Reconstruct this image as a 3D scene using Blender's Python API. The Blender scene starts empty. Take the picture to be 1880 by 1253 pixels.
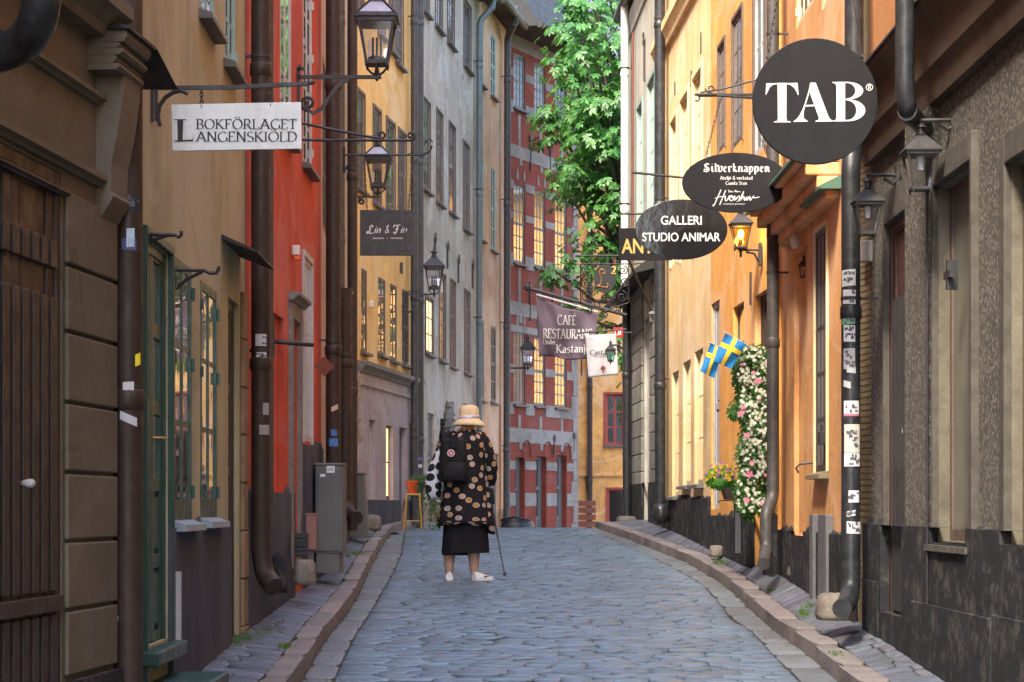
import bpy, bmesh, math, random
from mathutils import Vector, Matrix
R = math.radians
random.seed(7)
scn = bpy.context.scene
COL = scn.collection
# ---------------------------------------------------------------- camera
EYE = 1.5
F, CX, HY = 3900.0, 940.0, 931.0        # focal length, vertical axis and horizon of the 1880 x 1253 photograph
cam_d = bpy.data.cameras.new('camera'); cam = bpy.data.objects.new('camera', cam_d); COL.objects.link(cam)
cam.location = (0, 0, EYE); cam.rotation_euler = (R(90), 0, 0)
cam_d.sensor_width = 36.0; cam_d.lens = F/1880*36.0
cam_d.shift_y = (HY-626.5)/1880.0
cam_d.clip_start = .1; cam_d.clip_end = 800
scn.camera = cam
# ---------------------------------------------------------------- sky and sun
SUN_EL, SUN_AZ = 50.0, 205.0            # azimuth clockwise from +Y (looking direction) : where the sun stands
w = bpy.data.worlds.new("World"); scn.world = w; w.use_nodes = True
nt = w.node_tree; nt.nodes.clear()
sky = nt.nodes.new('ShaderNodeTexSky'); sky.sky_type = 'NISHITA'; sky.sun_disc = False
sky.sun_elevation = R(SUN_EL); sky.sun_rotation = R(SUN_AZ)
sky.air_density = 1.0; sky.dust_density = 2.2; sky.ozone_density = .6
bg = nt.nodes.new('ShaderNodeBackground'); bg.inputs[1].default_value = .15
wo = nt.nodes.new('ShaderNodeOutputWorld')
nt.links.new(sky.outputs[0], bg.inputs[0]); nt.links.new(bg.outputs[0], wo.inputs[0])
sd = bpy.data.lights.new('sun', 'SUN'); sd.energy = 1.5; sd.angle = R(12); sd.color = (1, .88, .70)
sun = bpy.data.objects.new('sun', sd); COL.objects.link(sun); sun.location = (0, 0, 30)
_az, _el = R(SUN_AZ), R(SUN_EL)
_dir = Vector((math.sin(_az)*math.cos(_el), math.cos(_az)*math.cos(_el), math.sin(_el)))
sun.rotation_euler = _dir.to_track_quat('Z', 'Y').to_euler()
scn.view_settings.view_transform = 'Standard'; scn.view_settings.look = 'None'
scn.view_settings.gamma = 1.0; scn.view_settings.exposure = 2.82
scn.render.engine = 'CYCLES'
scn.cycles.use_denoising = True
scn.cycles.max_bounces = 10; scn.cycles.diffuse_bounces = 5; scn.cycles.glossy_bounces = 4
scn.cycles.transparent_max_bounces = 12; scn.cycles.sample_clamp_indirect = 6
# ---------------------------------------------------------------- small helpers
def P(px, py, D): return Vector(((px-CX)/F*D, D, EYE+(HY-py)/F*D))
def rnd(a, b): return random.uniform(a, b)
def tag(o, label=None, cat=None, group=None, kind=None):
    if label: o['label'] = label
    if cat: o['category'] = cat
    if group: o['group'] = group
    if kind: o['kind'] = kind
    return o
def empty(name, loc, rz=0, label=None, cat=None, group=None):
    o = bpy.data.objects.new(name, None); COL.objects.link(o)
    o.location = loc; o.rotation_euler = (0, 0, rz); o.empty_display_size = .2
    return tag(o, label, cat, group)
def copy_tree(o, parent=None):
    c = o.copy(); COL.objects.link(c)
    if parent is not None: c.parent = parent
    for ch in list(o.children): copy_tree(ch, c)
    return c
class MB:
    def __init__(s): s.v = []; s.f = []; s.uv = {}
    def add(s, vs, fs, uvs=None):
        b = len(s.v); s.v += [tuple(p) for p in vs]
        for i, f in enumerate(fs):
            s.f.append([b+k for k in f])
            if uvs: s.uv[len(s.f)-1] = uvs[i]
    def box(s, x0, x1, y0, y1, z0, z1, b=0):
        if x0 > x1: x0, x1 = x1, x0
        if y0 > y1: y0, y1 = y1, y0
        if z0 > z1: z0, z1 = z1, z0
        s.add([(x0,y0,z0),(x1,y0,z0),(x1,y1,z0),(x0,y1,z0),(x0,y0,z1),(x1,y0,z1),(x1,y1,z1),(x0,y1,z1)],
              [(0,3,2,1),(4,5,6,7),(0,1,5,4),(1,2,6,5),(2,3,7,6),(3,0,4,7)])
    def quad(s, a, b, c, d): s.add([a, b, c, d], [(0,1,2,3)])
    def hexa(s, p): s.add(p, [(0,3,2,1),(4,5,6,7),(0,1,5,4),(1,2,6,5),(2,3,7,6),(3,0,4,7)])
    def prism(s, pts, vec):
        n = len(pts); vec = Vector(vec); q = [Vector(p) for p in pts]
        s.add(q+[p+vec for p in q], [tuple(range(n))[::-1], tuple(range(n, 2*n))]+[(i, (i+1) % n, n+(i+1) % n, n+i) for i in range(n)])
    def tube(s, pts, r, n=8, cap=True, sq=1.0):
        pts = [Vector(p) for p in pts]; m = len(pts)
        rs = r if isinstance(r, (list, tuple)) else [r]*m
        T = []
        for i in range(m):
            a = pts[max(0, i-1)]; b = pts[min(m-1, i+1)]; t = (b-a)
            T.append(t.normalized() if t.length > 1e-9 else Vector((0, 0, 1)))
        up = Vector((0, 0, 1)) if abs(T[0].z) < .9 else Vector((1, 0, 0))
        N = (up-T[0]*up.dot(T[0])).normalized(); vs = []
        for i in range(m):
            if i: N = (N-T[i]*N.dot(T[i])).normalized()
            B = T[i].cross(N)
            for k in range(n):
                a = 2*math.pi*(k+.5)/n
                vs.append(pts[i]+N*math.cos(a)*rs[i]+B*math.sin(a)*rs[i]*sq)
        fs = [(i*n+k, i*n+(k+1) % n, (i+1)*n+(k+1) % n, (i+1)*n+k) for i in range(m-1) for k in range(n)]
        if cap: fs += [tuple(range(n))[::-1], tuple(range((m-1)*n, m*n))]
        s.add(vs, fs)
    def lathe(s, prof, c=(0,0,0), n=16, sx=1, sy=1, rot=0):
        vs = []
        for r, z in prof:
            for k in range(n):
                a = 2*math.pi*k/n+rot
                vs.append((c[0]+r*math.cos(a)*sx, c[1]+r*math.sin(a)*sy, c[2]+z))
        m = len(prof)
        fs = [(i*n+k, i*n+(k+1) % n, (i+1)*n+(k+1) % n, (i+1)*n+k) for i in range(m-1) for k in range(n)]
        fs += [tuple(range(n))[::-1], tuple(range((m-1)*n, m*n))]
        s.add(vs, fs)
    def loft(s, rings, n=24, cap=True):
        """rings: list of lists of n points"""
        n = len(rings[0]); m = len(rings); vs = [p for r in rings for p in r]; fs = []; uvs = []
        per = [sum((Vector(r[k])-Vector(r[(k+1) % n])).length for k in range(n)) for r in rings]
        pm = sum(per)/m; h = [0]
        for i in range(1, m): h.append(h[-1]+(Vector(rings[i][0])-Vector(rings[i-1][0])).length)
        for i in range(m-1):
            for k in range(n):
                fs.append((i*n+k, i*n+(k+1) % n, (i+1)*n+(k+1) % n, (i+1)*n+k))
                uvs.append([(k/n*pm, h[i]), ((k+1)/n*pm, h[i]), ((k+1)/n*pm, h[i+1]), (k/n*pm, h[i+1])])
        if cap:
            fs += [tuple(range(n))[::-1], tuple(range((m-1)*n, m*n))]; uvs += [[(0, 0)]*n]*2
        s.add(vs, fs, uvs)
    def build(s, name, mat, parent=None, smooth=False, bevel=0, tf=None, flip=False, solid=0, sub=0):
        me = bpy.data.meshes.new(name)
        vs = [tf(p) for p in s.v] if tf else s.v
        fs = [f[::-1] for f in s.f] if flip else s.f
        me.from_pydata(vs, [], fs)
        if s.uv:
            ul = me.uv_layers.new(name='UVMap')
            for i, p in enumerate(me.polygons):
                u = s.uv.get(i)
                if u:
                    if flip: u = u[::-1]
                    for j, li in enumerate(p.loop_indices): ul.data[li].uv = u[j]
        if smooth:
            me.polygons.foreach_set('use_smooth', [True]*len(me.polygons))
            if smooth == 2:
                me.set_sharp_from_angle(angle=R(40))
        me.materials.append(mat); me.update()
        o = bpy.data.objects.new(name, me); COL.objects.link(o)
        if parent is not None: o.parent = parent
        if bevel:
            m = o.modifiers.new('bevel', 'BEVEL'); m.width = bevel; m.segments = 2; m.limit_method = 'ANGLE'; m.angle_limit = R(40)
        if solid:
            m = o.modifiers.new('solid', 'SOLIDIFY'); m.thickness = solid; m.offset = 0
        if sub:
            m = o.modifiers.new('sub', 'SUBSURF'); m.levels = sub; m.render_levels = sub
        return o
def arc(cx, cy, rx, ry, a0, a1, n=10):
    return [(cx+rx*math.cos(R(a0+(a1-a0)*i/n)), cy+ry*math.sin(R(a0+(a1-a0)*i/n))) for i in range(n+1)]
def spiral(cx, cz, r0, r1, a0, turns, n=24):
    return [(cx+(r0+(r1-r0)*i/n)*math.cos(R(a0+360*turns*i/n)), cz+(r0+(r1-r0)*i/n)*math.sin(R(a0+360*turns*i/n))) for i in range(n+1)]
# ---------------------------------------------------------------- materials
def _mk(name):
    m = bpy.data.materials.new(name); m.use_nodes = True; t = m.node_tree; t.nodes.clear()
    o = t.nodes.new('ShaderNodeOutputMaterial'); b = t.nodes.new('ShaderNodeBsdfPrincipled')
    t.links.new(b.outputs[0], o.inputs[0]); return m, t, b
def N(t, kind, **kw):
    n = t.nodes.new(kind)
    for k, v in kw.items():
        if k.startswith('i_'): n.inputs[k[2:].replace('_', ' ')].default_value = v
        else: setattr(n, k, v)
    return n
def rgba(c, k=1.0): return (c[0]*k, c[1]*k, c[2]*k, 1)
def mixc(t, a, b, fac, mode='MIX'):
    m = t.nodes.new('ShaderNodeMix'); m.data_type = 'RGBA'; m.blend_type = mode
    for s, v in ((6, a), (7, b), (0, fac)):
        if isinstance(v, bpy.types.NodeSocket): t.links.new(v, m.inputs[s])
        else: m.inputs[s].default_value = v
    return m.outputs[2]
def ramp(t, src, stops):
    r = t.nodes.new('ShaderNodeValToRGB'); e = r.color_ramp.elements
    while len(e) < len(stops): e.new(.5)
    for x, (p, c) in zip(e, stops):
        x.position = p; x.color = (c, c, c, 1) if isinstance(c, (int, float)) else rgba(c)
    t.links.new(src, r.inputs[0]); return r.outputs[0]
def noise(t, co, scale, detail=5, rough=.6, sc=(1, 1, 1), dist=0.0):
    mp = N(t, 'ShaderNodeMapping'); mp.inputs['Scale'].default_value = sc; t.links.new(co, mp.inputs[0])
    n = N(t, 'ShaderNodeTexNoise'); n.inputs['Scale'].default_value = scale; n.inputs['Detail'].default_value = detail
    n.inputs['Roughness'].default_value = rough; n.inputs['Distortion'].default_value = dist
    t.links.new(mp.outputs[0], n.inputs[0]); return n.outputs[0]
def bumpn(t, b, h, strength=.4, dist=.02, prev=None):
    n = N(t, 'ShaderNodeBump'); n.inputs['Strength'].default_value = strength; n.inputs['Distance'].default_value = dist
    t.links.new(h, n.inputs['Height'])
    if prev is not None: t.links.new(prev, n.inputs['Normal'])
    t.links.new(n.outputs[0], b.inputs['Normal']); return n.outputs[0]
_cache = {}
def plaster(name, col, col2=None, dark=.55, streak=.5, patch=.5, rough=.9, bump=.35, fine=45, wob=.03, stain=(.10, .09, .08), stain_amt=.35, pscale=.9):
    """lime plaster: large blotches, rain streaks, flaked patches, trowel bump"""
    m, t, b = _mk(name); co = N(t, 'ShaderNodeTexCoord').outputs['Object']
    c2 = col2 or tuple(x*.72 for x in col)
    n1 = ramp(t, noise(t, co, pscale, 8, .66, dist=.8), [(.40, 0), (.60, 1)])
    c = mixc(t, rgba(col), rgba(c2), n1)
    n2 = ramp(t, noise(t, co, 2.6, 6, .6, (.5, .5, .16)), [(.40, 0), (.75, 1)])
    m2 = N(t, 'ShaderNodeMath', operation='MULTIPLY'); t.links.new(n2, m2.inputs[0]); m2.inputs[1].default_value = streak
    c = mixc(t, c, rgba(tuple(x*dark for x in c2)), m2.outputs[0])
    n3 = ramp(t, noise(t, co, 7.5, 8, .72), [(.50, 0), (.62, 1)])
    m3 = N(t, 'ShaderNodeMath', operation='MULTIPLY'); t.links.new(n3, m3.inputs[0]); m3.inputs[1].default_value = stain_amt
    c = mixc(t, c, rgba(tuple(.5*a+.5*s for a, s in zip(c2, stain))), m3.outputs[0])
    # pale and dark repair patches, then hairline cracks
    n5 = ramp(t, noise(t, co, .55, 7, .7, (1, 1, 1.3), 1.2), [(.52, 0), (.56, .5)]); c = mixc(t, c, rgba(tuple(.62*x+.38*(sum(col)/3)*1.15 for x in col)), n5)
    wv = N(t, 'ShaderNodeTexVoronoi', feature='DISTANCE_TO_EDGE'); wv.inputs['Scale'].default_value = .75
    wd = mixc(t, co, N(t, 'ShaderNodeTexNoise', i_Scale=2.2, i_Detail=6).outputs[1], .35, 'ADD'); t.links.new(wd, wv.inputs[0])
    ck = ramp(t, wv.outputs[0], [(.0, 1), (.006, 0)]); ckm = N(t, 'ShaderNodeMath', operation='MULTIPLY'); t.links.new(ck, ckm.inputs[0]); t.links.new(ramp(t, noise(t, co, .8, 2), [(.5, 0), (.6, .6)]), ckm.inputs[1])
    c = mixc(t, c, rgba(tuple(x*.3 for x in c2)), ckm.outputs[0])
    n4 = ramp(t, noise(t, co, 26, 4, .6), [(.3, .86), (.7, 1.08)])
    c = mixc(t, c, n4, patch, 'MULTIPLY')
    t.links.new(c, b.inputs['Base Color']); b.inputs['Roughness'].default_value = rough; b.inputs['Specular IOR Level'].default_value = .2
    p = bumpn(t, b, noise(t, co, 1.3, 3, .5), .55, wob)
    p = bumpn(t, b, noise(t, co, fine, 6, .7), bump, .006, p)
    return m
def stone(name, col, col2, scale=20, rough=.85, bump=.5, speck=.0, speckc=(.7, .68, .62), island=.0, spec=.3, bs=60, bd=.006, blotch=2.0, moss=0):
    m, t, b = _mk(name); co = N(t, 'ShaderNodeTexCoord').outputs['Object']
    c = mixc(t, rgba(col), rgba(col2), ramp(t, noise(t, co, scale, 7, .7), [(.35, 0), (.65, 1)]))
    c = mixc(t, c, ramp(t, noise(t, co, blotch, 5, .6), [(.3, .65), (.7, 1.15)]), .8, 'MULTIPLY')
    if island:
        g = N(t, 'ShaderNodeNewGeometry').outputs['Random Per Island']
        c = mixc(t, c, ramp(t, g, [(0, 1-island), (1, 1+island)]), 1.0, 'MULTIPLY')
        wn = N(t, 'ShaderNodeTexWhiteNoise', noise_dimensions='1D'); t.links.new(g, wn.inputs['W'])
        c = mixc(t, c, mixc(t, wn.outputs[1], (.5, .5, .5, 1), .78), island*1.2, 'OVERLAY')
    if speck:
        v = N(t, 'ShaderNodeTexVoronoi'); v.inputs['Scale'].default_value = 62; t.links.new(co, v.inputs[0])
        sp = ramp(t, v.outputs[1], [(.55, 0), (.8, 1)])
        m3 = N(t, 'ShaderNodeMath', operation='MULTIPLY'); t.links.new(sp, m3.inputs[0]); m3.inputs[1].default_value = speck
        c = mixc(t, c, rgba(speckc), m3.outputs[0])
    if moss:
        c = mixc(t, c, (.05, .085, .02, 1), ramp(t, noise(t, co, 2.5, 6, .7), [(.55, 0), (.66, moss)]))
    t.links.new(c, b.inputs['Base Color']); b.inputs['Specular IOR Level'].default_value = spec
    rr = ramp(t, noise(t, co, 9, 4), [(.3, rough*.8), (.7, min(1, rough*1.15))]); t.links.new(rr, b.inputs['Roughness'])
    p = bumpn(t, b, noise(t, co, bs*.2, 4, .6), bump*.8, bd*3)
    bumpn(t, b, noise(t, co, bs, 7, .75), bump, bd, p)
    return m
def paint(name, col, rough=.45, metal=0.0, wear=.3, wearc=None, scale=14, bump=.15, spec=.5, streak=.3):
    m, t, b = _mk(name); co = N(t, 'ShaderNodeTexCoord').outputs['Object']
    wc = wearc or tuple(min(1, x*1.7+.01) for x in col)
    c = mixc(t, rgba(col), rgba(wc), ramp(t, noise(t, co, scale, 8, .75), [(.48, 0), (.70, wear)]))
    c = mixc(t, c, rgba(tuple(x*.45 for x in col)), ramp(t, noise(t, co, 5, 5, .6, (3, 3, .3)), [(.45, 0), (.75, streak)]))
    t.links.new(c, b.inputs['Base Color']); b.inputs['Metallic'].default_value = metal; b.inputs['Specular IOR Level'].default_value = spec
    t.links.new(ramp(t, noise(t, co, 11, 5), [(.3, rough*.75), (.7, min(1, rough*1.35))]), b.inputs['Roughness'])
    p = bumpn(t, b, noise(t, co, 5, 3, .6), min(1, bump*2), .012)
    bumpn(t, b, noise(t, co, 30, 5, .7), bump, .004, p)
    return m
def flat(name, col, rough=.6, spec=.4, emis=0, ecol=None):
    k = (name,)
    if k in _cache: return _cache[k]
    m, t, b = _mk(name); co = N(t, 'ShaderNodeTexCoord').outputs['Object']
    c = mixc(t, rgba(col), rgba(col, .8), ramp(t, noise(t, co, 12, 5), [(.4, 0), (.7, .5)]))
    t.links.new(c, b.inputs['Base Color']); b.inputs['Roughness'].default_value = rough; b.inputs['Specular IOR Level'].default_value = spec
    if emis:
        b.inputs['Emission Color'].default_value = rgba(ecol or col); b.inputs['Emission Strength'].default_value = emis
    _cache[k] = m; return m
def pane_mat(name, col=(.03, .035, .04), wav=.25, inner=None, base=.22):
    """old window glass seen from outside: dark room behind, wavy mirror in front"""
    m, t, b = _mk(name); co = N(t, 'ShaderNodeTexCoord').outputs['Object']
    c2 = inner or tuple(x*2.5 for x in col)
    c = mixc(t, rgba(col), rgba(c2), ramp(t, noise(t, co, 1.7, 3, .5, (1, 1, .5)), [(.42, 0), (.6, 1)]))
    t.links.new(c, b.inputs['Base Color']); b.inputs['Roughness'].default_value = .3; b.inputs['Specular IOR Level'].default_value = .2
    g = t.nodes.new('ShaderNodeBsdfGlossy'); g.inputs['Roughness'].default_value = .015; g.inputs[0].default_value = (.93, .96, .95, 1)
    bn = N(t, 'ShaderNodeBump'); bn.inputs['Strength'].default_value = wav; bn.inputs['Distance'].default_value = .006
    t.links.new(noise(t, co, 3.0, 2, .4), bn.inputs['Height']); t.links.new(bn.outputs[0], g.inputs['Normal'])
    fr = N(t, 'ShaderNodeFresnel'); fr.inputs[0].default_value = 1.6; t.links.new(bn.outputs[0], fr.inputs['Normal'])
    ad = N(t, 'ShaderNodeMath', operation='ADD'); ad.use_clamp = True; t.links.new(fr.outputs[0], ad.inputs[0]); ad.inputs[1].default_value = base
    mx = t.nodes.new('ShaderNodeMixShader'); t.links.new(ad.outputs[0], mx.inputs[0]); t.links.new(b.outputs[0], mx.inputs[1]); t.links.new(g.outputs[0], mx.inputs[2])
    t.links.new(mx.outputs[0], [n for n in t.nodes if n.type == 'OUTPUT_MATERIAL'][0].inputs[0])
    return m
def lamp_glass(name, tint=(1, 1, 1), fac=.16):
    m = bpy.data.materials.new(name); m.use_nodes = True; t = m.node_tree; t.nodes.clear()
    o = t.nodes.new('ShaderNodeOutputMaterial'); mx = t.nodes.new('ShaderNodeMixShader')
    a = t.nodes.new('ShaderNodeBsdfTransparent'); g = t.nodes.new('ShaderNodeBsdfGlossy')
    a.inputs[0].default_value = rgba(tint); g.inputs['Roughness'].default_value = .06; g.inputs[0].default_value = (.95, .95, 1, 1)
    co = N(t, 'ShaderNodeTexCoord').outputs['Object']
    t.links.new(ramp(t, noise(t, co, 14, 3), [(.3, fac*.6), (.7, fac*1.6)]), mx.inputs[0])
    t.links.new(a.outputs[0], mx.inputs[1]); t.links.new(g.outputs[0], mx.inputs[2]); t.links.new(mx.outputs[0], o.inputs[0])
    return m
def leafmat(name, col, col2, trans=.35, rough=.5):
    m = bpy.data.materials.new(name); m.use_nodes = True; t = m.node_tree; t.nodes.clear()
    o = t.nodes.new('ShaderNodeOutputMaterial'); mx = t.nodes.new('ShaderNodeMixShader')
    b = t.nodes.new('ShaderNodeBsdfPrincipled'); tr = t.nodes.new('ShaderNodeBsdfTranslucent')
    g = N(t, 'ShaderNodeNewGeometry').outputs['Random Per Island']
    c = mixc(t, rgba(col), rgba(col2), g)
    co = N(t, 'ShaderNodeTexCoord').outputs['Object']
    c = mixc(t, c, ramp(t, noise(t, co, 1.2, 4), [(.35, .75), (.65, 1.2)]), .8, 'MULTIPLY')
    t.links.new(c, b.inputs['Base Color']); b.inputs['Roughness'].default_value = rough; b.inputs['Specular IOR Level'].default_value = .35
    t.links.new(mixc(t, c, (1.3, 1.5, .6, 1), 1.0, 'MULTIPLY'), tr.inputs[0]); mx.inputs[0].default_value = trans
    t.links.new(b.outputs[0], mx.inputs[1]); t.links.new(tr.outputs[0], mx.inputs[2]); t.links.new(mx.outputs[0], o.inputs[0])
    return m
IRON = paint('black_iron', (.022, .021, .024), .5, .0, .25, (.07, .06, .055), 30)
IRON2 = paint('dark_brown_iron', (.035, .03, .032), .5, .0, .3, (.09, .075, .07), 30)
PANE = pane_mat('window_glass')
PANE_PALE = pane_mat('window_glass_pale', (.10, .12, .13), .2, inner=(.35, .36, .36))
PANE_MID = pane_mat('window_glass_dull', (.07, .075, .065), .2, inner=(.13, .13, .11), base=-.02)
PANE_DARK = pane_mat('window_glass_dark', (.012, .012, .014), .15)
PANE_CURT = pane_mat('window_glass_curtained', (.12, .10, .08), .3, inner=(.45, .40, .32))
PANE_LIT = flat('lit_window_glass', (.8, .65, .4), .3, .5, .30, (1, .66, .25))
# ---------------------------------------------------------------- facades: local x along the wall, y out of the wall, z up
def roadz(Y):
    if Y < 29: return .04*Y
    if Y < 33: return 1.16+.04*(Y-29)-.0118*(Y-29)**2
    return 1.131-.054*(Y-33)
class Facade:
    def __init__(s, name, label, x0, D0, x1, D1, side, top, mat, zb=-.6, near=0.0, depth=5.0, cat='building', far=0.0, body=True):
        s.a = Vector(((x0-CX)/F*D0, D0)); s.b = Vector(((x1-CX)/F*D1, D1))
        s.d = (s.b-s.a).normalized(); s.L = (s.b-s.a).length; s.side = side; s.zb = zb; s.top = top; s.mat = mat
        s.n = Vector((s.d.y, -s.d.x)) if side < 0 else Vector((-s.d.y, s.d.x))    # out of the wall, to the street
        s.u0 = -near; s.u1 = s.L+far; s.depth = depth; s.holes = []; s.body = body
        s.e = empty(name, (s.a.x, s.a.y, zb), math.atan2(s.d.y, s.d.x), label, cat)
    def uv(s, px, py=None, w=0.0):
        o = s.a+s.n*w; k = (px-CX)/F          # X = k*Y
        u = (k*o.y-o.x)/(s.d.x-k*s.d.y); Y = o.y+s.d.y*u
        return u, (None if py is None else EYE+(HY-py)/F*Y)
    def u(s, px, w=0): return s.uv(px, None, w)[0]
    def v(s, px, py, w=0): return s.uv(px, py, w)[1]
    def tf(s, p): return (p[0], s.side*p[1], p[2]-s.zb)
    def world(s, u, w, v):
        q = s.a+s.d*u+s.n*w; return Vector((q.x, q.y, v))
    def put(s, mb, name, mat, parent=None, smooth=False, bevel=0, **k):
        return mb.build(name, mat, parent or s.e, smooth, bevel, tf=s.tf, flip=s.side < 0, **k)
    def grid(s, mb, u0, u1, v0, v1, w, w_in=None, edge=None):
        hs = [h for h in s.holes if h[0] < u1 and h[1] > u0 and h[2] < v1 and h[3] > v0]
        us = sorted({u0, u1} | {min(max(x, u0), u1) for h in hs for x in h[:2]})
        vs = sorted({v0, v1} | {min(max(x, v0), v1) for h in hs for x in h[2:4]})
        for i in range(len(us)-1):
            for j in range(len(vs)-1):
                cu, cv = (us[i]+us[i+1])/2, (vs[j]+vs[j+1])/2
                if any(h[0] < cu < h[1] and h[2] < cv < h[3] for h in hs): continue
                mb.quad((us[i], w, vs[j]), (us[i], w, vs[j+1]), (us[i+1], w, vs[j+1]), (us[i+1], w, vs[j]))
        for h in hs:
            a, b = max(h[0], u0), min(h[1], u1); c, d = max(h[2], v0), min(h[3], v1); wi = -h[4] if w_in is None else w_in
            if h[0] >= u0: mb.quad((a, w, c), (a, w, d), (a, wi, d), (a, wi, c))
            if h[1] <= u1: mb.quad((b, w, c), (b, wi, c), (b, wi, d), (b, w, d))
            if h[3] <= v1: mb.quad((a, w, d), (b, w, d), (b, wi, d), (a, wi, d))
            if h[2] >= v0: mb.quad((a, w, c), (a, wi, c), (b, wi, c), (b, w, c))
        if edge is not None:
            mb.quad((u0, w, v1), (u0, edge, v1), (u1, edge, v1), (u1, w, v1))
            mb.quad((u0, w, v0), (u0, edge, v0), (u0, edge, v1), (u0, w, v1)); mb.quad((u1, w, v0), (u1, w, v1), (u1, edge, v1), (u1, edge, v0))
    def finish(s):
        mb = MB(); s.grid(mb, s.u0, s.u1, s.zb, s.top, 0)
        d = -s.depth; a, b, z, t = s.u0, s.u1, s.zb, s.top
        if s.body:
            mb.quad((a, 0, z), (a, d, z), (a, d, t), (a, 0, t)); mb.quad((b, 0, z), (b, 0, t), (b, d, t), (b, d, z))
            mb.quad((a, d, z), (b, d, z), (b, d, t), (a, d, t)); mb.quad((a, 0, t), (a, d, t), (b, d, t), (b, 0, t))
        return s.put(mb, 'wall', s.mat)
    def plinth(s, x0, x1, y, mat, w=.025, xr=None, u0=None, u1=None, ragged=True):
        v = s.v(xr if xr is not None else x0, y); ua = s.u(x0) if u0 is None else u0; ub = s.u(x1) if u1 is None else u1
        if ua > ub: ua, ub = ub, ua
        mb = MB(); n = max(2, int((ub-ua)/.35)); s.grid(mb, ua, ub, s.zb, v, w, w_in=0, edge=0)
        if ragged:      # uneven upper edge of the painted or weathered base
            x = ua; hgt = .02; rr = random.Random(int(abs(ua)*97)+int(v*31))
            while x < ub-.03:
                n_ = min(ub, x+rr.uniform(.03, .06)); h0_ = hgt; hgt = max(.003, min(.055, hgt+rr.uniform(-.016, .016)))
                if not any(h[0]-.02 < (x+n_)/2 < h[1]+.02 and h[3] > v-.02 and h[2] < v+.15 for h in s.holes):
                    mb.hexa([(x, .0, v-.01), (n_, .0, v-.01), (n_, w*.8, v-.01), (x, w*.8, v-.01), (x, 0, v+h0_), (n_, 0, v+hgt), (n_, .004, v+hgt), (x, .004, v+h0_)])
                x = n_
        s.put(mb, 'plinth', mat)
    def band(s, x0, x1, yt, yb, mat, w=.06, name='cornice', xr=None, prof=None, skip=True, u0=None, u1=None):
        xr = x0 if xr is None else xr
        vt, vb = s.v(xr, yt), s.v(xr, yb); ua = s.u(x0) if u0 is None else u0; ub = s.u(x1) if u1 is None else u1
        if ua > ub: ua, ub = ub, ua
        prof = prof or [(0, 0), (.45, 0), (.55, .25), (.8, .5), (1, .62), (1, 1), (0, 1)]
        mb = MB(); pts = [(ua, -.004 if p[0] == 0 else p[0]*w, vb+(vt-vb)*p[1]) for p in prof]
        mb.prism(pts, (ub-ua, 0, 0)); return s.put(mb, name, mat)
    def slab(s, x0, x1, yt, yb, mat, w=.012, name='stone_band', xr=None):
        xr = x0 if xr is None else xr; vt, vb = s.v(xr, yt), s.v(xr, yb); mb = MB(); a, b = sorted((s.u(x0), s.u(x1)))
        mb.box(a, b, -.02, w, vb, vt); return s.put(mb, name, mat)
    def window(s, x0, x1, yt, yb, cols=2, rows=4, rec=.06, fr=.045, bar=.022, mat=None, pane=None, xr=None, sill=True, sillmat=None,
               casing=None, cw=.08, transom=None, name='window', sub='pane', hinges=False, panel=0, pd=.010, reveal=None):
        xr = x0 if xr is None else xr
        u0, u1 = sorted((s.u(x0), s.u(x1))); vt, vb = s.v(xr, yt), s.v(xr, yb)
        s.holes.append((u0, u1, vb, vt, rec+.03))
        mb = MB(); a, b, c, d = u0-.004, u1+.004, vb-.004, vt+.004; w0, w1 = -rec-.045, -rec+.01
        mb.box(a, a+fr, w0, w1, c, d); mb.box(b-fr, b, w0, w1, c, d)
        mb.box(a+fr, b-fr, w0, w1-.002, d-fr, d); mb.box(a+fr, b-fr, w0, w1-.002, c, c+fr*(1.3+panel))
        ia, ib, ic, id_ = a+fr, b-fr, c+fr*(1.3+panel), d-fr
        for k in range(1, cols):
            u = ia+(ib-ia)*k/cols; t = bar*(1.7 if (cols % 2 == 0 and k == cols//2) else 1)
            mb.box(u-t/2, u+t/2, w0+.004, w1-.004, ic, id_)
        tr = transom
        for k in range(1, rows):
            v = ic+(id_-ic)*k/rows; t = bar*(2.2 if tr == k else 1)
            mb.box(ia, ib, w0+.006, w1-.008, v-t/2, v+t/2)
        if hinges:
            for q in (.12, .62, .9):
                v = c+(d-c)*q; mb.box(b-.010, b+.010, w1-.002, w1+.016, v-.035, v+.035); mb.box(a-.010, a+.010, w1-.002, w1+.014, v-.03, v+.03)
        fo = s.put(mb, name, mat or FRAME_GREY)
        pb = MB(); pb.box(ia-.01, ib+.01, w1-pd-.006, w1-pd, ic-.01, id_+.01); s.put(pb, sub, pane or PANE, fo)
        if sill:
            sb = MB(); sb.prism([(u0-.05, -rec+.008, vb-.012), (u0-.05, -rec+.008, vb+.012), (u0-.05, .075, vb-.012), (u0-.05, .078, vb-.045), (u0-.05, .002, vb-.045)], (u1-u0+.1, 0, 0))
            s.put(sb, 'sill', sillmat or SILL, fo)
        if reveal: s.lining(u0, u1, vb, vt, rec, reveal, fo)
        if casing:
            cb = MB()
            for (p, q, r, t) in ((u0-cw, u0-.001, vb-.02, vt+cw), (u1+.001, u1+cw, vb-.02, vt+cw), (u0-.001, u1+.001, vt+.001, vt+cw)):
                cb.box(p, q, -.01, .018, r, t)
            s.put(cb, 'casing', casing, fo)
        return fo
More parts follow.
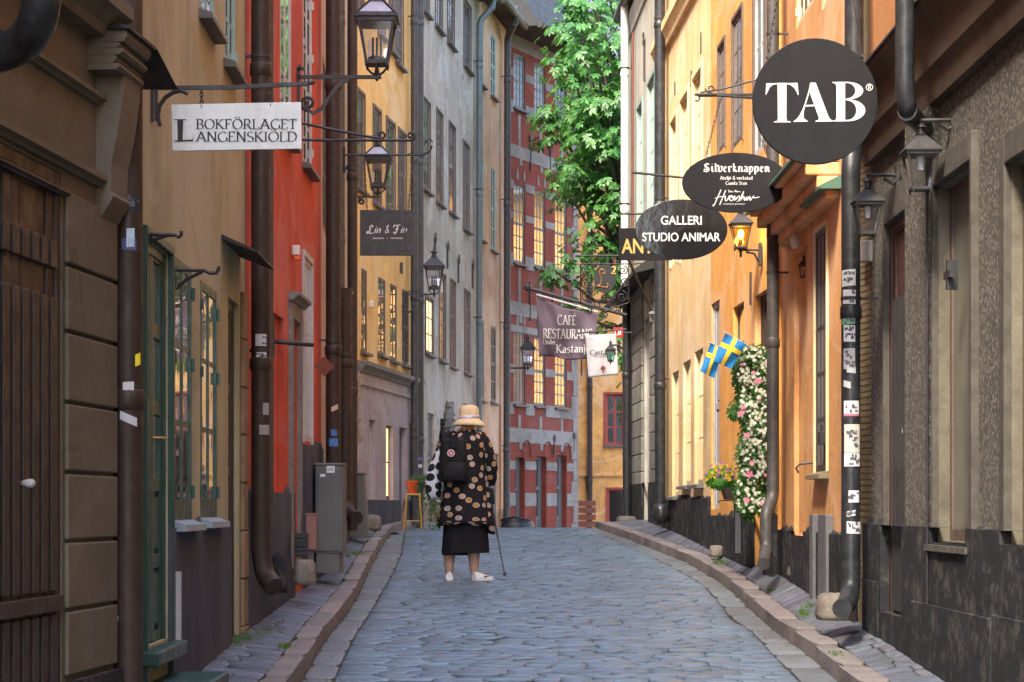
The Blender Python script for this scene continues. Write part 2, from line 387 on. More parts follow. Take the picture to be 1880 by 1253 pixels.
    def lining(s, u0, u1, vb, vt, rec, mat, par, w=.0):
        lb = MB(); lb.box(u0-.004, u0+.006, -rec-.01, w+.004, vb, vt+.004); lb.box(u1-.006, u1+.004, -rec-.01, w+.004, vb, vt+.004); lb.box(u0+.006, u1-.006, -rec-.01, w+.004, vt-.006, vt+.004)
        s.put(lb, 'reveal', mat, par)
    def opening(s, x0, x1, yt, yb, rec=.2, mat=None, name='niche', xr=None):
        xr = x0 if xr is None else xr; u0, u1 = sorted((s.u(x0), s.u(x1))); vt, vb = s.v(xr, yt), s.v(xr, yb)
        s.holes.append((u0, u1, vb, vt, rec)); mb = MB(); mb.box(u0-.01, u1+.01, -rec-.03, -rec, vb-.01, vt+.01)
        return s.put(mb, name, mat or s.mat), (u0, u1, vb, vt)
    def door(s, x0, x1, yt, yb, rec=.15, mat=None, name='door', xr=None, leaves=2, panels=3, glass=0, casing=None, cw=.1, knob=True, transom=0.0, reveal=None):
        xr = x0 if xr is None else xr; u0, u1 = sorted((s.u(x0), s.u(x1))); vt, vb = s.v(xr, yt), s.v(xr, yb)
        s.holes.append((u0, u1, vb, vt, rec+.05)); mb = MB(); w = -rec
        vd = vt-transom
        mb.box(u0-.004, u1+.004, w-.06, w-.02, vb-.01, vd); mb.box(u0-.004, u0+.05, w-.02, w+.01, vb-.01, vt); mb.box(u1-.05, u1+.004, w-.02, w+.01, vb-.01, vt)
        mb.box(u0+.05, u1-.05, w-.02, w+.008, vt-.05, vt+.004)
        if transom: mb.box(u0+.05, u1-.05, w-.03, w+.006, vd-.03, vd+.03)
        lw = (u1-u0-.1)/leaves; gl = MB(); pn = MB()
        for k in range(leaves):
            a = u0+.05+lw*k; b = a+lw; st = lw*.17
            mb.box(a+.004, a+st, w-.02, w, vb+.01, vd-.03); mb.box(b-st, b-.004, w-.02, w, vb+.01, vd-.03)
            hs = [vb+.02+(vd-.05-vb)*q/panels for q in range(panels+1)]
            for q in range(panels+1): mb.box(a+st, b-st, w-.02, w-.002, hs[q]-.035, hs[q]+.035)
            for q in range(panels):
                tgt = gl if q >= panels-glass else pn
                if tgt is gl: gl.box(a+st, b-st, w-.019, w-.014, hs[q]+.035, hs[q+1]-.035)
                else: pn.box(a+st+.02, b-st-.02, w-.02, w-.006, hs[q]+.06, hs[q+1]-.06)
        if transom: gl.box(u0+.05, u1-.05, w-.04, w-.032, vd+.03, vt-.05)
        do = s.put(mb, name, mat or FRAME_GREY, bevel=.004)
        if reveal: s.lining(u0, u1, vb, vt, rec-.012, reveal, do)
        if pn.v: s.put(pn, 'panel', mat or FRAME_GREY, do, bevel=.008)
        if gl.v: s.put(gl, 'pane', PANE, do)
        if knob:
            kb = MB(); kb.tube([((u0+u1)/2+.04, w, vb+1.0), ((u0+u1)/2+.04, w+.05, vb+1.0), ((u0+u1)/2+.12, w+.05, vb+1.0)], .009, 6); s.put(kb, 'handle', BRASS, do)
        if casing:
            cb = MB()
            for (p, q, r, t) in ((u0-cw, u0-.001, vb-.3, vt+cw), (u1+.001, u1+cw, vb-.3, vt+cw), (u0-.001, u1+.001, vt+.001, vt+cw)): cb.box(p, q, -.01, .03, r, t)
            s.put(cb, 'casing', casing, do, bevel=.006)
        return do
    def pipe(s, pts, r, mat, w=.09, name='drainpipe', step=1.9, collar=1.22, parent=None, n=14, straps=True):
        """pts: (px, py[, w]) - the pipe axis; corners are rounded"""
        q = []
        for p in pts:
            ww = p[2] if len(p) > 2 else w; u, v = s.uv(p[0], p[1], ww); q.append(Vector((u, ww, v)))
        path = [q[0]]
        for i in range(1, len(q)-1):
            a = (q[i-1]-q[i]); b = (q[i+1]-q[i]); k = min(r*1.6, a.length*.45, b.length*.45); a.normalize(); b.normalize()
            p0, p2 = q[i]+a*k, q[i]+b*k
            for t in (0, .25, .5, .75, 1): path.append(p0*(1-t)**2+q[i]*2*t*(1-t)+p2*t*t)
        path.append(q[-1]); mb = MB(); mb.tube(path, r, n)
        for i in range(len(q)-1):
            d = q[i+1]-q[i]; L = d.length
            if L < .35: continue
            m = max(1, int(L/step)); off = .35 if L > 1 else .1
            for k in range(m):
                c = q[i]+d*((k+off)/m); e = d.normalized()*.028
                mb.tube([c-e*1.6, c-e*1.2, c+e*1.2, c+e*1.6], [r*1.01, r*collar*.93, r*collar*.93, r*1.01], n)
        o = s.put(mb, name, mat, parent, smooth=2)
        if straps:
            for i in range(len(q)-1):
                d = q[i+1]-q[i]; L = d.length
                if L < 1.2 or abs(d.z) < .8*L: continue
                m = max(1, int(L/step))
                for k in range(m):
                    c = q[i]+d*((k+off)/m)-d.normalized()*.09; sb = MB()
                    sb.box(c.x-.012, c.x+.012, -.01, c.y-r*.9, c.z-.008, c.z+.008)
                    sb.tube([c-Vector((0, 0, .012)), c+Vector((0, 0, .012))], r*1.08, n); s.put(sb, 'pipe_bracket', IRON2, o, smooth=2)
        return o
    def sticker(s, parent, px, py, wpx, hpx, col, rot=0, w=.09, r=.065, mat=None, marks=0, ax=None):
        """a torn paper stuck to the street-facing, camera-side of a pipe: curved patch"""
        ax = px if ax is None else ax; u, v = s.uv(ax, py, w); D = s.world(u, w, v).y; off = (px-ax)/F*D; ww, hh = wpx/F*D, hpx/F*D
        c = Vector((u, w, v)); m = MB(); nx = 6
        k = 1/(s.d.y) if abs(s.d.y) > .3 else 1
        for i in range(nx):
            for (sg, lst) in ((0, None),):
                pass
        def pt(a, z):       # a: metres sideways as the camera sees it
            a += off
            a = max(-r*.98, min(r*.98, a)); b = math.sqrt(max(0, (r*1.02+.0015)**2-a*a))
            # camera looks along +u, so the visible half of the pipe is at -u; sideways is w
            q = s.side
            return (u-b, w-q*a, z)
        for i in range(nx):
            a0, a1 = -ww/2+ww*i/nx, -ww/2+ww*(i+1)/nx
            j0 = math.tan(R(rot))*a0; j1 = math.tan(R(rot))*a1
            m.quad(pt(a0, v-hh/2+j0), pt(a1, v-hh/2+j1), pt(a1, v+hh/2+j1), pt(a0, v+hh/2+j0))
        s.put(m, 'sticker', mat or flat('sticker_%02d%02d%02d' % tuple(int(x*99) for x in col), col, .6), parent)
        if marks:
            random.seed(int(px*7+py)); t = MB()
            for _ in range(marks):
                a = rnd(-ww*.38, ww*.38); z = v+rnd(-hh*.36, hh*.36); da, dz = rnd(.004, .016), rnd(.004, .012)
                x = [pt(a-da, z-dz), pt(a+da, z-dz), pt(a+da, z+dz), pt(a-da, z+dz)]
                t.quad(*[(p[0]-.0015, p[1], p[2]) for p in x])
            s.put(t, 'sticker_print', flat('sticker_ink', (.10, .10, .12)), parent)
FRAME_GREY = paint('grey_window_paint', (.13, .125, .12), .6, 0, .4, (.3, .28, .25), 25)
FRAME_GREEN = paint('dark_green_paint', (.012, .055, .042), .4, 0, .25, (.05, .10, .08), 20)
FRAME_BROWN = paint('brown_window_paint', (.11, .075, .06), .6, 0, .35, (.25, .2, .17), 25)
FRAME_TEAL = paint('pale_teal_paint', (.22, .36, .33), .6, 0, .3, (.4, .45, .4), 20)
FRAME_RED = paint('red_window_paint', (.30, .05, .035), .6, 0, .3, (.35, .15, .1), 20)
FRAME_CREAM = paint('cream_window_paint', (.62, .50, .32), .6, 0, .3, (.45, .36, .25), 20)
FRAME_PALE = paint('pale_grey_paint', (.42, .40, .40), .6, 0, .5, (.6, .58, .55), 20)
SILL = paint('sill_metal', (.09, .08, .075), .55, 0, .4, (.16, .14, .13), 20)
SILL_BLUE = paint('sill_zinc', (.24, .30, .34), .4, 0, .3, (.4, .45, .5), 20)
BRASS = paint('old_brass', (.35, .22, .08), .35, .9, .2)
PIPE_BROWN = paint('brown_pipe', (.036, .023, .019), .5, 0, .5, (.095, .065, .05), 13, spec=.3)
PIPE_BLACK = paint('black_pipe', (.018, .020, .024), .40, 0, .6, (.075, .075, .08), 14)
PIPE_GREY = paint('grey_green_pipe', (.10, .12, .115), .5, 0, .3, (.2, .22, .21), 10)
PIPE_DGREY = paint('dark_grey_pipe', (.05, .047, .046), .5, 0, .6, (.14, .12, .11), 14)
PIPE_WHITE = paint('white_pipe', (.72, .70, .66), .5, 0, .35, (.40, .36, .32), 10)
ROOFM = paint('dark_roof_metal', (.028, .028, .028), .6, 0, .2, (.06, .06, .06), 8, spec=.25)
# ================================================================ LEFT SIDE
M_A = plaster('brown_plaster', (.165, .145, .107), (.128, .112, .083), streak=.4, bump=.3, stain_amt=.3)
M_A2 = plaster('orange_plaster_upper', (.58, .27, .11), (.48, .22, .09), streak=.6)
M_B = plaster('ochre_plaster', (.46, .415, .25), (.36, .325, .20), streak=.55, stain_amt=.12)
M_C = plaster('red_plaster', (.60, .105, .052), (.46, .075, .042), dark=.5, streak=.55, stain_amt=.2)
M_D = plaster('beige_plaster', (.46, .36, .27), (.36, .28, .21), streak=.4)
M_E = plaster('yellow_plaster', (.88, .56, .20), (.76, .45, .16), dark=.7, streak=.4, stain_amt=.25)
M_LILAC = plaster('lilac_plaster', (.46, .38, .40), (.38, .31, .325), streak=.45)
M_F = plaster('pink_grey_plaster', (.52, .42, .325), (.36, .295, .235), streak=.75, stain_amt=.5, pscale=.5)
M_G = plaster('peach_plaster', (.74, .46, .29), (.56, .35, .23), streak=.6, stain_amt=.4)
M_H = plaster('dark_red_plaster', (.27, .058, .036), (.20, .045, .032), streak=.5, stain_amt=.3)
M_HS = plaster('grey_stone_trim', (.31, .27, .24), (.22, .19, .17), streak=.6, stain_amt=.4, pscale=2)
M_I = plaster('mottled_orange_plaster', (.85, .43, .13), (.58, .29, .10), streak=.5, stain_amt=.45, pscale=1.3)
M_DKPL = plaster('dark_grey_plinth', (.085, .095, .12), (.06, .066, .085), streak=.8, stain=(.16, .14, .13), stain_amt=.25)
M_BLPL = plaster('black_worn_plinth', (.020, .022, .027), (.030, .031, .036), streak=.5, stain=(.26, .24, .20), stain_amt=.5, pscale=2.0, bump=1.0, fine=25, wob=.06)
M_TAN = stone('tan_sandstone', (.33, .22, .13), (.22, .155, .10), 12, moss=0)
M_GREYST = stone('grey_stone', (.26, .24, .22), (.17, .16, .15), 14)
M_DOORBR = paint('dark_brown_door', (.028, .016, .012), .5, 0, .3, (.06, .035, .026), 6)

def roof(fac, h, run, mat=None, eave=.35, name='roof', over=.0, gut=None):
    mb = MB(); a, b, t = fac.u0-over, fac.u1+over, fac.top
    mb.prism([(a, eave, t-.02), (a, eave, t+.06), (a, -run, t+h), (a, -fac.depth, t+h), (a, -fac.depth, t-.02)], (b-a, 0, 0))
    o = fac.put(mb, name, mat or ROOFM)
    g = MB(); g.tube([(a, eave+.05, t+.0), (b, eave+.05, t+.0)], .07, 8); fac.put(g, 'gutter', gut or PIPE_GREY, o)
    return o
def anchor(fac, px, yt, yb, kind=0, xr=None):
    u = fac.u(px); vt, vb = fac.v(px, yt), fac.v(px, yb); mb = MB(); h = vt-vb
    mb.box(u-.012, u+.012, 0, .03, vb, vt-h*.12)
    mb.prism([(u-.03, .02, vt-h*.12), (u+.03, .02, vt-h*.12), (u+.055, .02, vt-.02), (u, .02, vt+.02), (u-.055, .02, vt-.02)], (0, .02, 0))
    mb.tube([(u+x*.1, .03, vt-h*.18+z*.1) for x, z in arc(.35, 0, .35, .5, 180, -60, 8)], .008, 5)
    mb.tube([(u-x*.1, .03, vt-h*.18+z*.1) for x, z in arc(.35, 0, .35, .5, 180, -60, 8)], .008, 5)
    fac.put(mb, 'wall_anchor', IRON2)

# ---- A : brown portal house, nearest on the left
A = Facade('portal_house', 'brown plastered house at the near left with big dark plank door and console', 0, 7.56, 208, 9.0, -1, 12.5, M_A, near=15, depth=5)
A.door(-70, 113, 260, 1400, rec=.015, mat=M_DOORBR, xr=0, leaves=2, panels=1, glass=0, knob=False)
_door = [c for c in A.e.children if c.name.startswith('door')][0]
mb = MB(); ua, ub = A.u(-70)+.06, A.u(115)-.06; n = 9
def _vv(px, py): return A.v(px, py)
v_top = A.v(100, 400); rows = ((A.v(60, 478), A.v(60, 425)), (A.v(60, 1090), A.v(60, 535)), (A.v(60, 1400), A.v(60, 1135)))
for k in range(n):
    a = ua+(ub-ua)*k/n; b = ua+(ub-ua)*(k+1)/n
    for (lo, hi) in rows: mb.box(a+.022, b-.022, -.02, .006, lo, hi)
mb.box(ua, ub, -.02, .025, A.v(60, 1128), A.v(60, 1098))
A.put(mb, 'batten', M_DOORBR, _door, bevel=.004)
mb = MB(); u, v = A.uv(57, 888, .03)
kn = MB(); kn.tube([(u, -.01, v), (u, .02, v), (u, .035, v), (u, .045, v)], [.008, .018, .018, .008], 8); A.put(kn, 'knob', FRAME_PALE, _door, smooth=True)
mb = MB(); ys = [352, 489, 611, 740, 868, 994, 1120, 1243]; u0, u1 = A.u(117), A.u(208)
for i in range(len(ys)-1):
    t, b = A.v(125, ys[i]), A.v(125, ys[i+1]); mb.hexa([(u0, 0, b+.007), (u1, 0, b+.007), (u1, .020, b+.007), (u0, .020, b+.007), (u0, 0, t-.007), (u1, 0, t-.007), (u1, .020, t-.007), (u0, .020, t-.007)])
A.put(mb, 'rusticated_pilaster', M_A, bevel=.008)
mb = MB(); mb.box(u0-.02, u1, 0, .04, A.zb, A.v(125, 1250)); A.put(mb, 'plinth', M_BLPL)
mb = MB(); c0 = A.u(176); c1 = A.u1
V = lambda y: A.v(176, y)
mb.prism([(c0, -.01, V(405)), (c0, .02, V(400)), (c0, .06, V(372)), (c0, .075, V(360)), (c0, .06, V(352)), (c0, .065, V(300)), (c0, .092, V(240)), (c0, .115, V(170)), (c0, .12, V(135)), (c0, -.01, V(135))], (c1-c0, 0, 0))
A.put(mb, 'console', M_A, bevel=.004)
mb = MB(); c2 = A.u(160)
for (yb, yt, w) in ((140, 128, .135), (128, 113, .12), (113, 101, .15), (101, 90, .135), (90, 68, .165)):
    mb.prism([(c2, -.01, V(yb)), (c2, w-.015, V(yb)), (c2, w, V((yb+yt)/2)), (c2, w-.004, V(yt)), (c2, -.01, V(yt))], (c1-c2+.0, 0, 0))
A.put(mb, 'capital', M_A, bevel=.003)
mb = MB(); mb.prism([(c2-.02, -.01, V(68)), (c2-.02, .18, V(68)), (c2-.02, .18, V(62)), (c2-.02, -.01, V(50))], (c1-c2+.04, 0, 0))
mb.prism([(c1+.02, 0, V(60)), (c1+.02, .18, V(64)), (c1+.02, .185, V(66)), (c1+.02, 0, V(66))], (.35, 0, -.10)); A.put(mb, 'capital_flashing', ROOFM)
PR = [(0, 0), (.35, 0), (.55, .2), (1, .35), (1, .75), (.7, .9), (.5, 1), (0, 1)]
A.band(-400, 176, 222, 252, M_A, w=.05, name='moulding', xr=0, prof=PR, u0=A.u0)
A.band(-400, 176, 98, 122, M_A, w=.045, name='moulding', xr=67, prof=PR, u0=A.u0)
A.band(-400, 176, -2, 60, M_A, w=.16, name='cornice', xr=150, u0=A.u0)
A.band(-400, 176, 292, 306, M_DOORBR, w=.03, name='moulding', xr=0, prof=PR, u0=A.u0, u1=A.u(118))
mb = MB(); mb.box(A.u0, A.u1, 0, .012, V(48), A.top-.01); A.put(mb, 'upper_wall', M_A2)
A.finish()
A.pipe([(77, -300, .42), (77, 30, .42), (40, 88, .30), (-60, 112, .10)], .062, PIPE_BLACK, name='drainpipe', straps=False)

# ---- B : ochre house
B = Facade('ochre_house', 'ochre plastered house with a tall green double door and two narrow green windows', 258, 9.88, 450, 14.1, -1, 12.2, M_B, near=.72)
dr = B.door(262, 308, 462, 1176, rec=.02, mat=FRAME_GREEN, xr=300, leaves=2, panels=5, glass=3, knob=True, casing=FRAME_GREEN, cw=.045)
B.window(318, 351, 470, 960, 2, 3, rec=.006, mat=FRAME_GREEN, hinges=True, panel=1.2, sillmat=SILL_BLUE, fr=.05, bar=.03)
B.window(368, 397, 516, 955, 2, 3, rec=.006, mat=FRAME_GREEN, hinges=True, panel=1.2, sillmat=SILL_BLUE, fr=.05, bar=.03)
B.door(419, 438, 545, 1180, rec=.04, mat=M_DOORBR, xr=419, leaves=1, panels=4, knob=False)
B.window(367, 392, -200, 22, 2, 4, rec=.008, mat=FRAME_TEAL, hinges=True, xr=367)
B.window(412, 431, -200, 112, 2, 4, rec=.008, mat=FRAME_TEAL, hinges=True, xr=412)
B.window(262, 300, -420, -160, 2, 4, rec=.03, mat=FRAME_TEAL, xr=262)
B.plinth(308, 418, 967, M_DKPL, xr=360)
mb = MB(); vt = B.v(430, 620)
for i in range(9):
    h = .24; a = B.zb+.7+i*h*1.3
    mb.box(B.u(441), B.u(449), 0, .025+.006*(i % 2), a, a+h*1.3-.008)
B.put(mb, 'quoin', M_TAN, bevel=.008)
mb = MB(); ua, ub = B.u(406), B.u(441); mb.prism([(ua, 0, B.v(408, 432)), (ua, .22, B.v(408, 462)), (ua, .22, B.v(408, 466)), (ua, 0, B.v(408, 440))], (ub-ua, 0, 0)); B.put(mb, 'door_canopy', ROOFM)
mb = MB(); mb.box(B.u(313.5), B.u(315.5), 0, .05, B.v(314, 1178), B.v(314, 1050)); B.put(mb, 'corner_guard', FRAME_PALE)
mb = MB(); ua, ub = B.u(256), B.u(312); vt = B.v(300, 1180); mb.box(ua, ub, .0, .09, vt-.07, vt); mb.box(ua, ub+.0, .0, .30, B.zb, vt-.16); B.put(mb, 'doorstep', FRAME_GREEN, bevel=.01)
pb = B.pipe([(235, -500, .075), (235, 1330, .075)], .064, PIPE_BROWN, w=.075, straps=False)
B.sticker(pb, 243, 376, 26, 30, (.02, .025, .03), w=.075, r=.064, marks=6, ax=235)
for (x, y, sw, sh, c, rt) in ((244, 440, 14, 34, (.42, .55, .68), 6), (241, 452, 26, 22, (.08, .08, .18), 0), (240, 718, 20, 30, (.55, .55, .57), 4), (240, 770, 30, 16, (.50, .50, .56), -24), (256, 662, 8, 22, (.85, .70, .04), 30), (219, 1134, 6, 9, (.5, .6, .6), 0)):
    B.sticker(pb, x, y, sw, sh, c, rt, w=.075, r=.064, marks=0, ax=235)
B.finish()

# ---- C : red house
C_ = Facade('red_house', 'bright red plastered house with a stone door casing and a dark plinth', 450, 14.1, 590, 19.16, -1, 13, M_C)
C_.window(514, 534, -300, 240, 2, 5, rec=.008, mat=FRAME_PALE, pane=PANE_CURT, hinges=True)
C_.window(556, 572, -60, 300, 2, 5, rec=.008, mat=FRAME_PALE, hinges=True)
C_.window(556, 571, 470, 808, 2, 5, rec=.008, mat=FRAME_PALE, pane=PANE_CURT, hinges=True, casing=FRAME_PALE, cw=.05, sill=False)
C_.door(533, 546, 585, 975, rec=.03, mat=FRAME_GREY, xr=533, leaves=1, panels=3, knob=False, casing=M_GREYST, cw=.13)
C_.band(529, 552, 536, 552, M_GREYST, w=.09, name='door_cornice', xr=530)
C_.opening(501, 521, 572, 905, rec=.045, mat=M_C, xr=501)
C_.plinth(450, 537, 905, M_DKPL, xr=505); C_.plinth(556, 590, 819, M_DKPL, xr=565, w=.02)
mb = MB(); u = C_.u(497); mb.box(u-.03, u+.03, 0, .03, C_.v(497, 655), C_.v(497, 600)); C_.put(mb, 'beam_plate', IRON)
mb = MB(); a = P(497, 627, C_.world(u, 0, 0).y); b = P(575, 634, a.y+.15)
lo = lambda p: (C_.e.matrix_basis.inverted() @ p)
al, bl = C_.e.matrix_basis.inverted() @ a, C_.e.matrix_basis.inverted() @ b
mb.tube([al, bl], .016, 8); mb.build('iron_beam', IRON, C_.e, True)
pc = C_.pipe([(479, -600, .10), (479, 1020, .10), (487, 1058, .13), (503, 1078, .20)], .065, PIPE_BROWN, w=.10)
for (x, y, sw, sh, c, mk) in ((481, 626, 20, 22, (.55, .58, .6), 2), (482, 655, 18, 13, (.7, .7, .7), 9), (490, 752, 10, 22, (.33, .3, .3), 0), (487, 790, 17, 18, (.30, .27, .27), 0)):
    C_.sticker(pc, x, y, sw, sh, c, 0, w=.10, r=.065, marks=mk, ax=479)
C_.pipe([(497, -500, .05), (497, 1010, .05)], .02, PIPE_DGREY, name='conduit', straps=False)
C_.finish()
for (px, y0, h) in ((546, 457, .09),):
    u, v = C_.uv(px, y0, .04); mb = MB(); mb.box(u-.04, u+.04, 0, .06, v-h/2-.01, v+h/2-.02); C_.put(mb, 'alarm_box', flat('white_plastic', (.7, .66, .6)), bevel=.01)
    mb = MB(); mb.box(u-.036, u+.036, .015, .058, v-h/2-.05, v-h/2-.012); C_.put(mb, 'alarm_light', flat('orange_plastic', (.8, .15, .04)), bevel=.01)

# ---- D : narrow beige strip
D_ = Facade('narrow_beige_house', 'narrow beige house front half hidden behind thick brown drainpipes', 590, 19.2, 656, 27.2, -1, 12.6, M_D)
D_.plinth(590, 656, 880, M_DKPL, xr=600)
D_.door(636, 652, 575, 990, rec=.015, mat=FRAME_GREEN, leaves=1, panels=4, glass=2, xr=638, knob=False)
D_.window(592, 600, 100, 420, 1, 3, rec=.01, mat=FRAME_BROWN, sill=False)
pd1 = D_.pipe([(612, -500, .12), (612, 960, .12)], .068, PIPE_BROWN, w=.12)
D_.pipe([(626, -500, .07), (626, 700, .07)], .04, PIPE_DGREY, w=.07)
D_.pipe([(634, 530, .16), (634, 925, .16), (641, 945, .2), (655, 952, .28)], .066, PIPE_BROWN)
pd3 = D_.pipe([(647, -600, .11), (647, 975, .11)], .055, PIPE_BROWN, w=.11)
for (x, y, sw, sh, c, mk, rt) in ((614, 795, 11, 12, (.06, .16, .42), 2, 0), (613, 813, 16, 14, (.06, .20, .55), 2, 0), (615, 750, 12, 9, (.55, .45, .3), 0, 25)):
    D_.sticker(pd1, x, y, sw, sh, c, rt, w=.12, r=.068, marks=mk, ax=612)
mb = MB(); u, v = D_.uv(614, 674, .20); s_ = .085; q = [(u-.075, .12+0, v+s_), (u-.075, .12+s_, v), (u-.075, .12, v-s_), (u-.075, .12-s_, v)]
mb.prism(q, (.006, 0, 0)); D_.put(mb, 'diamond_sign', paint('rust_red', (.16, .04, .02), .7))
u, v = D_.uv(629, 548, .1); mb = MB(); mb.box(u-.1, u+.1, 0, .16, v-.03, v+.05); mb.box(u-.12, u+.12, 0, .2, v+.05, v+.07); D_.put(mb, 'meter_box', FRAME_PALE, bevel=.008)
D_.finish()

# ---- E : yellow house over lilac ground floor
E_ = Facade('yellow_house', 'yellow plastered house with lilac ground floor and brown windows', 656, 27.2, 766, 31.55, -1, 13, M_E)
kw = dict(rec=.014, mat=FRAME_BROWN, fr=.045, bar=.022)
for (x0, x1, yt, yb) in ((657, 667, -120, 25), (694, 706, -60, 60), (714, 724, -40, 90), (727, 739, -20, 115),
                         (655, 668, 165, 345), (685, 698, 196, 372), (709, 724, 218, 380), (731, 744, 238, 395),
                         (663, 674, 492, 645), (694, 708, 508, 650), (716, 729, 520, 660), (738, 751, 530, 668)):
    E_.window(x0, x1, yt, yb, 2, 4, transom=2, casing=FRAME_BROWN if yt < 400 else None, cw=.04, **kw)
mb = MB()
for x in (700, 722, 744):
    u = E_.u(x); v = E_.v(x, 680+(x-700)*.42); mb.box(u-.3, u+.3, 0, .02, v, v+.03)
E_.put(mb, 'sill_apron', M_E)
mb = MB(); mb.box(0, E_.L, 0, .03, E_.zb, E_.v(668, 685)); 
vl = E_.v(668, 684)
E_.holes_lo = []
E_.window(673, 685, 770, 918, 1, 2, rec=.035, reveal=M_LILAC, mat=FRAME_PALE, pane=PANE_CURT, sill=False)
E_.window(705, 718, 780, 918, 2, 2, rec=.035, reveal=M_LILAC, mat=FRAME_BROWN, pane=PANE_LIT, sill=False)
E_.door(729, 742, 784, 990, rec=.05, reveal=M_LILAC, mat=FRAME_GREY, leaves=1, panels=3, xr=729, knob=False)
E_.window(748, 757, 778, 900, 1, 2, rec=.03, reveal=M_LILAC, mat=FRAME_GREY, sill=False)
mb = MB(); E_.grid(mb, 0, E_.L, E_.zb, vl, .03, w_in=0, edge=0); E_.put(mb, 'ground_floor_wall', M_LILAC)
E_.plinth(656, 766, 918, M_DKPL, xr=680, w=.045, ragged=False)
E_.band(656, 766, 666, 686, M_GREYST, w=.12, name='string_course', xr=668)
E_.band(656, 766, 707, 714, M_LILAC, w=.06, name='string_course', xr=671)
E_.pipe([(761, -300, .10), (761, 965, .10)], .055, PIPE_DGREY, w=.10)
for x, h in ((734, (483, 502)), (737, (482, 504))):
    u = E_.u(x); mb = MB(); mb.box(u-.015, u+.015, 0, .02, E_.v(x, h[1]), E_.v(x, h[0])); E_.put(mb, 'vent_slot', IRON2)
u, v = E_.uv(685, 560, .05); mb = MB(); mb.box(u-.03, u+.03, 0, .06, v-.04, v+.05); E_.put(mb, 'wall_light', flat('white_plastic', (.7, .66, .6)), bevel=.01)
E_.finish()

# ---- F : pink grey house
F_ = Facade('pink_grey_house', 'tall pinkish grey house with worn plaster and rows of narrow brown windows', 766, 31.6, 880, 38.3, -1, 10.62, M_F, depth=6)
for (x0, x1, yt, yb) in ((777, 787, -120, 18), (799, 811, -90, 45), (821, 833, -60, 75), (851, 864, -5, 118),
                         (776, 789, 178, 345), (801, 812, 200, 370), (824, 835, 224, 388), (850, 861, 259, 418),
                         (806, 817, 500, 660), (826, 835, 514, 672), (852, 862, 532, 684)):
    F_.window(x0, x1, yt, yb, 2, 5, transom=3, rec=.014, mat=FRAME_BROWN, fr=.04, bar=.022, casing=FRAME_BROWN, cw=.03, pane=PANE)
F_.window(781, 794, 545, 648, 2, 3, rec=.012, mat=FRAME_BROWN, pane=PANE_LIT, casing=FRAME_BROWN, cw=.05)
F_.door(785, 797, 758, 1000, rec=.05, mat=FRAME_GREY, leaves=1, panels=3, knob=False)
F_.door(808, 819, 768, 1000, rec=.05, mat=FRAME_GREY, leaves=1, panels=3, knob=False)
F_.window(851, 861, 740, 900, 2, 3, rec=.02, mat=FRAME_BROWN)
for (x, yt, yb) in ((797, 430, 480), (820, 446, 494), (840, 470, 520), (866, 480, 530)): anchor(F_, x, yt, yb)
F_.plinth(766, 880, 925, M_TAN, xr=790)
pf = F_.pipe([(771, -300, .11), (771, 975, .11)], .058, PIPE_DGREY, w=.11)
F_.pipe([(906, -6, .32), (905, 12, .32), (880, 40, .10), (880, 980, .10)], .055, PIPE_GREY, w=.10)
for (x, y, sw, sh, c) in ((772, 808, 8, 6, (.7, .7, .7)), (773, 843, 8, 7, (.1, .13, .3)), (772, 856, 8, 6, (.6, .6, .65))):
    F_.sticker(pf, x, y, sw, sh, c, 0, w=.11, r=.058, ax=771)
# carved stone head over the door
u, v = F_.uv(836, 752, .15); mb = MB()
random.seed(77)
mb.lathe([(.02, -.17), (.06, -.15), (.075, -.05), (.08, .04), (.06, .1), (.03, .12)], (u, .06, v), 14, 1, .9)
for _ in range(34):
    a_, z_ = rnd(0, 6.28), rnd(-.2, .13); r_ = .085-.1*abs(z_); q_ = rnd(.016, .032)
    mb.lathe([(q_*.4, -q_), (q_, 0), (q_*.4, q_)], (u+r_*math.cos(a_), .06+r_*math.sin(a_), v+z_), 7)
mb.box(u-.25, u+.25, 0, .13, v-.30, v-.20); mb.box(u-.2, u+.2, 0, .09, v-.42, v-.30); mb.lathe([(.04, -.2), (.07, -.08), (.04, .04)], (u-.2, .06, v-.05), 12)
F_.put(mb, 'stone_head_ornament', M_GREYST, smooth=2)
roof(F_, 2.2, 3.0); F_.finish()

# ---- G : peach house
G_ = Facade('peach_house', 'narrow peach coloured house with small grey green windows at the bend', 880, 38.35, 929, 41.1, -1, 10.75, M_G, depth=6)
for (x0, x1, yt, yb) in ((882, 888, 35, 155), (901, 910, 60, 175), (882, 888, 290, 440), (901, 910, 306, 458), (882, 889, 586, 735), (901, 911, 597, 738)):
    G_.window(x0, x1, yt, yb, 2, 4, transom=2, rec=.015, mat=FRAME_TEAL if yt < 500 else FRAME_GREY, fr=.05, bar=.03)
G_.door(900, 915, 832, 1010, rec=.06, mat=FRAME_GREY, leaves=1, panels=3, knob=False)
G_.pipe([(948, 12, .4), (946, 40, .38), (932, 70, .12), (930, 975, .12)], .065, PIPE_DGREY, w=.12)
G_.pipe([(919, 745, .03), (919, 975, .03)], .02, flat('orange_conduit', (.45, .18, .08)), name='conduit', straps=False)
G_.plinth(880, 929, 940, M_TAN, xr=890, w=.03)
roof(G_, 2.2, 3.0, over=-.1); G_.finish()

PANE_TOP = pane_mat('window_glass_top', (.05, .05, .055), .25, inner=(.16, .12, .11), base=-.12)
PANE_H = pane_mat('window_glass_amber_reflection', (.10, .07, .03), .2, inner=(.40, .25, .07), base=.30)  # amber put into the pane colour stands in for reflected yellow facades
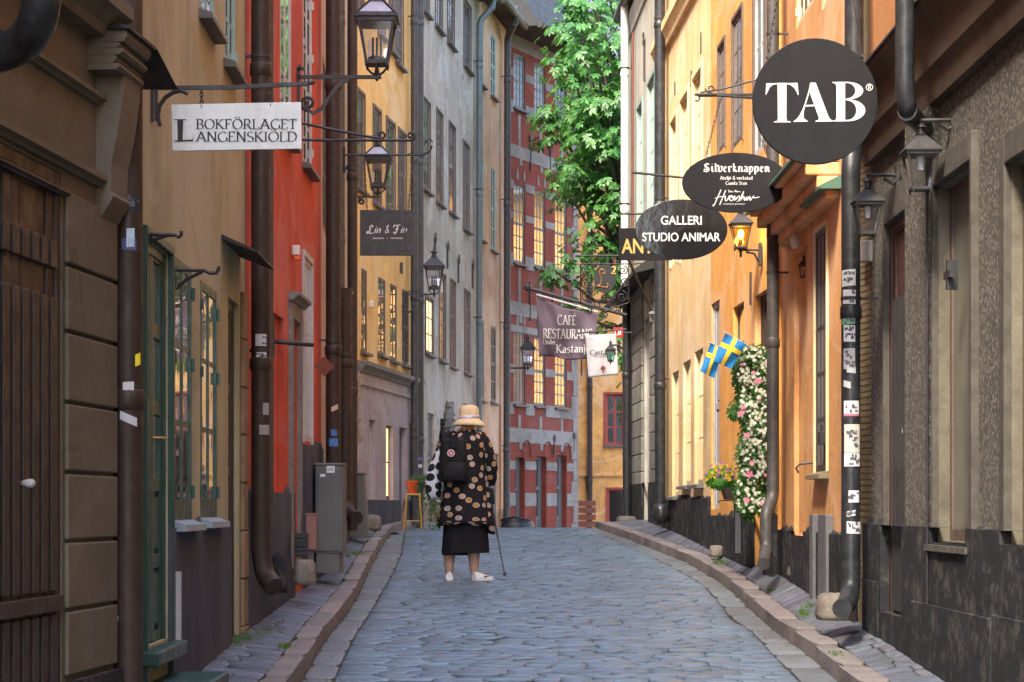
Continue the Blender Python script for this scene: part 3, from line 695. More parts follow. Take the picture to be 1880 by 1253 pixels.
# ---- H : red house with grey stone bands across the bend
H_ = Facade('red_banded_house', 'dark red house with grey stone bands and six-pane windows closing the street', 930, 41.2, 1060, 44.3, -1, 10.75, M_H, depth=8, far=.0)
wins = []
for (x0, x1, dyt, rows) in ((943, 964, 0, 0), (981, 1001, 1, 0), (1019, 1040, 2, 0)):
    yA = (95, 113, 138)[dyt]; yB = (336, 348, 358)[dyt]; yC = (608, 618, 628)[dyt]
    bA = (197, 214, 230)[dyt]; bB = (482, 490, 497)[dyt]; bC = (742, 745, 748)[dyt]
    for (t, b) in ((yA, bA), (yB, bB), (yC, bC)):
        H_.window(x0, x1, t, b, 3, 6, transom=3, rec=.03, mat=FRAME_GREY, fr=.05, bar=.026, pane=PANE_TOP if t == yA or (t == yC and x0 < 950) else PANE_H)
for (x0, x1, t) in ((946, 963, 840), (984, 1003, 838), (1022, 1040, 836)):
    H_.door(x0, x1, t, 1010, rec=.12, mat=FRAME_GREY, leaves=1, panels=3, glass=2, knob=False)
mb = MB()
def hv(y): return H_.v(935, y)
def hb(mb, y0, y1, w=.014):      # a stone band interrupted by the openings
    v1, v0 = hv(y0), hv(y1); us = [0]
    for h in sorted(H_.holes):
        if h[2] < v1-.02 and h[3] > v0+.02: us += [h[0]-.005, h[1]+.005]
    us.append(H_.L)
    for i in range(0, len(us)-1, 2): mb = MB(); mb.box(us[i], us[i+1], -.01, w, v0, v1); H_.put(mb, 'stone_band', M_HS, bevel=.004)
for (a, b) in ((-5, 85), (123, 138), (182, 204), (262, 286), (328, 344), (387, 400), (463, 488), (552, 577), (595, 608), (668, 684), (738, 760), (785, 812), (846, 862), (905, 930)):
    hb(None, a, b)
mb = MB()
for x in (953, 992, 1031):
    u = H_.u(x)
    for (a, b) in ((204, 262), (488, 552), (760, 785)): mb = MB(); mb.box(u-.055, u+.055, -.01, .012, hv(b)+.002, hv(a)-.002); H_.put(mb, 'stone_strip', M_HS)
for x in (955, 993, 1031):
    u = H_.u(x)
    for (a, b) in ((286, 298), (577, 590), (812, 824)): mb = MB(); mb.box(u-.06, u+.06, -.01, .02, hv(b), hv(a)-.002); H_.put(mb, 'keystone', M_HS)
    for s_ in (-.16, .16):
        for y in (325, 595): mb = MB(); mb.prism([(u+s_-.04, -.01, hv(y)), (u+s_+.04, -.01, hv(y)), (u+s_+.03, -.01, hv(y-14)), (u+s_, -.01, hv(y-20)), (u+s_-.03, -.01, hv(y-14))], (0, .032, 0)); H_.put(mb, 'stone_spike', M_HS)
mb = MB()
for x in (973, 1012, 1046):
    u = H_.u(x)
    for y in (822,): mb = MB(); mb.tube([(u+dx*.42-.0, .03, hv(838)+dz*.33) for dx, dz in arc(-.48, 0, .48, 1, 0, 180, 10)], .012, 5); H_.put(mb, 'door_arch', M_H)
mb = MB()
for i in range(26):
    a = H_.zb+i*.44; w_ = .34 if i % 2 else .24; mb.box(H_.L-w_, H_.L+.01, -.01, .022, a, a+.43)
H_.put(mb, 'quoin', M_HS, bevel=.008)
for (x, yt, yb) in ((973, 250, 315), (1009, 262, 330), (972, 520, 590), (1013, 525, 570), (1016, 800, 835), (1052, 796, 830)): anchor(H_, x, yt, yb)
roof(H_, 6.5, 3.0, eave=.75, over=.2, gut=ROOFM); H_.finish()

# ---- I : orange house across the small square
I_ = Facade('mottled_orange_house', 'mottled orange house with red framed windows beyond the chestnut tree', 1060, 50, 1145, 50, -1, 9.5, M_I, near=1.2, far=11, depth=7)
def iw(x0, x1, yt, yb, **k): I_.window(x0, x1, yt, yb, 2, 3, rec=.08, mat=FRAME_RED, fr=.06, bar=.04, casing=FRAME_RED, cw=.05, **k)
iw(1112, 1146, 724, 818); iw(1112, 1146, 420, 540); iw(1190, 1222, 724, 818); iw(1190, 1222, 420, 540); iw(1270, 1300, 724, 818); iw(1270, 1300, 420, 540); iw(1350, 1380, 420, 540)
iw(1350, 1380, 724, 818); iw(1430, 1460, 420, 540); iw(1430, 1460, 724, 818)
I_.window(1116, 1150, 899, 968, 1, 1, rec=.1, mat=FRAME_RED, pane=PANE_DARK, casing=FRAME_RED, cw=.05, sill=False)
I_.pipe([(1083, 300, .1), (1083, 1000, .1)], .06, PIPE_BROWN)
I_.band(1046, 1200, 872, 877, M_I, w=.05, name='string_course', u1=I_.u1)
anchor(I_, 1077, 875, 905); anchor(I_, 1068, 640, 690)
roof(I_, 3.0, 3.5, eave=.4, over=.1); I_.finish()
M_BLUEGREY = plaster('pale_blue_grey_plaster', (.11, .13, .18), (.09, .11, .155), streak=.3, stain_amt=.1)
K0 = Facade('pale_blue_house', 'pale blue grey house rising far behind the chestnut tree', 1000, 66, 1145, 66, -1, 19, M_BLUEGREY, near=3, far=14, depth=8)
for x in (1060, 1092, 1124, 1160): K0.window(x, x+14, 110, 170, 2, 3, rec=.08, mat=FRAME_PALE); K0.window(x, x+14, 230, 290, 2, 3, rec=.08, mat=FRAME_PALE)
roof(K0, 3, 4); K0.finish()

# ================================================================ RIGHT SIDE
M_J = plaster('pale_grey_plaster', (.50, .47, .40), (.40, .38, .33), streak=.6, stain_amt=.25)
M_JS = stone('weathered_grey_blocks', (.30, .285, .27), (.20, .19, .18), 10, island=.25)
M_K = plaster('pale_apricot_plaster', (.90, .67, .37), (.78, .53, .27), dark=.6, streak=.6, stain=(.45, .30, .18), stain_amt=.35)
M_M1 = plaster('orange_plaster', (.88, .45, .13), (.74, .35, .10), dark=.55, streak=.7, stain=(.40, .20, .08), stain_amt=.4)
M_M2 = plaster('apricot_orange_plaster', (.84, .45, .19), (.66, .34, .14), dark=.5, streak=.8, stain=(.40, .22, .12), stain_amt=.45)
M_CREAM = plaster('cream_reveal', (.85, .68, .38), (.78, .60, .32), streak=.2, stain_amt=.1)
M_N = stone('pebble_dash', (.20, .185, .16), (.11, .10, .09), 30, speck=.8, speckc=(.36, .335, .285), bump=1.4, bs=50, bd=.02, rough=.95, spec=.15, blotch=1.2)
M_NST = stone('brown_grey_sandstone', (.105, .095, .08), (.07, .063, .055), 9, rough=.9)
M_NSTL = stone('pale_worn_sandstone', (.175, .16, .12), (.12, .105, .08), 7, rough=.9)
M_NBAND = plaster('brown_cornice_plaster', (.13, .085, .055), (.09, .06, .04), streak=.3)
M_BRICK = plaster('yellow_brown_brick', (.25, .20, .11), (.18, .14, .08), streak=.4)
M_COPPER = paint('green_copper', (.05, .14, .10), .6, 0, .5, (.10, .07, .05), 8)

# ---- J
J = Facade('pale_grey_house', 'pale grey house with teal window frames and a stone block ground floor, far right', 1209, 28.0, 1150, 32.9, 1, 9.05, M_J, depth=6)
for (x0, x1, yt, yb) in ((1171, 1180, 203, 440), (1190, 1203, 158, 415)): J.window(x0, x1, yt, yb, 2, 4, rec=.03, mat=FRAME_TEAL, pane=PANE_PALE, fr=.07, sill=False, casing=FRAME_TEAL, cw=.05)
J.door(1183, 1195, 590, 990, rec=.05, mat=FRAME_PALE, leaves=1, panels=4, knob=False)
mb = MB(); vt = J.v(1152, 560)
n = 0; v = 1.5
hsd = [h for h in J.holes if h[3] < vt]
us = [0, J.u(1196), J.u(1182), J.L]
for (a, b) in ((us[0], us[1]-.01), (us[2]+.01, us[3])):
    mb = MB(); v = 1.5; row = 0
    while v < vt-.1:
        a_, b_ = a, b
        cut = a+(b-a)*(.35 if row % 2 else .62)
        for (p, q) in ((a, cut), (cut, b)): mb.box(p+.006, q-.006, 0, .03+.006*random.random(), v+.006, v+.245)
        v += .25; row += 1
    J.put(mb, 'stone_blocks', M_JS, bevel=.008)
J.plinth(1209, 1150, 888, M_BLPL, xr=1180, w=.04)
mb = MB(); mb.prism([(J.u0, 0, J.v(1160, 520)), (J.u0, .32, J.v(1160, 548)), (J.u0, .32, J.v(1160, 555)), (J.u0, 0, J.v(1160, 545))], (J.L, 0, 0)); J.put(mb, 'shop_canopy', ROOFM)
J.band(1209, 1150, 50, 85, M_J, w=.06, xr=1152); roof(J, 1.8, 2.5, eave=.09)
for (x, yt, yb) in ((1164, 110, 190), (1185, 62, 150)): anchor(J, x, yt, yb)
for (x, y0, y1) in ((1147, -200, 548),): J.pipe([(x, y0, .12), (x, y1, .12)], .058, PIPE_WHITE, w=.12)
J.pipe([(1150, 552, .12), (1151, 948, .12)], .062, PIPE_BLACK, w=.12)
J.pipe([(1162, 60, .05), (1162, 540, .05)], .018, paint('rusty_conduit', (.14, .05, .03), .7), w=.05, name='conduit', straps=False)
J.finish()
# ---- K
K_ = Facade('pale_apricot_house', 'pale apricot house with tall cream windows in deep reveals', 1305, 22.8, 1209, 28.0, 1, 11.5, M_K)
for (x0, x1, yt, yb) in ((1232, 1243, 228, 490), (1250, 1264, 188, 480), (1273, 1289, 148, 470)):
    K_.window(x0, x1, yt, yb, 2, 5, rec=.04, mat=FRAME_CREAM, pane=PANE_CURT, casing=M_CREAM, cw=.07, sill=False, fr=.06, bar=.03)
for (x0, x1, yb) in ((1236, 1248, 45), (1256, 1272, 10)): K_.window(x0, x1, yb-190, yb, 2, 4, rec=.03, mat=FRAME_CREAM, pane=PANE_CURT, casing=M_CREAM, cw=.06, sill=False)
for (x0, x1, yt, yb) in ((1234, 1246, 686, 912), (1254, 1268, 667, 892), (1275, 1291, 647, 890)):
    K_.window(x0, x1, yt, yb, 1, 3, rec=.05, mat=FRAME_CREAM, pane=PANE_CURT, sill=True, sillmat=FRAME_GREY)
K_.band(1305, 1209, 60, 98, M_K, w=.11, name='cornice', xr=1222)
K_.plinth(1305, 1209, 917, M_BLPL, xr=1250, w=.04)
mb = MB()
for i in range(22):
    a = 1.1+i*.33; wd = .42 if i % 2 else .3; mb.box(K_.L-wd, K_.L-.01, 0, .03, a, a+.322)
    if a > 6.4: break
K_.put(mb, 'quoin', M_TAN, bevel=.01)
pk = K_.pipe([(1211, -400, .12), (1212, 925, .12)], .068, PIPE_BLACK, w=.12)
u, v = K_.uv(1213, 943, .16); mb = MB(); mb.lathe([(.07, .12), (.10, .06), (.12, -.02), (.10, -.09), (.04, -.13)], (u, .16, v), 12); K_.put(mb, 'plastic_shoe_cover', paint('black_plastic', (.03, .03, .033), .25, 0, .1), pk, smooth=True)
for (x, yt, yb) in ((1270, 130, 160), (1240, 150, 175), (1288, 60, 100)):
    u = K_.u(x); mb = MB(); mb.box(u-.008, u+.008, 0, .015, K_.v(x, yb), K_.v(x, yt)); K_.put(mb, 'wall_anchor', IRON2)
K_.finish()
# ---- M1
M1 = Facade('orange_house', 'orange house with a drainpipe, a lit wall lantern and flowers by its door', 1428, 18.35, 1305, 22.8, 1, 11.5, M_M1)
for (x0, x1, yt, yb) in ((1320, 1332, 92, 282), (1346, 1364, 42, 275)): M1.window(x0, x1, yt, yb, 2, 4, rec=.01, mat=FRAME_BROWN, pane=PANE_PALE, sill=False, casing=FRAME_BROWN, cw=.04)
M1.window(1386, 1407, -190, 290, 2, 5, rec=.01, mat=FRAME_PALE, pane=PANE_PALE, sill=False, casing=FRAME_BROWN, cw=.05)
M1.door(1306, 1321, 560, 935, rec=.03, mat=FRAME_PALE, leaves=1, panels=2, glass=0, knob=False)
M1.window(1346, 1366, 566, 700, 1, 2, rec=.055, mat=FRAME_BROWN, pane=PANE_DARK, sill=False)
M1.door(1386, 1408, 545, 1060, rec=.065, mat=M_DOORBR, leaves=1, panels=3, glass=1, knob=False)
M1.plinth(1428, 1305, 948, M_BLPL, xr=1360, w=.04)
for (x, yt, yb) in ((1296, 545, 600),):
    pass
M1.pipe([(1419, -400, .12), (1419, 915, .12), (1406, 940, .2), (1407, 1010, .2), (1402, 1036, .28)], .052, PIPE_DGREY, w=.12)
mb = MB(); u = M1.u(1380); mb.box(u-.01, u+.01, 0, .02, M1.v(1380, 560), M1.v(1380, 500)); M1.put(mb, 'wall_anchor', IRON2)
M1.finish()
# ---- M2
M2 = Facade('apricot_house', 'apricot orange house with green copper door hood and iron shuttered window', 1576, 14.38, 1429, 18.55, 1, 12, M_M2)
M2.window(1462, 1498, -220, 55, 4, 4, rec=.02, mat=FRAME_CREAM, pane=PANE_CURT, sill=False, hinges=True)
M2.window(1509, 1536, -260, 20, 4, 4, rec=.02, mat=FRAME_CREAM, pane=PANE_CURT, sill=False, hinges=True)
M2.window(1498, 1520, 430, 870, 3, 5, rec=.008, fr=.05, bar=.03, mat=IRON2, pane=flat('grey_blind', (.20, .19, .19), .8), sill=True, sillmat=M_BRICK, casing=M_CREAM, cw=.03)
M2.opening(1458, 1482, 452, 985, rec=.04, mat=M_M2, name='arched_niche', xr=1481)
M2.plinth(1576, 1429, 978, M_BLPL, xr=1500, w=.035)
mb = MB(); va, vb = M2.v(1441, 385), M2.v(1441, 455); u1_ = M2.u(1441); u0_ = M2.u(1541)
for (a, b, w_) in ((0, .22, .10), (.22, .5, .16), (.5, .8, .24), (.8, .95, .30)):
    mb.box(u0_, u1_, -.01, w_, vb+(va-vb)*a, vb+(va-vb)*b-.004)
ho = M2.put(mb, 'door_hood', M_M2, bevel=.012)
mb = MB(); mb.prism([(u0_-.03, 0, va-.01), (u0_-.03, .34, va-.05), (u0_-.03, .34, va-.03), (u0_-.03, 0, va+.12)], (u1_-u0_+.06, 0, 0)); M2.put(mb, 'copper_cover', M_COPPER, ho)
mb = MB(); a, b = M2.u(1545), M2.u(1506); v_ = M2.v(1506, 378); mb.prism([(a, 0, v_+.08), (a, .16, v_), (a, .16, v_-.02), (a, 0, v_-.02)], (b-a, 0, 0)); M2.put(mb, 'window_hood', M_COPPER)
ps = M2.pipe([(1568, -500, .13), (1568, 255, .13), (1562, 300, .17), (1562, 1085, .17), (1556, 1108, .22), (1546, 1118, .30)], .062, PIPE_BLACK, w=.13, step=2.4)
for (x, y, sw, sh, c, rt, mk) in ((1556, 512, 24, 30, (.62, .62, .6), 5, 10), (1557, 547, 22, 26, (.66, .66, .66), -3, 3), (1550, 574, 10, 13, (.7, .7, .7), 0, 2), (1565, 575, 13, 19, (.62, .22, .32), 3, 3),
                                  (1556, 591, 22, 12, (.18, .42, .25), 5, 6), (1557, 614, 20, 30, (.7, .7, .7), -3, 9), (1557, 660, 20, 38, (.36, .35, .36), 2, 12), (1560, 680, 16, 12, (.5, .54, .55), -8, 0), (1553, 707, 12, 12, (.5, .5, .5), -20, 0),
                                  (1561, 750, 27, 26, (.66, .64, .66), 0, 6), (1561, 763, 27, 4, (.55, .15, .25), 0, 0), (1562, 806, 28, 52, (.55, .52, .46), 0, 14), (1562, 845, 28, 24, (.72, .72, .72), 0, 12),
                                  (1565, 912, 20, 22, (.66, .7, .74), 0, 6), (1560, 943, 16, 10, (.6, .6, .6), 10, 5), (1565, 969, 26, 22, (.70, .70, .70), -3, 8)):
    M2.sticker(ps, x, y, sw, sh, c, rt, w=.17, r=.0625, marks=mk, ax=1562)
for (x0, x1, yt, yb) in ((1488, 1494, 945, 1075), (1504, 1518, 945, 1078)):
    a, b = sorted((M2.u(x0, .05), M2.u(x1, .05))); mb = MB(); mb.box(a, b, .0, .06, M2.zb+.3, M2.v(x0, yt)); M2.put(mb, 'steel_guard', paint('bare_steel', (.16, .16, .17), .45, .3, .4), bevel=.004)
u, v = M2.uv(1455, 443, .07); mb = MB(); mb.lathe([(.02, -.06), (.036, -.03), (.04, .015), (.022, .055)], (u, .05, v), 12); M2.put(mb, 'siren', flat('white_plastic', (.7, .66, .6)), smooth=True)
mb = MB(); u, v = M2.uv(1478, 850, .06); mb.tube([(u, 0, v), (u, .10, v-.01), (u, .13, v-.04), (u, .11, v-.08)], .01, 6); M2.put(mb, 'iron_hook', IRON2)
u, v = M2.uv(1503, 800, .05); mb = MB(); mb.box(u-.045, u+.045, .0, .05, v-.07, v+.03); mb.tube([(u-.03, .03, v+.03), (u-.03, .03, v+.08), (u+.03, .03, v+.08), (u+.03, .03, v+.03)], .008, 6); M2.put(mb, 'padlock', IRON, bevel=.006)
M2.finish()
# ---- N : pebble dash
NN = Facade('pebble_dash_house', 'dark pebble dash house with orange upper storey at the near right', 1880, 9.98, 1600, 14.07, 1, 12.5, M_N, near=15)
NN.window(1724, 1793, 330, 998, 2, 1, rec=.07, mat=FRAME_BROWN, pane=PANE_MID, sill=True, sillmat=M_NST, xr=1745, fr=.06, reveal=M_NSTL)
NN.door(1633, 1673, 410, 1125, rec=.010, mat=paint('dark_red_door', (.055, .022, .018), .5, 0, .2), xr=1640, leaves=1, panels=3, knob=False)
_dr = [c for c in NN.e.children if c.name.startswith('door')][0]
mb = MB(); a, b = NN.u(1672), NN.u(1641); k = 13
for i in range(k):
    x = a+(b-a)*(i+.5)/k; mb.box(x-(b-a)/k*.36, x+(b-a)/k*.36, -.002, .012, NN.v(1641, 1120), NN.v(1641, 552))
NN.put(mb, 'roller_gate', paint('gate_black', (.028, .028, .03), .5, 0, .2), _dr)
mb = MB(); mb.box(a, b, -.012, -.002, NN.v(1641, 1120), NN.v(1641, 552)); NN.put(mb, 'gate_back', IRON, _dr)
NN.sticker(_dr, 1662, 793, 14, 10, (.5, .55, .65), -10, w=-.01, r=.03)
NN.window(1858, 1960, 300, 1000, 2, 1, rec=.06, mat=FRAME_BROWN, pane=PANE_DARK, sill=False, xr=1862, reveal=M_NSTL)
mb = MB()
for (h, cw, tp) in ((NN.holes[0], .05, .15), (NN.holes[1], .03, .2), (NN.holes[2], .10, .15)):
    for (p, q, r, t) in ((h[0]-cw, h[0]-.001, h[2]-.05, h[3]+tp), (h[1]+.001, h[1]+cw, h[2]-.05, h[3]+tp), (h[0]-.001, h[1]+.001, h[3]+.001, h[3]+tp)): mb.box(p, q, -.02, .04, r, t)
NN.put(mb, 'stone_casing', M_NST, bevel=.008)
mb = MB(); mb.box(NN.u(1722), NN.u(1676), -.01, .05, NN.v(1700, 1150), NN.v(1700, 300)+.4); NN.put(mb, 'pilaster', M_N, bevel=.01)
random.seed(31)
vj = NN.v(1700, 1098)
for (xa, xb, dz) in ((2100, 1846, .0), (1843, 1694, -.02), (1630, 1602, .05)):
    mb = MB(); a_, b_ = sorted((NN.u(xa), NN.u(xb))); mb.box(a_, b_, .05, .070, NN.zb, vj+dz); NN.put(mb, 'plinth_block', M_BLPL, bevel=.004)
NN.plinth(1850, 1600, 967, M_BLPL, xr=1700, w=.06, u0=NN.u0)
vt, vb = NN.v(1608, 161), NN.v(1608, 298)
mb = MB(); mb.prism([(NN.u0, -.01, vb), (NN.u0, .05, vb), (NN.u0, .07, vb+.12), (NN.u0, .10, vb+.16), (NN.u0, .12, vb+.34), (NN.u0, .20, vt-.05), (NN.u0, .20, vt-.01), (NN.u0, -.01, vt+.02)], (NN.u1-NN.u0, 0, 0)); NN.put(mb, 'cornice', M_NBAND)
mb = MB(); mb.prism([(NN.u0, 0, vt+.06), (NN.u0, .215, vt-.005), (NN.u0, .215, vt-.02), (NN.u0, 0, vt)], (NN.u1-NN.u0, 0, 0)); NN.put(mb, 'cornice_flashing', ROOFM)
mb = MB(); mb.box(NN.u0, NN.u1, 0, .012, vt+.05, NN.top-.01); NN.put(mb, 'upper_wall', M_A2)
NN.pipe([(1661, -600, .27), (1661, 165, .27), (1666, 205, .25), (1693, 232, .10), (1702, 240, .04)], .052, PIPE_BLACK, w=.27)
NN.pipe([(1702, 240, .07), (1702, 1110, .07)], .008, IRON, w=.07, name='cable', straps=False, step=9)
u, v = NN.uv(1741, 505, .05); mb = MB(); mb.box(u-.02, u+.02, 0, .06, v-.08, v+.08); mb.box(u-.08, u+.08, .04, .06, v-.02, v+.02); NN.put(mb, 'shutter_catch', IRON)
NN.finish()
# brick side of the gap between apricot and pebble dash houses
GP = Facade('brick_gap_wall', 'strip of yellow brown brick wall between apricot and pebble dash houses', 1600, 14.10, 1577, 14.36, 1, 11.9, M_BRICK, depth=3, cat='wall')
mb = MB(); a, b = 0, GP.L; v = .3
while v < 4:
    mb.box(a, b, -.01, .005, v, v+.034); v += .042
GP.put(mb, 'brick_course', M_BRICK)
u, v = GP.uv(1592, 462, .04); mb = MB(); mb.box(u-.04, u+.06, .01, .08, v-.07, v+.07); GP.put(mb, 'meter_box', FRAME_PALE, bevel=.008)
GP.finish()
# ---------------------------------------------------------------- ground
M_SETT = stone('blue_grey_setts', (.145, .215, .285), (.095, .145, .20), 16, rough=.34, bump=.5, island=.16, spec=.55, bs=40, bd=.004)
M_JOINT = stone('sandy_joint_dirt', (.075, .062, .042), (.04, .034, .024), 30, rough=.95, bump=.8, moss=.6)
M_PAVE = stone('blue_violet_paving', (.135, .145, .175), (.09, .095, .12), 14, rough=.5, bump=.6, island=.2, spec=.4)
M_KERB = stone('pink_granite', (.27, .235, .225), (.17, .155, .15), 60, rough=.7, bump=.7, island=.15, spec=.3, bs=90)
M_GUT = stone('grey_gutter_slab', (.165, .185, .20), (.12, .135, .145), 16, rough=.5, bump=.4, island=.16, spec=.4)
M_EARTH = stone('earth', (.10, .09, .07), (.07, .06, .05), 3, rough=.95)
M_SQ = stone('square_cobbles', (.16, .16, .17), (.10, .10, .11), 5, rough=.7)
def line(pts):                                  # photograph pixels on the road surface -> (Y, X)
    out = []
    for (px, py) in pts:
        Y = 5850/(py-775.0); out.append((Y, (px-CX)/F*Y))
    return sorted(out)
def interp(tab, Y):
    if Y <= tab[0][0]:
        (a, b), (c, d) = tab[0], tab[1]; return b+(d-b)*(Y-a)/(c-a) if Y > a-4 else b+(d-b)*(-4)/(c-a)
    for (a, b), (c, d) in zip(tab, tab[1:]):
        if Y <= c: return b+(d-b)*(Y-a)/(c-a)
    return tab[-1][1]
LKf = line([(551,1253),(601,1168),(628,1138),(655,1098),(675,1051),(698,1007),(720,977)])+[(31.5, -1.35), (35, -.75), (38.5, -.25), (41.5, .25), (44.5, 1.6)]
LKi = line([(465+14,1253+26),(554,1172),(608,1108),(626,1084),(690,985)])
RKf = line([(1103,972),(1152,989),(1215,1014),(1265,1034),(1322,1068),(1353,1093),(1380,1121),(1427,1161),(1481,1198),(1541,1253)])+[(31, 1.22), (33.5, 1.30), (35, 2.5)]
LG = line([(611,1253),(648,1172),(688,1111),(723,1048),(737,1017),(743,976)])+[(32, -1.1), (36, -.4), (41, .45), (44.5, 1.8)]
RG = line([(1120,989),(1178,1014),(1249,1048),(1292,1074),(1326,1111),(1344,1138),(1377,1155),(1417,1198),(1471,1253)])+[(30.5, 1.0), (33.5, 1.05), (35, 2.2)]
def extend(t, slope): Y0, X0 = t[0]; return [(-8, X0+slope*(-8-Y0))]+t
LKf = extend(LKf, .012); RKf = extend(RKf, 0.0); LG = extend(LG, .012); RG = extend(RG, 0.0)
def lk(Y): return interp(LKf, Y)
def rk(Y): return interp(RKf, Y)
def lg(Y): return max(interp(LG, Y), lk(Y)+.12)
def rg(Y): return min(interp(RG, Y), rk(Y)-.12)
LW = sorted([(f.world(u, 0, 0).y, f.world(u, 0, 0).x) for f in (A, B, C_, D_, E_, F_, G_, H_) for u in (max(f.u0, -12), f.L)])
RW = sorted([(f.world(u, 0, 0).y, f.world(u, 0, 0).x) for f in (NN, M2, M1, K_, J) for u in (max(f.u0, -12), f.L)])
def lw(Y): return interp(LW, Y)
def rw(Y): return interp(RW, Y)
LH = [(0, .12), (22, .12), (27, .15), (33, .12), (45, .10)]; RH = [(0, .10), (11.4, .11), (14, .145), (18, .19), (22, .18), (26, .17), (31, .12), (36, .1)]
def lh(Y): return interp(LH, Y)
def rh(Y): return interp(RH, Y)
# base sheets
def sheet(name, y0, y1, xa, xb, zf, mat, step=.5, nx=4):
    mb = MB(); n = int((y1-y0)/step); rows = []
    for i in range(n+1):
        Y = y0+(y1-y0)*i/n; a, b = xa(Y), xb(Y); rows.append([(a+(b-a)*k/nx, Y, zf(Y, k/nx)) for k in range(nx+1)])
    vs = [p for r in rows for p in r]; m = nx+1
    mb.add(vs, [(i*m+k, i*m+k+1, (i+1)*m+k+1, (i+1)*m+k) for i in range(n) for k in range(nx)])
    return tag(mb.build(name, mat), kind='structure')
sheet('road_bed', -6, 33, lambda Y: lw(Y)-.4, lambda Y: rw(Y)+.4, lambda Y, t: roadz(Y)-.013, M_JOINT)
mb = MB(); mb.quad((-400, -300, -1.3), (400, -300, -1.3), (400, 700, -1.3), (-400, 700, -1.3)); tag(mb.build('ground', M_EARTH), kind='structure')
sheet('square', 33, 70, lambda Y: lw(Y)-.6 if Y < 44 else -6, lambda Y: 14, lambda Y, t: roadz(min(Y, 46))-.014, M_SQ)
def sett(mb, q, z, h, inset, tilt, cut=None):
    """q: 4 corners (x,y) ; a worn, rounded stone top"""
    c = (sum(p[0] for p in q)/4, sum(p[1] for p in q)/4); tx, ty = rnd(-tilt, tilt), rnd(-tilt, tilt)
    ct = cut or rnd(.10, .16)
    def ring(f, dz, rough=0):
        o = []
        for i in range(4):
            p, n_ = q[i], q[(i+1) % 4]
            for t in (ct, 1-ct):
                x = p[0]+(n_[0]-p[0])*t; y = p[1]+(n_[1]-p[1])*t
                x = c[0]+(x-c[0])*f[0]; y = c[1]+(y-c[1])*f[1]
                o.append((x+rnd(-rough, rough), y+rnd(-rough, rough), z(x, y)+dz+tx*(x-c[0])+ty*(y-c[1])))
        return o
    wx = max(abs(q[1][0]-q[0][0]), .02); wy = max(abs(q[2][1]-q[1][1]), .02)
    fx, fy = max(.4, 1-2*inset/wx), max(.4, 1-2*inset/wy)
    r0 = ring((1, 1), -.03, .002); r1 = ring((1, 1), h-.006, .003); r2 = ring((fx, fy), h, .002); r3 = ring((fx*.6, fy*.5), h+.0012)
    fs = []
    for k in range(3): fs += [(k*8+i, k*8+(i+1) % 8, (k+1)*8+(i+1) % 8, (k+1)*8+i) for i in range(8)]
    fs.append(tuple(range(24, 32))); mb.add(r0+r1+r2+r3, fs)
random.seed(11)
mb = MB(); Y = 8.6
while Y < 33.2:
    d = rnd(.10, .15); xa, xb = lg(Y)+.005, rg(Y)-.005; x = xa; jit = rnd(0, 6)
    bow = lambda X: .02*math.sin(X*1.7+jit)+.012*math.sin(X*5+Y)
    while x < xb-.02:
        w_ = rnd(.16, .34)
        if x+w_ > xb-.08: w_ = xb-x
        g = .002; y0, y1 = Y+g, Y+d-g
        q = [(x+g, y0+bow(x)+rnd(-.004, .004)), (x+w_-g, y0+bow(x+w_)+rnd(-.004, .004)), (x+w_-g, y1+bow(x+w_)+rnd(-.004, .004)), (x+g, y1+bow(x)+rnd(-.004, .004))]
        h0 = rnd(-.007, .007)
        sett(mb, q, lambda X, YY: roadz(YY), h0*.7, .010, .028, rnd(.10, .33))
        x += w_
    Y += d
tag(mb.build('road', M_SETT, smooth=2), kind='structure')
# gutter slabs and kerb stones and pavement
def strip(name, fa, fb, zf, mat, la, lb, y0, y1, h=0.0, inset=.012, gap=.005, thick=.03, tilt=.01, skew=0.0, cols=1):
    mb = MB(); Y = y0
    while Y < y1:
        L = rnd(la, lb)
        q = [(fa(Y)+gap, Y+gap), (fb(Y)-gap, Y+gap+skew), (fb(Y+L+skew)-gap, Y+L-gap+skew), (fa(Y+L)+gap, Y+L-gap)]
        sett(mb, q, zf, h+rnd(-.003, .003), inset, tilt); Y += L
    return tag(mb.build(name, mat, smooth=2), kind='structure')
strip('left_gutter', lambda Y: lk(Y)+.0, lambda Y: lg(Y), lambda X, Y: roadz(Y), M_GUT, .55, 1.1, 8.6, 33)
strip('right_gutter', lambda Y: rg(Y), lambda Y: rk(Y), lambda X, Y: roadz(Y), M_GUT, .55, 1.1, 8.6, 33)
KW = .155
strip('left_kerb', lambda Y: lk(Y)-KW, lk, lambda X, Y: roadz(Y), M_KERB, .7, 1.3, 8.6, 33, h=.10, inset=.009, tilt=.02)
strip('right_kerb', rk, lambda Y: rk(Y)+KW+.02, lambda X, Y: roadz(Y), M_KERB, .6, 1.2, 8.6, 33, h=.095, inset=.009, tilt=.02)
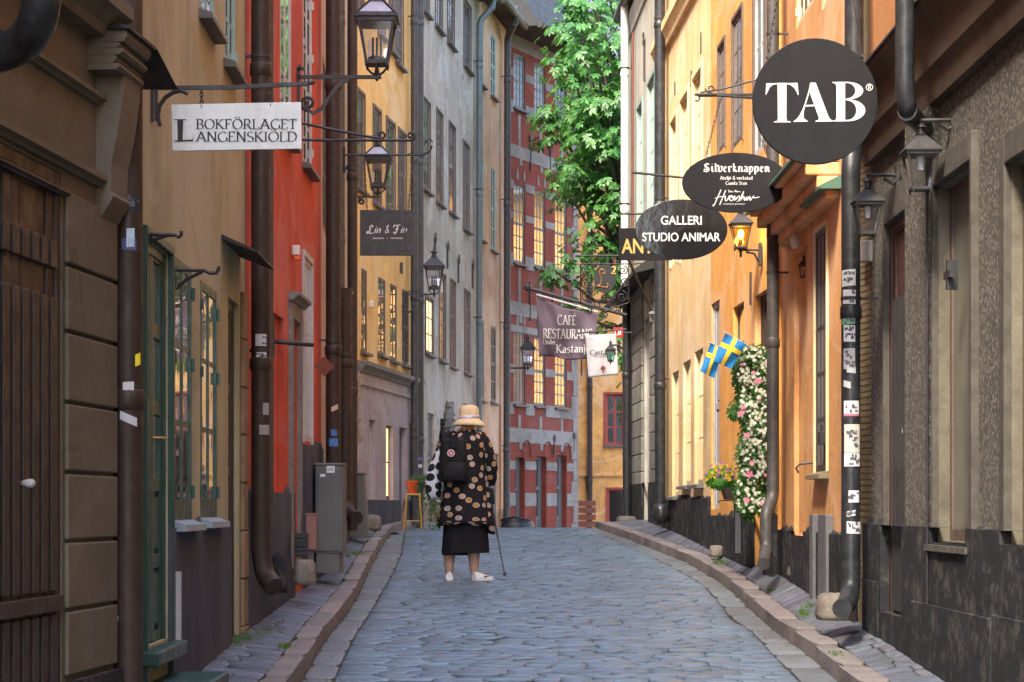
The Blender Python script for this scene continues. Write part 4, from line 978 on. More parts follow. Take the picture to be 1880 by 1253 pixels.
# solid kerb bodies, so that no gap shows under the stones
for nm, fn, sg in (('left', lk, -1), ('right', rk, 1)):
    mb = MB(); ys = [8+.4*i for i in range(64)]
    for a, b in zip(ys, ys[1:]):
        xs = [fn(a)+sg*.012, fn(b)+sg*.012, fn(b)+sg*(KW-.01), fn(a)+sg*(KW-.01)]
        mb.hexa([(xs[0], a, roadz(a)-.05), (xs[1], b, roadz(b)-.05), (xs[2], b, roadz(b)-.05), (xs[3], a, roadz(a)-.05), (xs[0], a, roadz(a)+.082), (xs[1], b, roadz(b)+.082), (xs[2], b, roadz(b)+.082), (xs[3], a, roadz(a)+.082)])
    tag(mb.build(nm+'_kerb_core', M_KERB), kind='structure')
def pave(name, inner, outer, hi, ho, skew, y0, y1, la, lb, wa, wb):
    def zf(X, Y):
        a, b = inner(Y), outer(Y); t = 0 if abs(b-a) < 1e-4 else max(0, min(1, (X-a)/(b-a)))
        return roadz(Y)+hi+(ho(Y)-hi)*t
    sgn = 1 if outer(12) > inner(12) else -1
    def zs(Y, t): return zf(inner(Y)+(outer(Y)-inner(Y))*t, Y)-.012
    sheet(name+'_bed', y0, y1, inner, lambda Y: outer(Y)+sgn*.3, lambda Y, t: zs(Y, min(1, t*1.2)), M_JOINT, nx=5)
    mb = MB(); Y = y0
    while Y < y1:
        L = rnd(la, lb); X = inner(Y); W = abs(outer(Y)-inner(Y)); x = 0
        while x < W-.01:
            w_ = rnd(wa, wb)
            if x+w_ > W-.09: w_ = W-x+.02
            g = .005; s0, s1 = skew*x, skew*(x+w_); a0 = inner(Y)+sgn*(x+g); a1 = inner(Y)+sgn*(x+w_-g)
            b0 = inner(Y+L)+sgn*(x+g); b1 = inner(Y+L)+sgn*(x+w_-g)
            q = [(a0, Y+g+s0), (a1, Y+g+s1), (b1, Y+L-g+s1), (b0, Y+L-g+s0)]
            if sgn < 0: q = [q[1], q[0], q[3], q[2]]
            sett(mb, q, zf, rnd(-.003, .004), .008, .02); x += w_
        Y += L
    tag(mb.build(name, M_PAVE, smooth=2), kind='structure')
    return zf
zl = pave('left_pavement', lambda Y: lk(Y)-KW-.004, lambda Y: lw(Y), .088, lh, .25, 8.6, 33, .10, .17, .16, .34)
zr = pave('right_pavement', lambda Y: rk(Y)+KW+.024, lambda Y: rw(Y), .083, rh, .35, 8.6, 33, .16, .30, .14, .3)
# ================================================================ lettering
def A_(*a, n=12): return arc(*a, n=n)
GL = {  # skeletons, cap height 1, x height .64 : (advance, strokes)
 'A': (.86, [[(.06,0),(.42,1)], [(.42,1),(.80,0)], [(.19,.36),(.66,.36)]]),
 'B': (.66, [[(.12,0),(.12,1)], [(.12,1)]+A_(.30,.76,.24,.24,90,-90)+[(.12,.52)], [(.12,.52)]+A_(.32,.26,.28,.26,90,-90)+[(.12,0)]]),
 'C': (.82, [A_(.47,.5,.40,.5,48,312,n=20)]),
 'D': (.84, [[(.12,0),(.12,1)], [(.12,1)]+A_(.34,.5,.42,.5,90,-90,n=16)+[(.12,0)]]),
 'E': (.64, [[(.12,0),(.12,1)], [(.12,1),(.54,1),(.55,.84)], [(.12,.53),(.46,.53)], [(.12,0),(.56,0),(.59,.18)]]),
 'F': (.60, [[(.12,0),(.12,1)], [(.12,1),(.54,1),(.55,.84)], [(.12,.53),(.46,.53)]]),
 'G': (.86, [A_(.47,.5,.40,.5,48,330,n=20), [(.80,.42),(.80,.06)]]),
 'I': (.30, [[(.14,0),(.14,1)]]),
 'K': (.78, [[(.12,0),(.12,1)], [(.62,1),(.14,.48)], [(.24,.58),(.70,0)]]),
 'L': (.62, [[(.12,0),(.12,1)], [(.12,0),(.55,0),(.58,.20)]]),
 'N': (.86, [[(.12,0),(.12,1)], [(.12,1),(.74,0)], [(.74,0),(.74,1)]]),
 'O': (.92, [A_(.46,.5,.40,.5,0,360,n=28)]),
 'R': (.74, [[(.12,0),(.12,1)], [(.12,1)]+A_(.32,.74,.24,.26,90,-90)+[(.12,.48)], [(.34,.48),(.68,0)]]),
 'S': (.60, [A_(.30,.74,.22,.26,40,210,n=12)+[(.30,.50)]+A_(.29,.26,.25,.26,60,-140,n=14)]),
 'T': (.70, [[(.35,0),(.35,1)], [(.04,.84),(.05,1),(.65,1),(.66,.84)]]),
 'U': (.82, [[(.12,1),(.12,.32)]+A_(.41,.32,.29,.32,180,360,n=12)+[(.70,1)]]),
 'V': (.80, [[(.04,1),(.40,0)], [(.40,0),(.76,1)]]),
 'a': (.56, [A_(.26,.18,.17,.18,20,340,n=14), [(.42,0),(.42,.44)]+A_(.26,.44,.16,.19,0,150,n=8)]),
 'b': (.58, [[(.10,0),(.10,1)], A_(.30,.32,.20,.32,170,-170,n=18)]),
 'c': (.50, [A_(.28,.32,.21,.32,45,315,n=16)]),
 'd': (.60, [A_(.29,.32,.20,.32,10,350,n=18), [(.49,0),(.49,1)]]),
 'e': (.54, [[(.08,.34),(.47,.34)]+A_(.28,.33,.20,.31,5,315,n=18)]),
 'f': (.36, [[(.14,0),(.14,.8)]+A_(.27,.80,.13,.2,180,50,n=7), [(.02,.62),(.30,.62)]]),
 'i': (.26, [[(.12,0),(.12,.64)], [(.12,.82),(.12,.92)]]),
 'j': (.26, [[(.14,.64),(.14,-.12)]+A_(.03,-.12,.11,.13,0,-80,n=6), [(.14,.82),(.14,.92)]]),
 'k': (.54, [[(.10,0),(.10,1)], [(.44,.62),(.12,.30)], [(.20,.36),(.50,0)]]),
 'l': (.26, [[(.12,0),(.12,1)]]),
 'm': (.86, [[(.10,0),(.10,.64)], [(.10,.44)]+A_(.26,.44,.15,.20,165,0,n=8)+[(.41,0)], [(.41,.44)]+A_(.57,.44,.16,.20,165,0,n=8)+[(.73,0)]]),
 'n': (.58, [[(.10,0),(.10,.64)], [(.10,.42)]+A_(.28,.42,.17,.22,165,0,n=8)+[(.45,0)]]),
 'o': (.58, [A_(.28,.32,.21,.32,0,360,n=22)]),
 'p': (.58, [[(.10,-.32),(.10,.64)], A_(.30,.32,.20,.32,170,-170,n=18)]),
 'r': (.42, [[(.10,0),(.10,.64)], [(.10,.42)]+A_(.28,.42,.17,.22,165,50,n=8)]),
 's': (.44, [A_(.22,.47,.15,.17,40,210,n=9)+[(.22,.32)]+A_(.21,.17,.16,.17,60,-140,n=10)]),
 't': (.36, [[(.14,.84),(.14,.14)]+A_(.25,.14,.11,.14,180,300,n=7), [(.02,.62),(.30,.62)]]),
 'u': (.58, [[(.10,.64),(.10,.22)]+A_(.27,.22,.17,.22,180,350,n=8), [(.45,.64),(.45,0)]]),
 'v': (.54, [[(.03,.64),(.27,0)], [(.27,0),(.50,.64)]]),
 'w': (.78, [[(.03,.64),(.22,0)], [(.22,0),(.38,.6)], [(.38,.6),(.56,0)], [(.56,0),(.74,.64)]]),
 '&': (.80, [[(.74,.02),(.24,.74)]+A_(.36,.82,.14,.17,200,-30,n=9)+[(.40,.56),(.16,.34)]+A_(.30,.2,.2,.2,150,320,n=9)+[(.66,.45)]]),
 '8': (.60, [A_(.30,.75,.18,.25,0,360,n=16), A_(.30,.25,.23,.25,0,360,n=16)]),
 '1': (.40, [[(.08,.82),(.22,1),(.22,0)]]), ',': (.24, [[(.12,.06),(.06,-.14)]]), '.': (.24, [[(.1,0),(.1,.09)]]), '-': (.4, [[(.05,.36),(.32,.36)]]),
 '2': (.56, [A_(.27,.74,.2,.26,160,-30,n=10)+[(.06,0),(.52,0)]]),
}
def _acc(ch, dots): a, s = GL[ch]; return (a, s+dots)
GL['Ö'] = _acc('O', [[(.30,1.14),(.30,1.24)], [(.60,1.14),(.60,1.24)]])
GL['É'] = _acc('E', [[(.26,1.10),(.42,1.28)]]); GL['é'] = _acc('e', [[(.22,.74),(.36,.90)]])
# blackletter : short angular strokes for a broad pen
BL = {
 'S': (.72, [[(.58,.86),(.40,1),(.18,.84),(.24,.62),(.52,.44),(.60,.20),(.38,0),(.08,.12)], [(.30,.90),(.30,.60)], [(.42,.42),(.42,.08)], [(.1,.3),(.5,.3)]]),
 'i': (.32, [[(.04,.60),(.16,.66),(.16,.10),(.28,.02)], [(.12,.86),(.20,.94)]]), 'l': (.32, [[(.06,.94),(.16,1),(.16,.10),(.28,.02)]]),
 'v': (.50, [[(.02,.80),(.13,.62),(.13,.12),(.27,0)], [(.27,0),(.42,.16),(.42,.56)], [(.34,.68),(.44,.56)]]),
 'e': (.46, [[(.38,.10),(.26,0),(.12,.14),(.12,.50),(.26,.66),(.38,.52),(.16,.30)]]), 'r': (.42, [[(.04,.60),(.15,.66),(.15,.08),(.22,0)], [(.15,.50),(.30,.66),(.40,.56)]]),
 'k': (.50, [[(.06,.94),(.16,1),(.16,.02)], [(.16,.36),(.36,.64)], [(.36,.64),(.20,.40),(.36,.10),(.46,.02)]]),
 'n': (.52, [[(.04,.60),(.14,.66),(.14,.08),(.20,0)], [(.14,.48),(.30,.66),(.40,.54),(.40,.10),(.50,.02)]]),
 'a': (.48, [[(.10,.56),(.24,.66),(.37,.54),(.37,.10),(.46,.02)], [(.37,.32),(.16,.30),(.12,.10),(.22,0),(.37,.14)]]),
 'p': (.52, [[(.04,.60),(.15,.66),(.15,-.30)], [(.15,.50),(.30,.66),(.42,.52),(.42,.14),(.28,0),(.15,.10)]]),
}
def stroke(mb, pts, thick, thin, nib, z, serif, tf, sans=False):
    P2 = [Vector((p[0], p[1])) for p in pts]; n = len(P2)
    def wd(d):
        if sans: return thick
        a = math.atan2(d.y, d.x); return thin+(thick-thin)*abs(math.sin(a-nib))**1.6
    L, Rr = [], []
    for i in range(n):
        d = (P2[min(n-1, i+1)]-P2[max(0, i-1)])
        if d.length < 1e-9: d = Vector((0, 1))
        d.normalize(); w_ = wd(d)/2; nn = Vector((-d.y, d.x)); L.append(P2[i]+nn*w_); Rr.append(P2[i]-nn*w_)
    for i in range(n-1): mb.add([tf(p, z) for p in (L[i], L[i+1], Rr[i+1], Rr[i])], [(0, 1, 2, 3)])
    if serif:
        for (e, o) in ((0, 1), (n-1, n-2)):
            d = P2[e]-P2[o]
            if abs(d.y) > .9*abs(d.x) and min(abs(P2[e].y-t) for t in (0, 1, .64, -.32)) < .015:
                sg = 1 if d.y > 0 else -1; x, y = P2[e]; k = .11 if sans is False else .1; w_ = wd(d.normalized())/2
                yy = y-sg*.035
                mb.add([tf(Vector(p), z+.0002) for p in ((x-w_-k, y), (x+w_+k, y), (x+w_+k, yy), (x-w_-k, yy))], [(0, 1, 2, 3)])
                mb.add([tf(Vector(p), z+.0004) for p in ((x-w_-k*.35, yy), (x+w_+k*.35, yy), (x+w_*.8, yy-sg*.06), (x-w_*.8, yy-sg*.06))], [(0, 1, 2, 3)])
def text(mb, s, x0, x1, zb, h, y=-.01, style='serif', track=.06, thick=.135, thin=.04):
    """letters of cap height h between x0 and x1 on base line zb, facing -y"""
    table = BL if style == 'black' else GL
    adv = []; x = 0
    for ch in s:
        if ch == ' ': adv.append((x, None)); x += .34; continue
        g = table.get(ch) or GL.get(ch) or GL['o']; adv.append((x, g)); x += g[0]+track
    W = x-track; k = (x1-x0)/W; nib = {'serif': R(18), 'black': R(40), 'script': R(35), 'sans': 0}[style]
    sl = .28 if style == 'script' else 0; zi = 0
    for (ax, g) in adv:
        if not g: continue
        for st in g[1]:
            zi += 1
            tf = lambda p, z, ax=ax: (x0+(ax+p.x+sl*p.y)*k, y-z, zb+p.y*h)
            stroke(mb, st, thick, thin, nib, .0003*(zi % 4)+.0001, style == 'serif', tf, style in ('sans',))
def script_line(mb, pts, x0, z0, sx, sz, y, w, thin=.3):
    """free pen line for handwriting; pts in a unit box"""
    P2 = [Vector((x0+p[0]*sx, z0+p[1]*sz)) for p in pts]; n = len(P2)
    q = []
    for i in range(n-1):      # Catmull-Rom
        p0, p1, p2, p3 = P2[max(0, i-1)], P2[i], P2[i+1], P2[min(n-1, i+2)]
        for t in (0, .25, .5, .75):
            q.append(.5*((2*p1)+(p2-p0)*t+(2*p0-5*p1+4*p2-p3)*t*t+(3*p1-p0-3*p2+p3)*t**3))
    q.append(P2[-1]); L, Rr = [], []
    for i in range(len(q)):
        d = q[min(len(q)-1, i+1)]-q[max(0, i-1)]; d = d.normalized() if d.length > 1e-9 else Vector((1, 0)); a = math.atan2(d.y, d.x)
        ww = w*(thin+(1-thin)*abs(math.sin(a-R(30))))/2; nn = Vector((-d.y, d.x)); L.append(q[i]+nn*ww); Rr.append(q[i]-nn*ww)
    for i in range(len(q)-1): mb.add([(p.x, y, p.y) for p in (L[i], L[i+1], Rr[i+1], Rr[i])], [(0, 1, 2, 3)])
def bfont(mb, s, x0, x1, zb, h, y=-.01, bold=.0):
    """plain sans capitals from the built-in font, fitted to a box"""
    c = bpy.data.curves.new('tmp', 'FONT'); c.body = s; c.size = 1; c.offset = bold; c.resolution_u = 6
    o = bpy.data.objects.new('tmp', c); COL.objects.link(o); dg = bpy.context.evaluated_depsgraph_get()
    me = bpy.data.meshes.new_from_object(o.evaluated_get(dg)); xs = [v.co.x for v in me.vertices]; ys = [v.co.y for v in me.vertices]
    a, b, c0, d = min(xs), max(xs), min(ys), max(ys)
    mb.add([(x0+(v.co.x-a)/(b-a)*(x1-x0), y, zb+(v.co.y-c0)/(d-c0)*h) for v in me.vertices], [tuple(p.vertices) for p in me.polygons])
    bpy.data.objects.remove(o); bpy.data.curves.remove(c); bpy.data.meshes.remove(me)
M_WHT = flat('white_lettering', (.72, .72, .70), .6)
M_BLK = flat('black_lettering', (.02, .022, .022), .6)
M_GOLD = flat('gold_lettering', (.62, .42, .12), .45)
# ================================================================ signs
SIGN_BLK = paint('black_sign_paint', (.012, .012, .014), .5, 0, .12, (.035, .035, .04), 6, bump=.05, spec=.2)
SIGN_GLOSS = paint('glossy_black_sign', (.016, .016, .018), .10, 0, .05, (.03, .03, .03), 4, bump=.10)
SIGN_WHT = paint('white_sign_enamel', (.60, .64, .64), .35, 0, .2, (.48, .52, .52), 4, bump=.3)
SIGN_SLATE = paint('slate_sign', (.045, .05, .05), .7, 0, .5, (.10, .105, .105), 40, bump=.6)
def lp(e, px, py, D):       # a photo point at depth D in the empty's local frame (no rotation)
    return P(px, py, D)-Vector(e.location)
def disc(mb, rx, rz, t, n=56, y=0.0):
    pts = [(rx*math.cos(2*math.pi*k/n), y-t/2, rz*math.sin(2*math.pi*k/n)) for k in range(n)]; mb.prism(pts, (0, t, 0))
def chain(mb, a, b, link=.028, r=.0028):
    a, b = Vector(a), Vector(b); d = b-a; n = max(2, int(d.length/(link*.72))); t = d.normalized()
    s1 = t.cross(Vector((0, 1, 0))); s1 = s1.normalized() if s1.length > .1 else Vector((1, 0, 0)); s2 = t.cross(s1)
    for i in range(n):
        c = a+d*((i+.5)/n); s_ = s1 if i % 2 else s2
        pts = [c+t*math.cos(2*math.pi*k/8)*link*.5+s_*math.sin(2*math.pi*k/8)*link*.26 for k in range(9)]
        mb.tube(pts, r, 5, cap=False)
SX = lambda D: D/F
# --- TAB disc
D = 12.7; e = empty('hanging_sign', P(1496, 187, D), 0, 'large round matt black sign with white letters TAB, hung on chains over the right side', 'shop sign')
r = 115*SX(D); mb = MB(); disc(mb, r, r*1.005, .03); bo = mb.build('board', SIGN_BLK, e, smooth=2, bevel=.003)
mb = MB(); k = SX(D); y = -.0165
def tq(pts, dz=0.0): mb.add([((p[0]-1496)*k, y-dz, (187-p[1])*k) for p in pts], [tuple(range(len(pts)))])
Z = lambda x, y_: (1400+x/7.832, 100+y_/7.832)      # letter outlines read off in a 7.83x enlargement
def poly(pts, dz=0.0): tq([Z(*p) for p in pts], dz)
# T
poly([(210,420),(338,420),(338,930),(350,968),(400,976),(400,986),(158,986),(158,976),(205,965),(216,930)])
def strip2(up, lo, dz):
    for i in range(len(up)-1): poly([up[i], up[i+1], lo[i+1], lo[i]], dz)
strip2([(50,426),(90,426),(130,425),(170,424),(212,423)], [(38,598),(58,570),(100,480),(150,445),(212,436)], .0004)
strip2([(336,423),(380,422),(420,421),(460,420),(498,419)], [(336,436),(400,452),(450,490),(490,560),(500,592)], .0004)
poly([(498,419),(512,590),(500,592)], .0006)
# A
poly([(682,418),(758,418),(940,900),(965,940),(1010,966),(1010,972),(755,976),(755,966),(795,955),(806,925),(668,540),(660,520)])
strip2([(668,500),(600,720),(570,800),(530,880),(490,935),(440,972)], [(672,545),(606,760),(590,820),(583,890),(594,935),(640,966)], .0006)
poly([(440,972),(640,966),(648,976),(440,980)], .0008)
poly([(606,738),(745,734),(750,754),(600,760)], .0010)
# B
poly([(1050,412),(1180,410),(1180,960),(1180,970),(1004,972),(1004,966),(1040,955),(1057,925),(1057,470),(1045,440)], .0002)
poly([(995,408),(1180,406),(1180,420),(1050,440),(1035,428),(995,416)], .0006)
def ring(cx, cz, rx, rz, cx2, rx2, rz2, dz):
    o = A_(cx, cz, rx, rz, 90, -90, n=18); i_ = A_(cx2, cz, rx2, rz2, 90, -90, n=18)
    for a in range(18): poly([(o[a][0], 2*cz-o[a][1]), (o[a+1][0], 2*cz-o[a+1][1]), (i_[a+1][0], 2*cz-i_[a+1][1]), (i_[a][0], 2*cz-i_[a][1])], dz)
ring(1210, 532, 230, 126, 1200, 128, 112, .0010); ring(1220, 814, 250, 156, 1210, 132, 140, .0014)
poly([(1178,406),(1222,406),(1222,421),(1178,421)], .0016); poly([(1178,655),(1240,653),(1240,668),(1178,668)], .0018); poly([(1178,954),(1232,952),(1230,970),(1178,970)], .0020)
for a in range(24):
    t0, t1 = 2*math.pi*a/24, 2*math.pi*(a+1)/24
    poly([(1530+50*math.cos(t0), 482+50*math.sin(t0)), (1530+50*math.cos(t1), 482+50*math.sin(t1)), (1530+41*math.cos(t1), 482+41*math.sin(t1)), (1530+41*math.cos(t0), 482+41*math.sin(t0))])
X0, Zb = Z(1511, 508); X1, _ = Z(1552, 0)
text(mb, 'R', (X0-1496)*k, (X1-1496)*k, (187-Zb)*k, 52/7.832*k, y, thick=.2, thin=.08)
mb.build('lettering', M_WHT, e)
mb = MB()
for (x0, y0, x1, y1) in ((1409, 105, 1430, -30), (1582, 104, 1562, -30)):
    chain(mb, lp(e, x0, y0, D), lp(e, x1, y1, D)); mb.tube([lp(e, x0, y0, D)+Vector((0, -.018, 0)), lp(e, x0, y0, D)+Vector((0, .018, 0))], .008, 6)
    mb.build('chain', IRON2, e); mb = MB()
mb = MB(); mb.tube([lp(e, 1385, -33, D), lp(e, 1700, -33, D)], .014, 8); mb.tube([lp(e, 1700, 60, D), lp(e, 1700, -60, D)], .018, 8); mb.build('bracket', IRON, e)
mb = MB(); mb.tube([lp(e, 1383, 180, D)+Vector((0, 0, 0)), lp(e, 1320, 176, D+3.6), lp(e, 1285, 177, D+6)], .010, 6); mb.build('stay', IRON2, e)
# --- Silverknappen oval
D = 16.5; k = SX(D); e = empty('hanging_sign', P(1351, 336, D), 0, 'dark oval sign with white blackletter word Silverknappen, in front of the gallery oval', 'shop sign')
mb = MB(); disc(mb, 99*k, 55*k, .025); mb.build('board', SIGN_BLK, e, smooth=2, bevel=.003)
mb = MB(); y = -.014; S_ = lambda x: (1240+x/5.968-1351)*k; T_ = lambda z: (336-(270+z/5.968))*k
text(mb, 'Silverknappen', S_(298), S_(1030), T_(277), 92/5.968*k, y, 'black', thick=.17, thin=.045, track=-.0)
text(mb, 'Ateljé & verkstad', S_(487), S_(843), T_(362), 38/5.968*k, y, 'serif', thick=.16, thin=.07)
text(mb, 'Gamla Stan', S_(548), S_(782), T_(418), 36/5.968*k, y, 'serif', thick=.16, thin=.07)
SG = [[(.17,1),(.02,0),(0,.04)], [(.27,.96),(.14,.02)], [(.04,.42),(.10,.52),(.28,.58)], [(.26,.56),(.27,.28),(.31,.35),(.35,.60),(.37,.56),(.35,.40),(.40,.28),(.44,.45),(.40,.62),(.38,.52),(.44,.50),(.47,.60),(.46,.30),(.51,.52),(.50,.36),(.55,.60),(.57,.50),(.55,.30),(.51,.24)],
      [(.57,.30),(.66,.90),(.60,.28)], [(.60,.30),(.66,.58),(.68,.30),(.73,.55),(.73,.30),(.79,.58),(.80,.30),(.88,.62),(.87,.50),(.93,.48),(1.0,.54)]]
for st in SG: script_line(mb, st, S_(412), T_(642), S_(918)-S_(412), 170/5.968*k, y, .009, .45)
for st in ([(0,.9),(.14,.95)], [(.08,.9),(.05,.2),(.12,.3),(.2,.6),(.24,.2),(.32,.6),(.34,.2),(.42,.5)], [(.5,.9),(.66,.95)], [(.58,.9),(.54,.2),(.64,.9),(.66,.2),(.74,.6),(.78,.2),(.86,.5),(1,.2)]): script_line(mb, st, S_(575), T_(505), S_(712)-S_(575), 28/5.968*k, y, .0045, .5)
text(mb, 'SUEDISH IEUELRU', S_(520), S_(765), T_(638), 15/5.968*k, y, 'serif', track=.2) if 0 else bfont(mb, 'SWEDISH JEWELRY', S_(520), S_(765), T_(640), 17/5.968*k, y)
mb.build('lettering', M_WHT, e)
for _c in ((lp(e, 1296, 287, D), lp(e, 1322, 185, D)), (lp(e, 1408, 285, D), lp(e, 1397, 254, D))):
    mb = MB(); chain(mb, *_c); mb.build('chain', IRON2, e)
mb = MB(); c = lp(e, 1380, 173, D)
mb.tube([lp(e, 1275, 174, D), lp(e, 1480, 174, D)], .010, 8); mb.tube([lp(e, 1286, 170, D), lp(e, 1330, 163, D), lp(e, 1385, 148, D), lp(e, 1440, 120, D)], .008, 6)
for (cx, cz, r0, r1, a0, tn) in ((1304, 163, 9, 2, 180, 1.1), (1278, 182, 8, 3, 90, -.6)):
    mb.tube([lp(e, x, 2*cz-z_, D) for x, z_ in spiral(cx, cz, r0, r1, a0, tn)], .007, 6)
mb.build('bracket', IRON, e)
# --- gallery oval
D = 18.5; k = SX(D); e = empty('hanging_sign', P(1251, 422, D), 0, 'glossy black oval sign lettered Galleri Studio Animar below the silversmith oval', 'shop sign')
mb = MB(); disc(mb, 84.5*k, 55.5*k, .03); mb.build('board', SIGN_GLOSS, e, smooth=2, bevel=.004)
mb = MB(); bfont(mb, 'GALLERI', (1213-1251)*k, (1288-1251)*k, (422-413.5)*k, 16.5*k, -.0175, .012); bfont(mb, 'STUDIO ANIMAR', (1179-1251)*k, (1322-1251)*k, (422-444)*k, 16*k, -.0175, .012); mb.build('lettering', M_WHT, e)
for _c in ((lp(e, 1203, 376, D), lp(e, 1201, 326, D)), (lp(e, 1300, 378, D), lp(e, 1300, 330, D))):
    mb = MB(); chain(mb, *_c); mb.build('chain', IRON2, e)
mb = MB(); mb.tube([lp(e, 1160, 317, D), lp(e, 1258, 327, D), lp(e, 1420, 335, D)], .011, 8); mb.build('bracket', IRON2, e)
# --- ANTIK board
D = 22.0; k = SX(D); e = empty('hanging_sign', P(1183, 449, D), 0, 'black rectangular board with gold antique shop letters, partly behind the glossy oval', 'shop sign')
mb = MB(); mb.box(-47*k, 52*k, -.015, .015, -29.5*k, 29.5*k); mb.build('board', SIGN_BLK, e, bevel=.003)
mb = MB(); bfont(mb, 'ANTIK', (1141-1183)*k, (1226-1183)*k, (449-466)*k, 27*k, -.018, .02); mb.build('lettering', M_GOLD, e)
mb = MB(); mb.tube([lp(e, 1140, 393, D), lp(e, 1240, 393, D)], .012, 6); mb.tube([lp(e, 1154, 478, D), lp(e, 1196, 570, D+1)], .014, 6); mb.tube([lp(e, 1155, 393, D), lp(e, 1155, 478, D)], .006, 5); mb.tube([lp(e, 1205, 393, D), lp(e, 1205, 422, D)], .006, 5); mb.build('bracket', IRON2, e)
# --- wrought iron L sign
D = 24.0; k = SX(D); e = empty('wrought_iron_sign', P(1110, 512, D), 0, 'openwork wrought iron sign with an oval plate and copper letter L before the tree', 'shop sign')
mb = MB(); disc(mb, 20*k, 26*k, .02, 36); mb.build('oval_plate', paint('blackened_plate', (.03, .035, .035), .6), e, smooth=2)
mb = MB(); c0 = [(.30,.80),(.42,.72),(.50,.80),(.44,.93),(.30,.98),(.20,.85),(.30,.55),(.30,.28),(.18,.10),(.04,.06),(.06,.16),(.20,.14),(.40,.06),(.58,.04),(.66,.14),(.60,.24),(.52,.20)]
mb.tube([((1100-1110-8+p[0]*38)*k, -.016, (-18+p[1]*36)*k) for p in c0], .007, 6); mb.build('letter', paint('copper_letter', (.45, .22, .10), .4, .5, .1), e, smooth=True)
mb = MB(); text(mb, '2', (1122-1110)*k, (1131-1110)*k, (512-503)*k, 13*k, -.018, 'sans', thick=.2); mb.build('number', M_GOLD, e)
mb = MB(); L_ = lambda x, z_: ((x-1110)*k, 0, (512-z_)*k)
mb.tube([L_(1056, 470), L_(1142, 470)], .012, 6)
for x in (1096, 1140): mb.tube([L_(x, 470), L_(x, 484)], .006, 5)
mb.tube([L_(1066, 485), L_(1154, 485), L_(1154, 556), L_(1110, 572), L_(1066, 556), L_(1066, 485)], .010, 6)
random.seed(3)
for (cx, cz, r_, a0, tn) in ((1077, 497, 10, 90, 1.6), (1076, 520, 9, 270, -1.6), (1078, 545, 11, 90, 1.5), (1098, 560, 9, 0, 1.4), (1122, 560, 9, 180, -1.4), (1144, 497, 9, 90, -1.6), (1146, 518, 8, 270, 1.6), (1142, 545, 11, 90, -1.5), (1092, 488, 6, 0, 1.3), (1124, 549, 6, 0, 1.4), (1070, 508, 5, 0, 1.2), (1110, 548, 7, 90, 1.4), (1084, 570, 6, 0, 1.3), (1110, 578, 7, 180, 1.4), (1134, 574, 6, 0, 1.3), (1090, 532, 5, 0, 1.2)):
    mb.tube([L_(x, 2*cz-z_) for x, z_ in spiral(cx, cz, r_, 1.6, a0, tn, 16)], .0075, 5)
for _ in range(30):
    x, z_ = rnd(1066, 1154), rnd(548, 582)
    if z_ < 586-abs(x-1110)*.4: mb.box((x-3)*k, (x+3)*k, -.006, .006, (512-z_-3)*k, (512-z_+2)*k)
mb.tube([L_(1154, 485), L_(1180, 484)], .010, 6); mb.build('scrollwork', IRON, e)
# --- height limit sign
D = 27.0; k = SX(D); e = empty('height_limit_sign', P(1134, 611, D), 0, 'small red sign with white figures 1,8 beside the drainpipe', 'road sign')
mb = MB(); mb.box(-8*k, 10*k, -.01, .01, -9*k, 9*k); mb.build('plate', flat('red_sign', (.50, .02, .02), .4), e, bevel=.003)
mb = MB(); bfont(mb, '1,8', -5.5*k, 6.5*k, -6.5*k, 12.5*k, -.013, .03); mb.build('lettering', M_WHT, e)
mb = MB(); mb.tube([(9*k, .01, 0), (26*k, .01, 0)], .01, 6); mb.build('bracket', IRON, e)
# --- cloth banners
M_BAN = paint('purple_banner_cloth', (.15, .115, .15), .85, 0, .15, (.19, .15, .17), 6, spec=.2)
M_BANW = paint('white_banner_cloth', (.66, .66, .70), .8, 0, .1, (.56, .56, .60), 5, spec=.2)
def cloth(corners, fold, nx=36, nz=24):
    """corners: UL, UR, LR, LL as local (x, z); fold(s,t) gives depth"""
    UL, UR, LR, LL = [Vector(c) for c in corners]; mb = MB(); vs = []
    def pt(s_, t):
        p = (UL*(1-s_)+UR*s_)*(1-t)+(LL*(1-s_)+LR*s_)*t; dx, y, dz = fold(s_, t); return (p.x+dx, y, p.y+dz)
    vs = [pt(i/nx, j/nz) for j in range(nz+1) for i in range(nx+1)]; m = nx+1
    mb.add(vs, [(j*m+i, j*m+i+1, (j+1)*m+i+1, (j+1)*m+i) for j in range(nz) for i in range(nx)]); return mb, pt
D = 29.0; k = SX(D); e = empty('cafe_banner', P(1040, 600, D), 0, 'dark purple cloth banner lettered Café Restaurang, hanging from a slanted pole', 'banner')
c = lambda x, z_: ((x-1040)*k, (600-z_)*k)
fold = lambda s_, t: (0, .05*math.sin(9*s_+5*t)*(.25+t*.75)+.03*math.sin(17*s_-7*t), -.10*math.sin(math.pi*s_)*(1-t)*.6+.02*math.sin(8*s_)*t)
mb, pt = cloth([c(985, 543), c(1097, 574), c(1093, 661), c(989, 656)], fold); mb.build('banner_cloth', M_BAN, e, smooth=True, solid=.004)
mt = MB()
for (s_, a, b, base, hh) in (('CAFÉ', 1023, 1058, 597, 17), ('RESTAURANG', 997, 1088, 622, 17), ('Under', 997, 1020, 633, 8.5), ('Kastanjen', 1021, 1092, 648, 15)):
    text(mt, s_, (a-1040)*k, (b-1040)*k, (600-base)*k, hh*k, 0, 'serif', thick=.15, thin=.05)
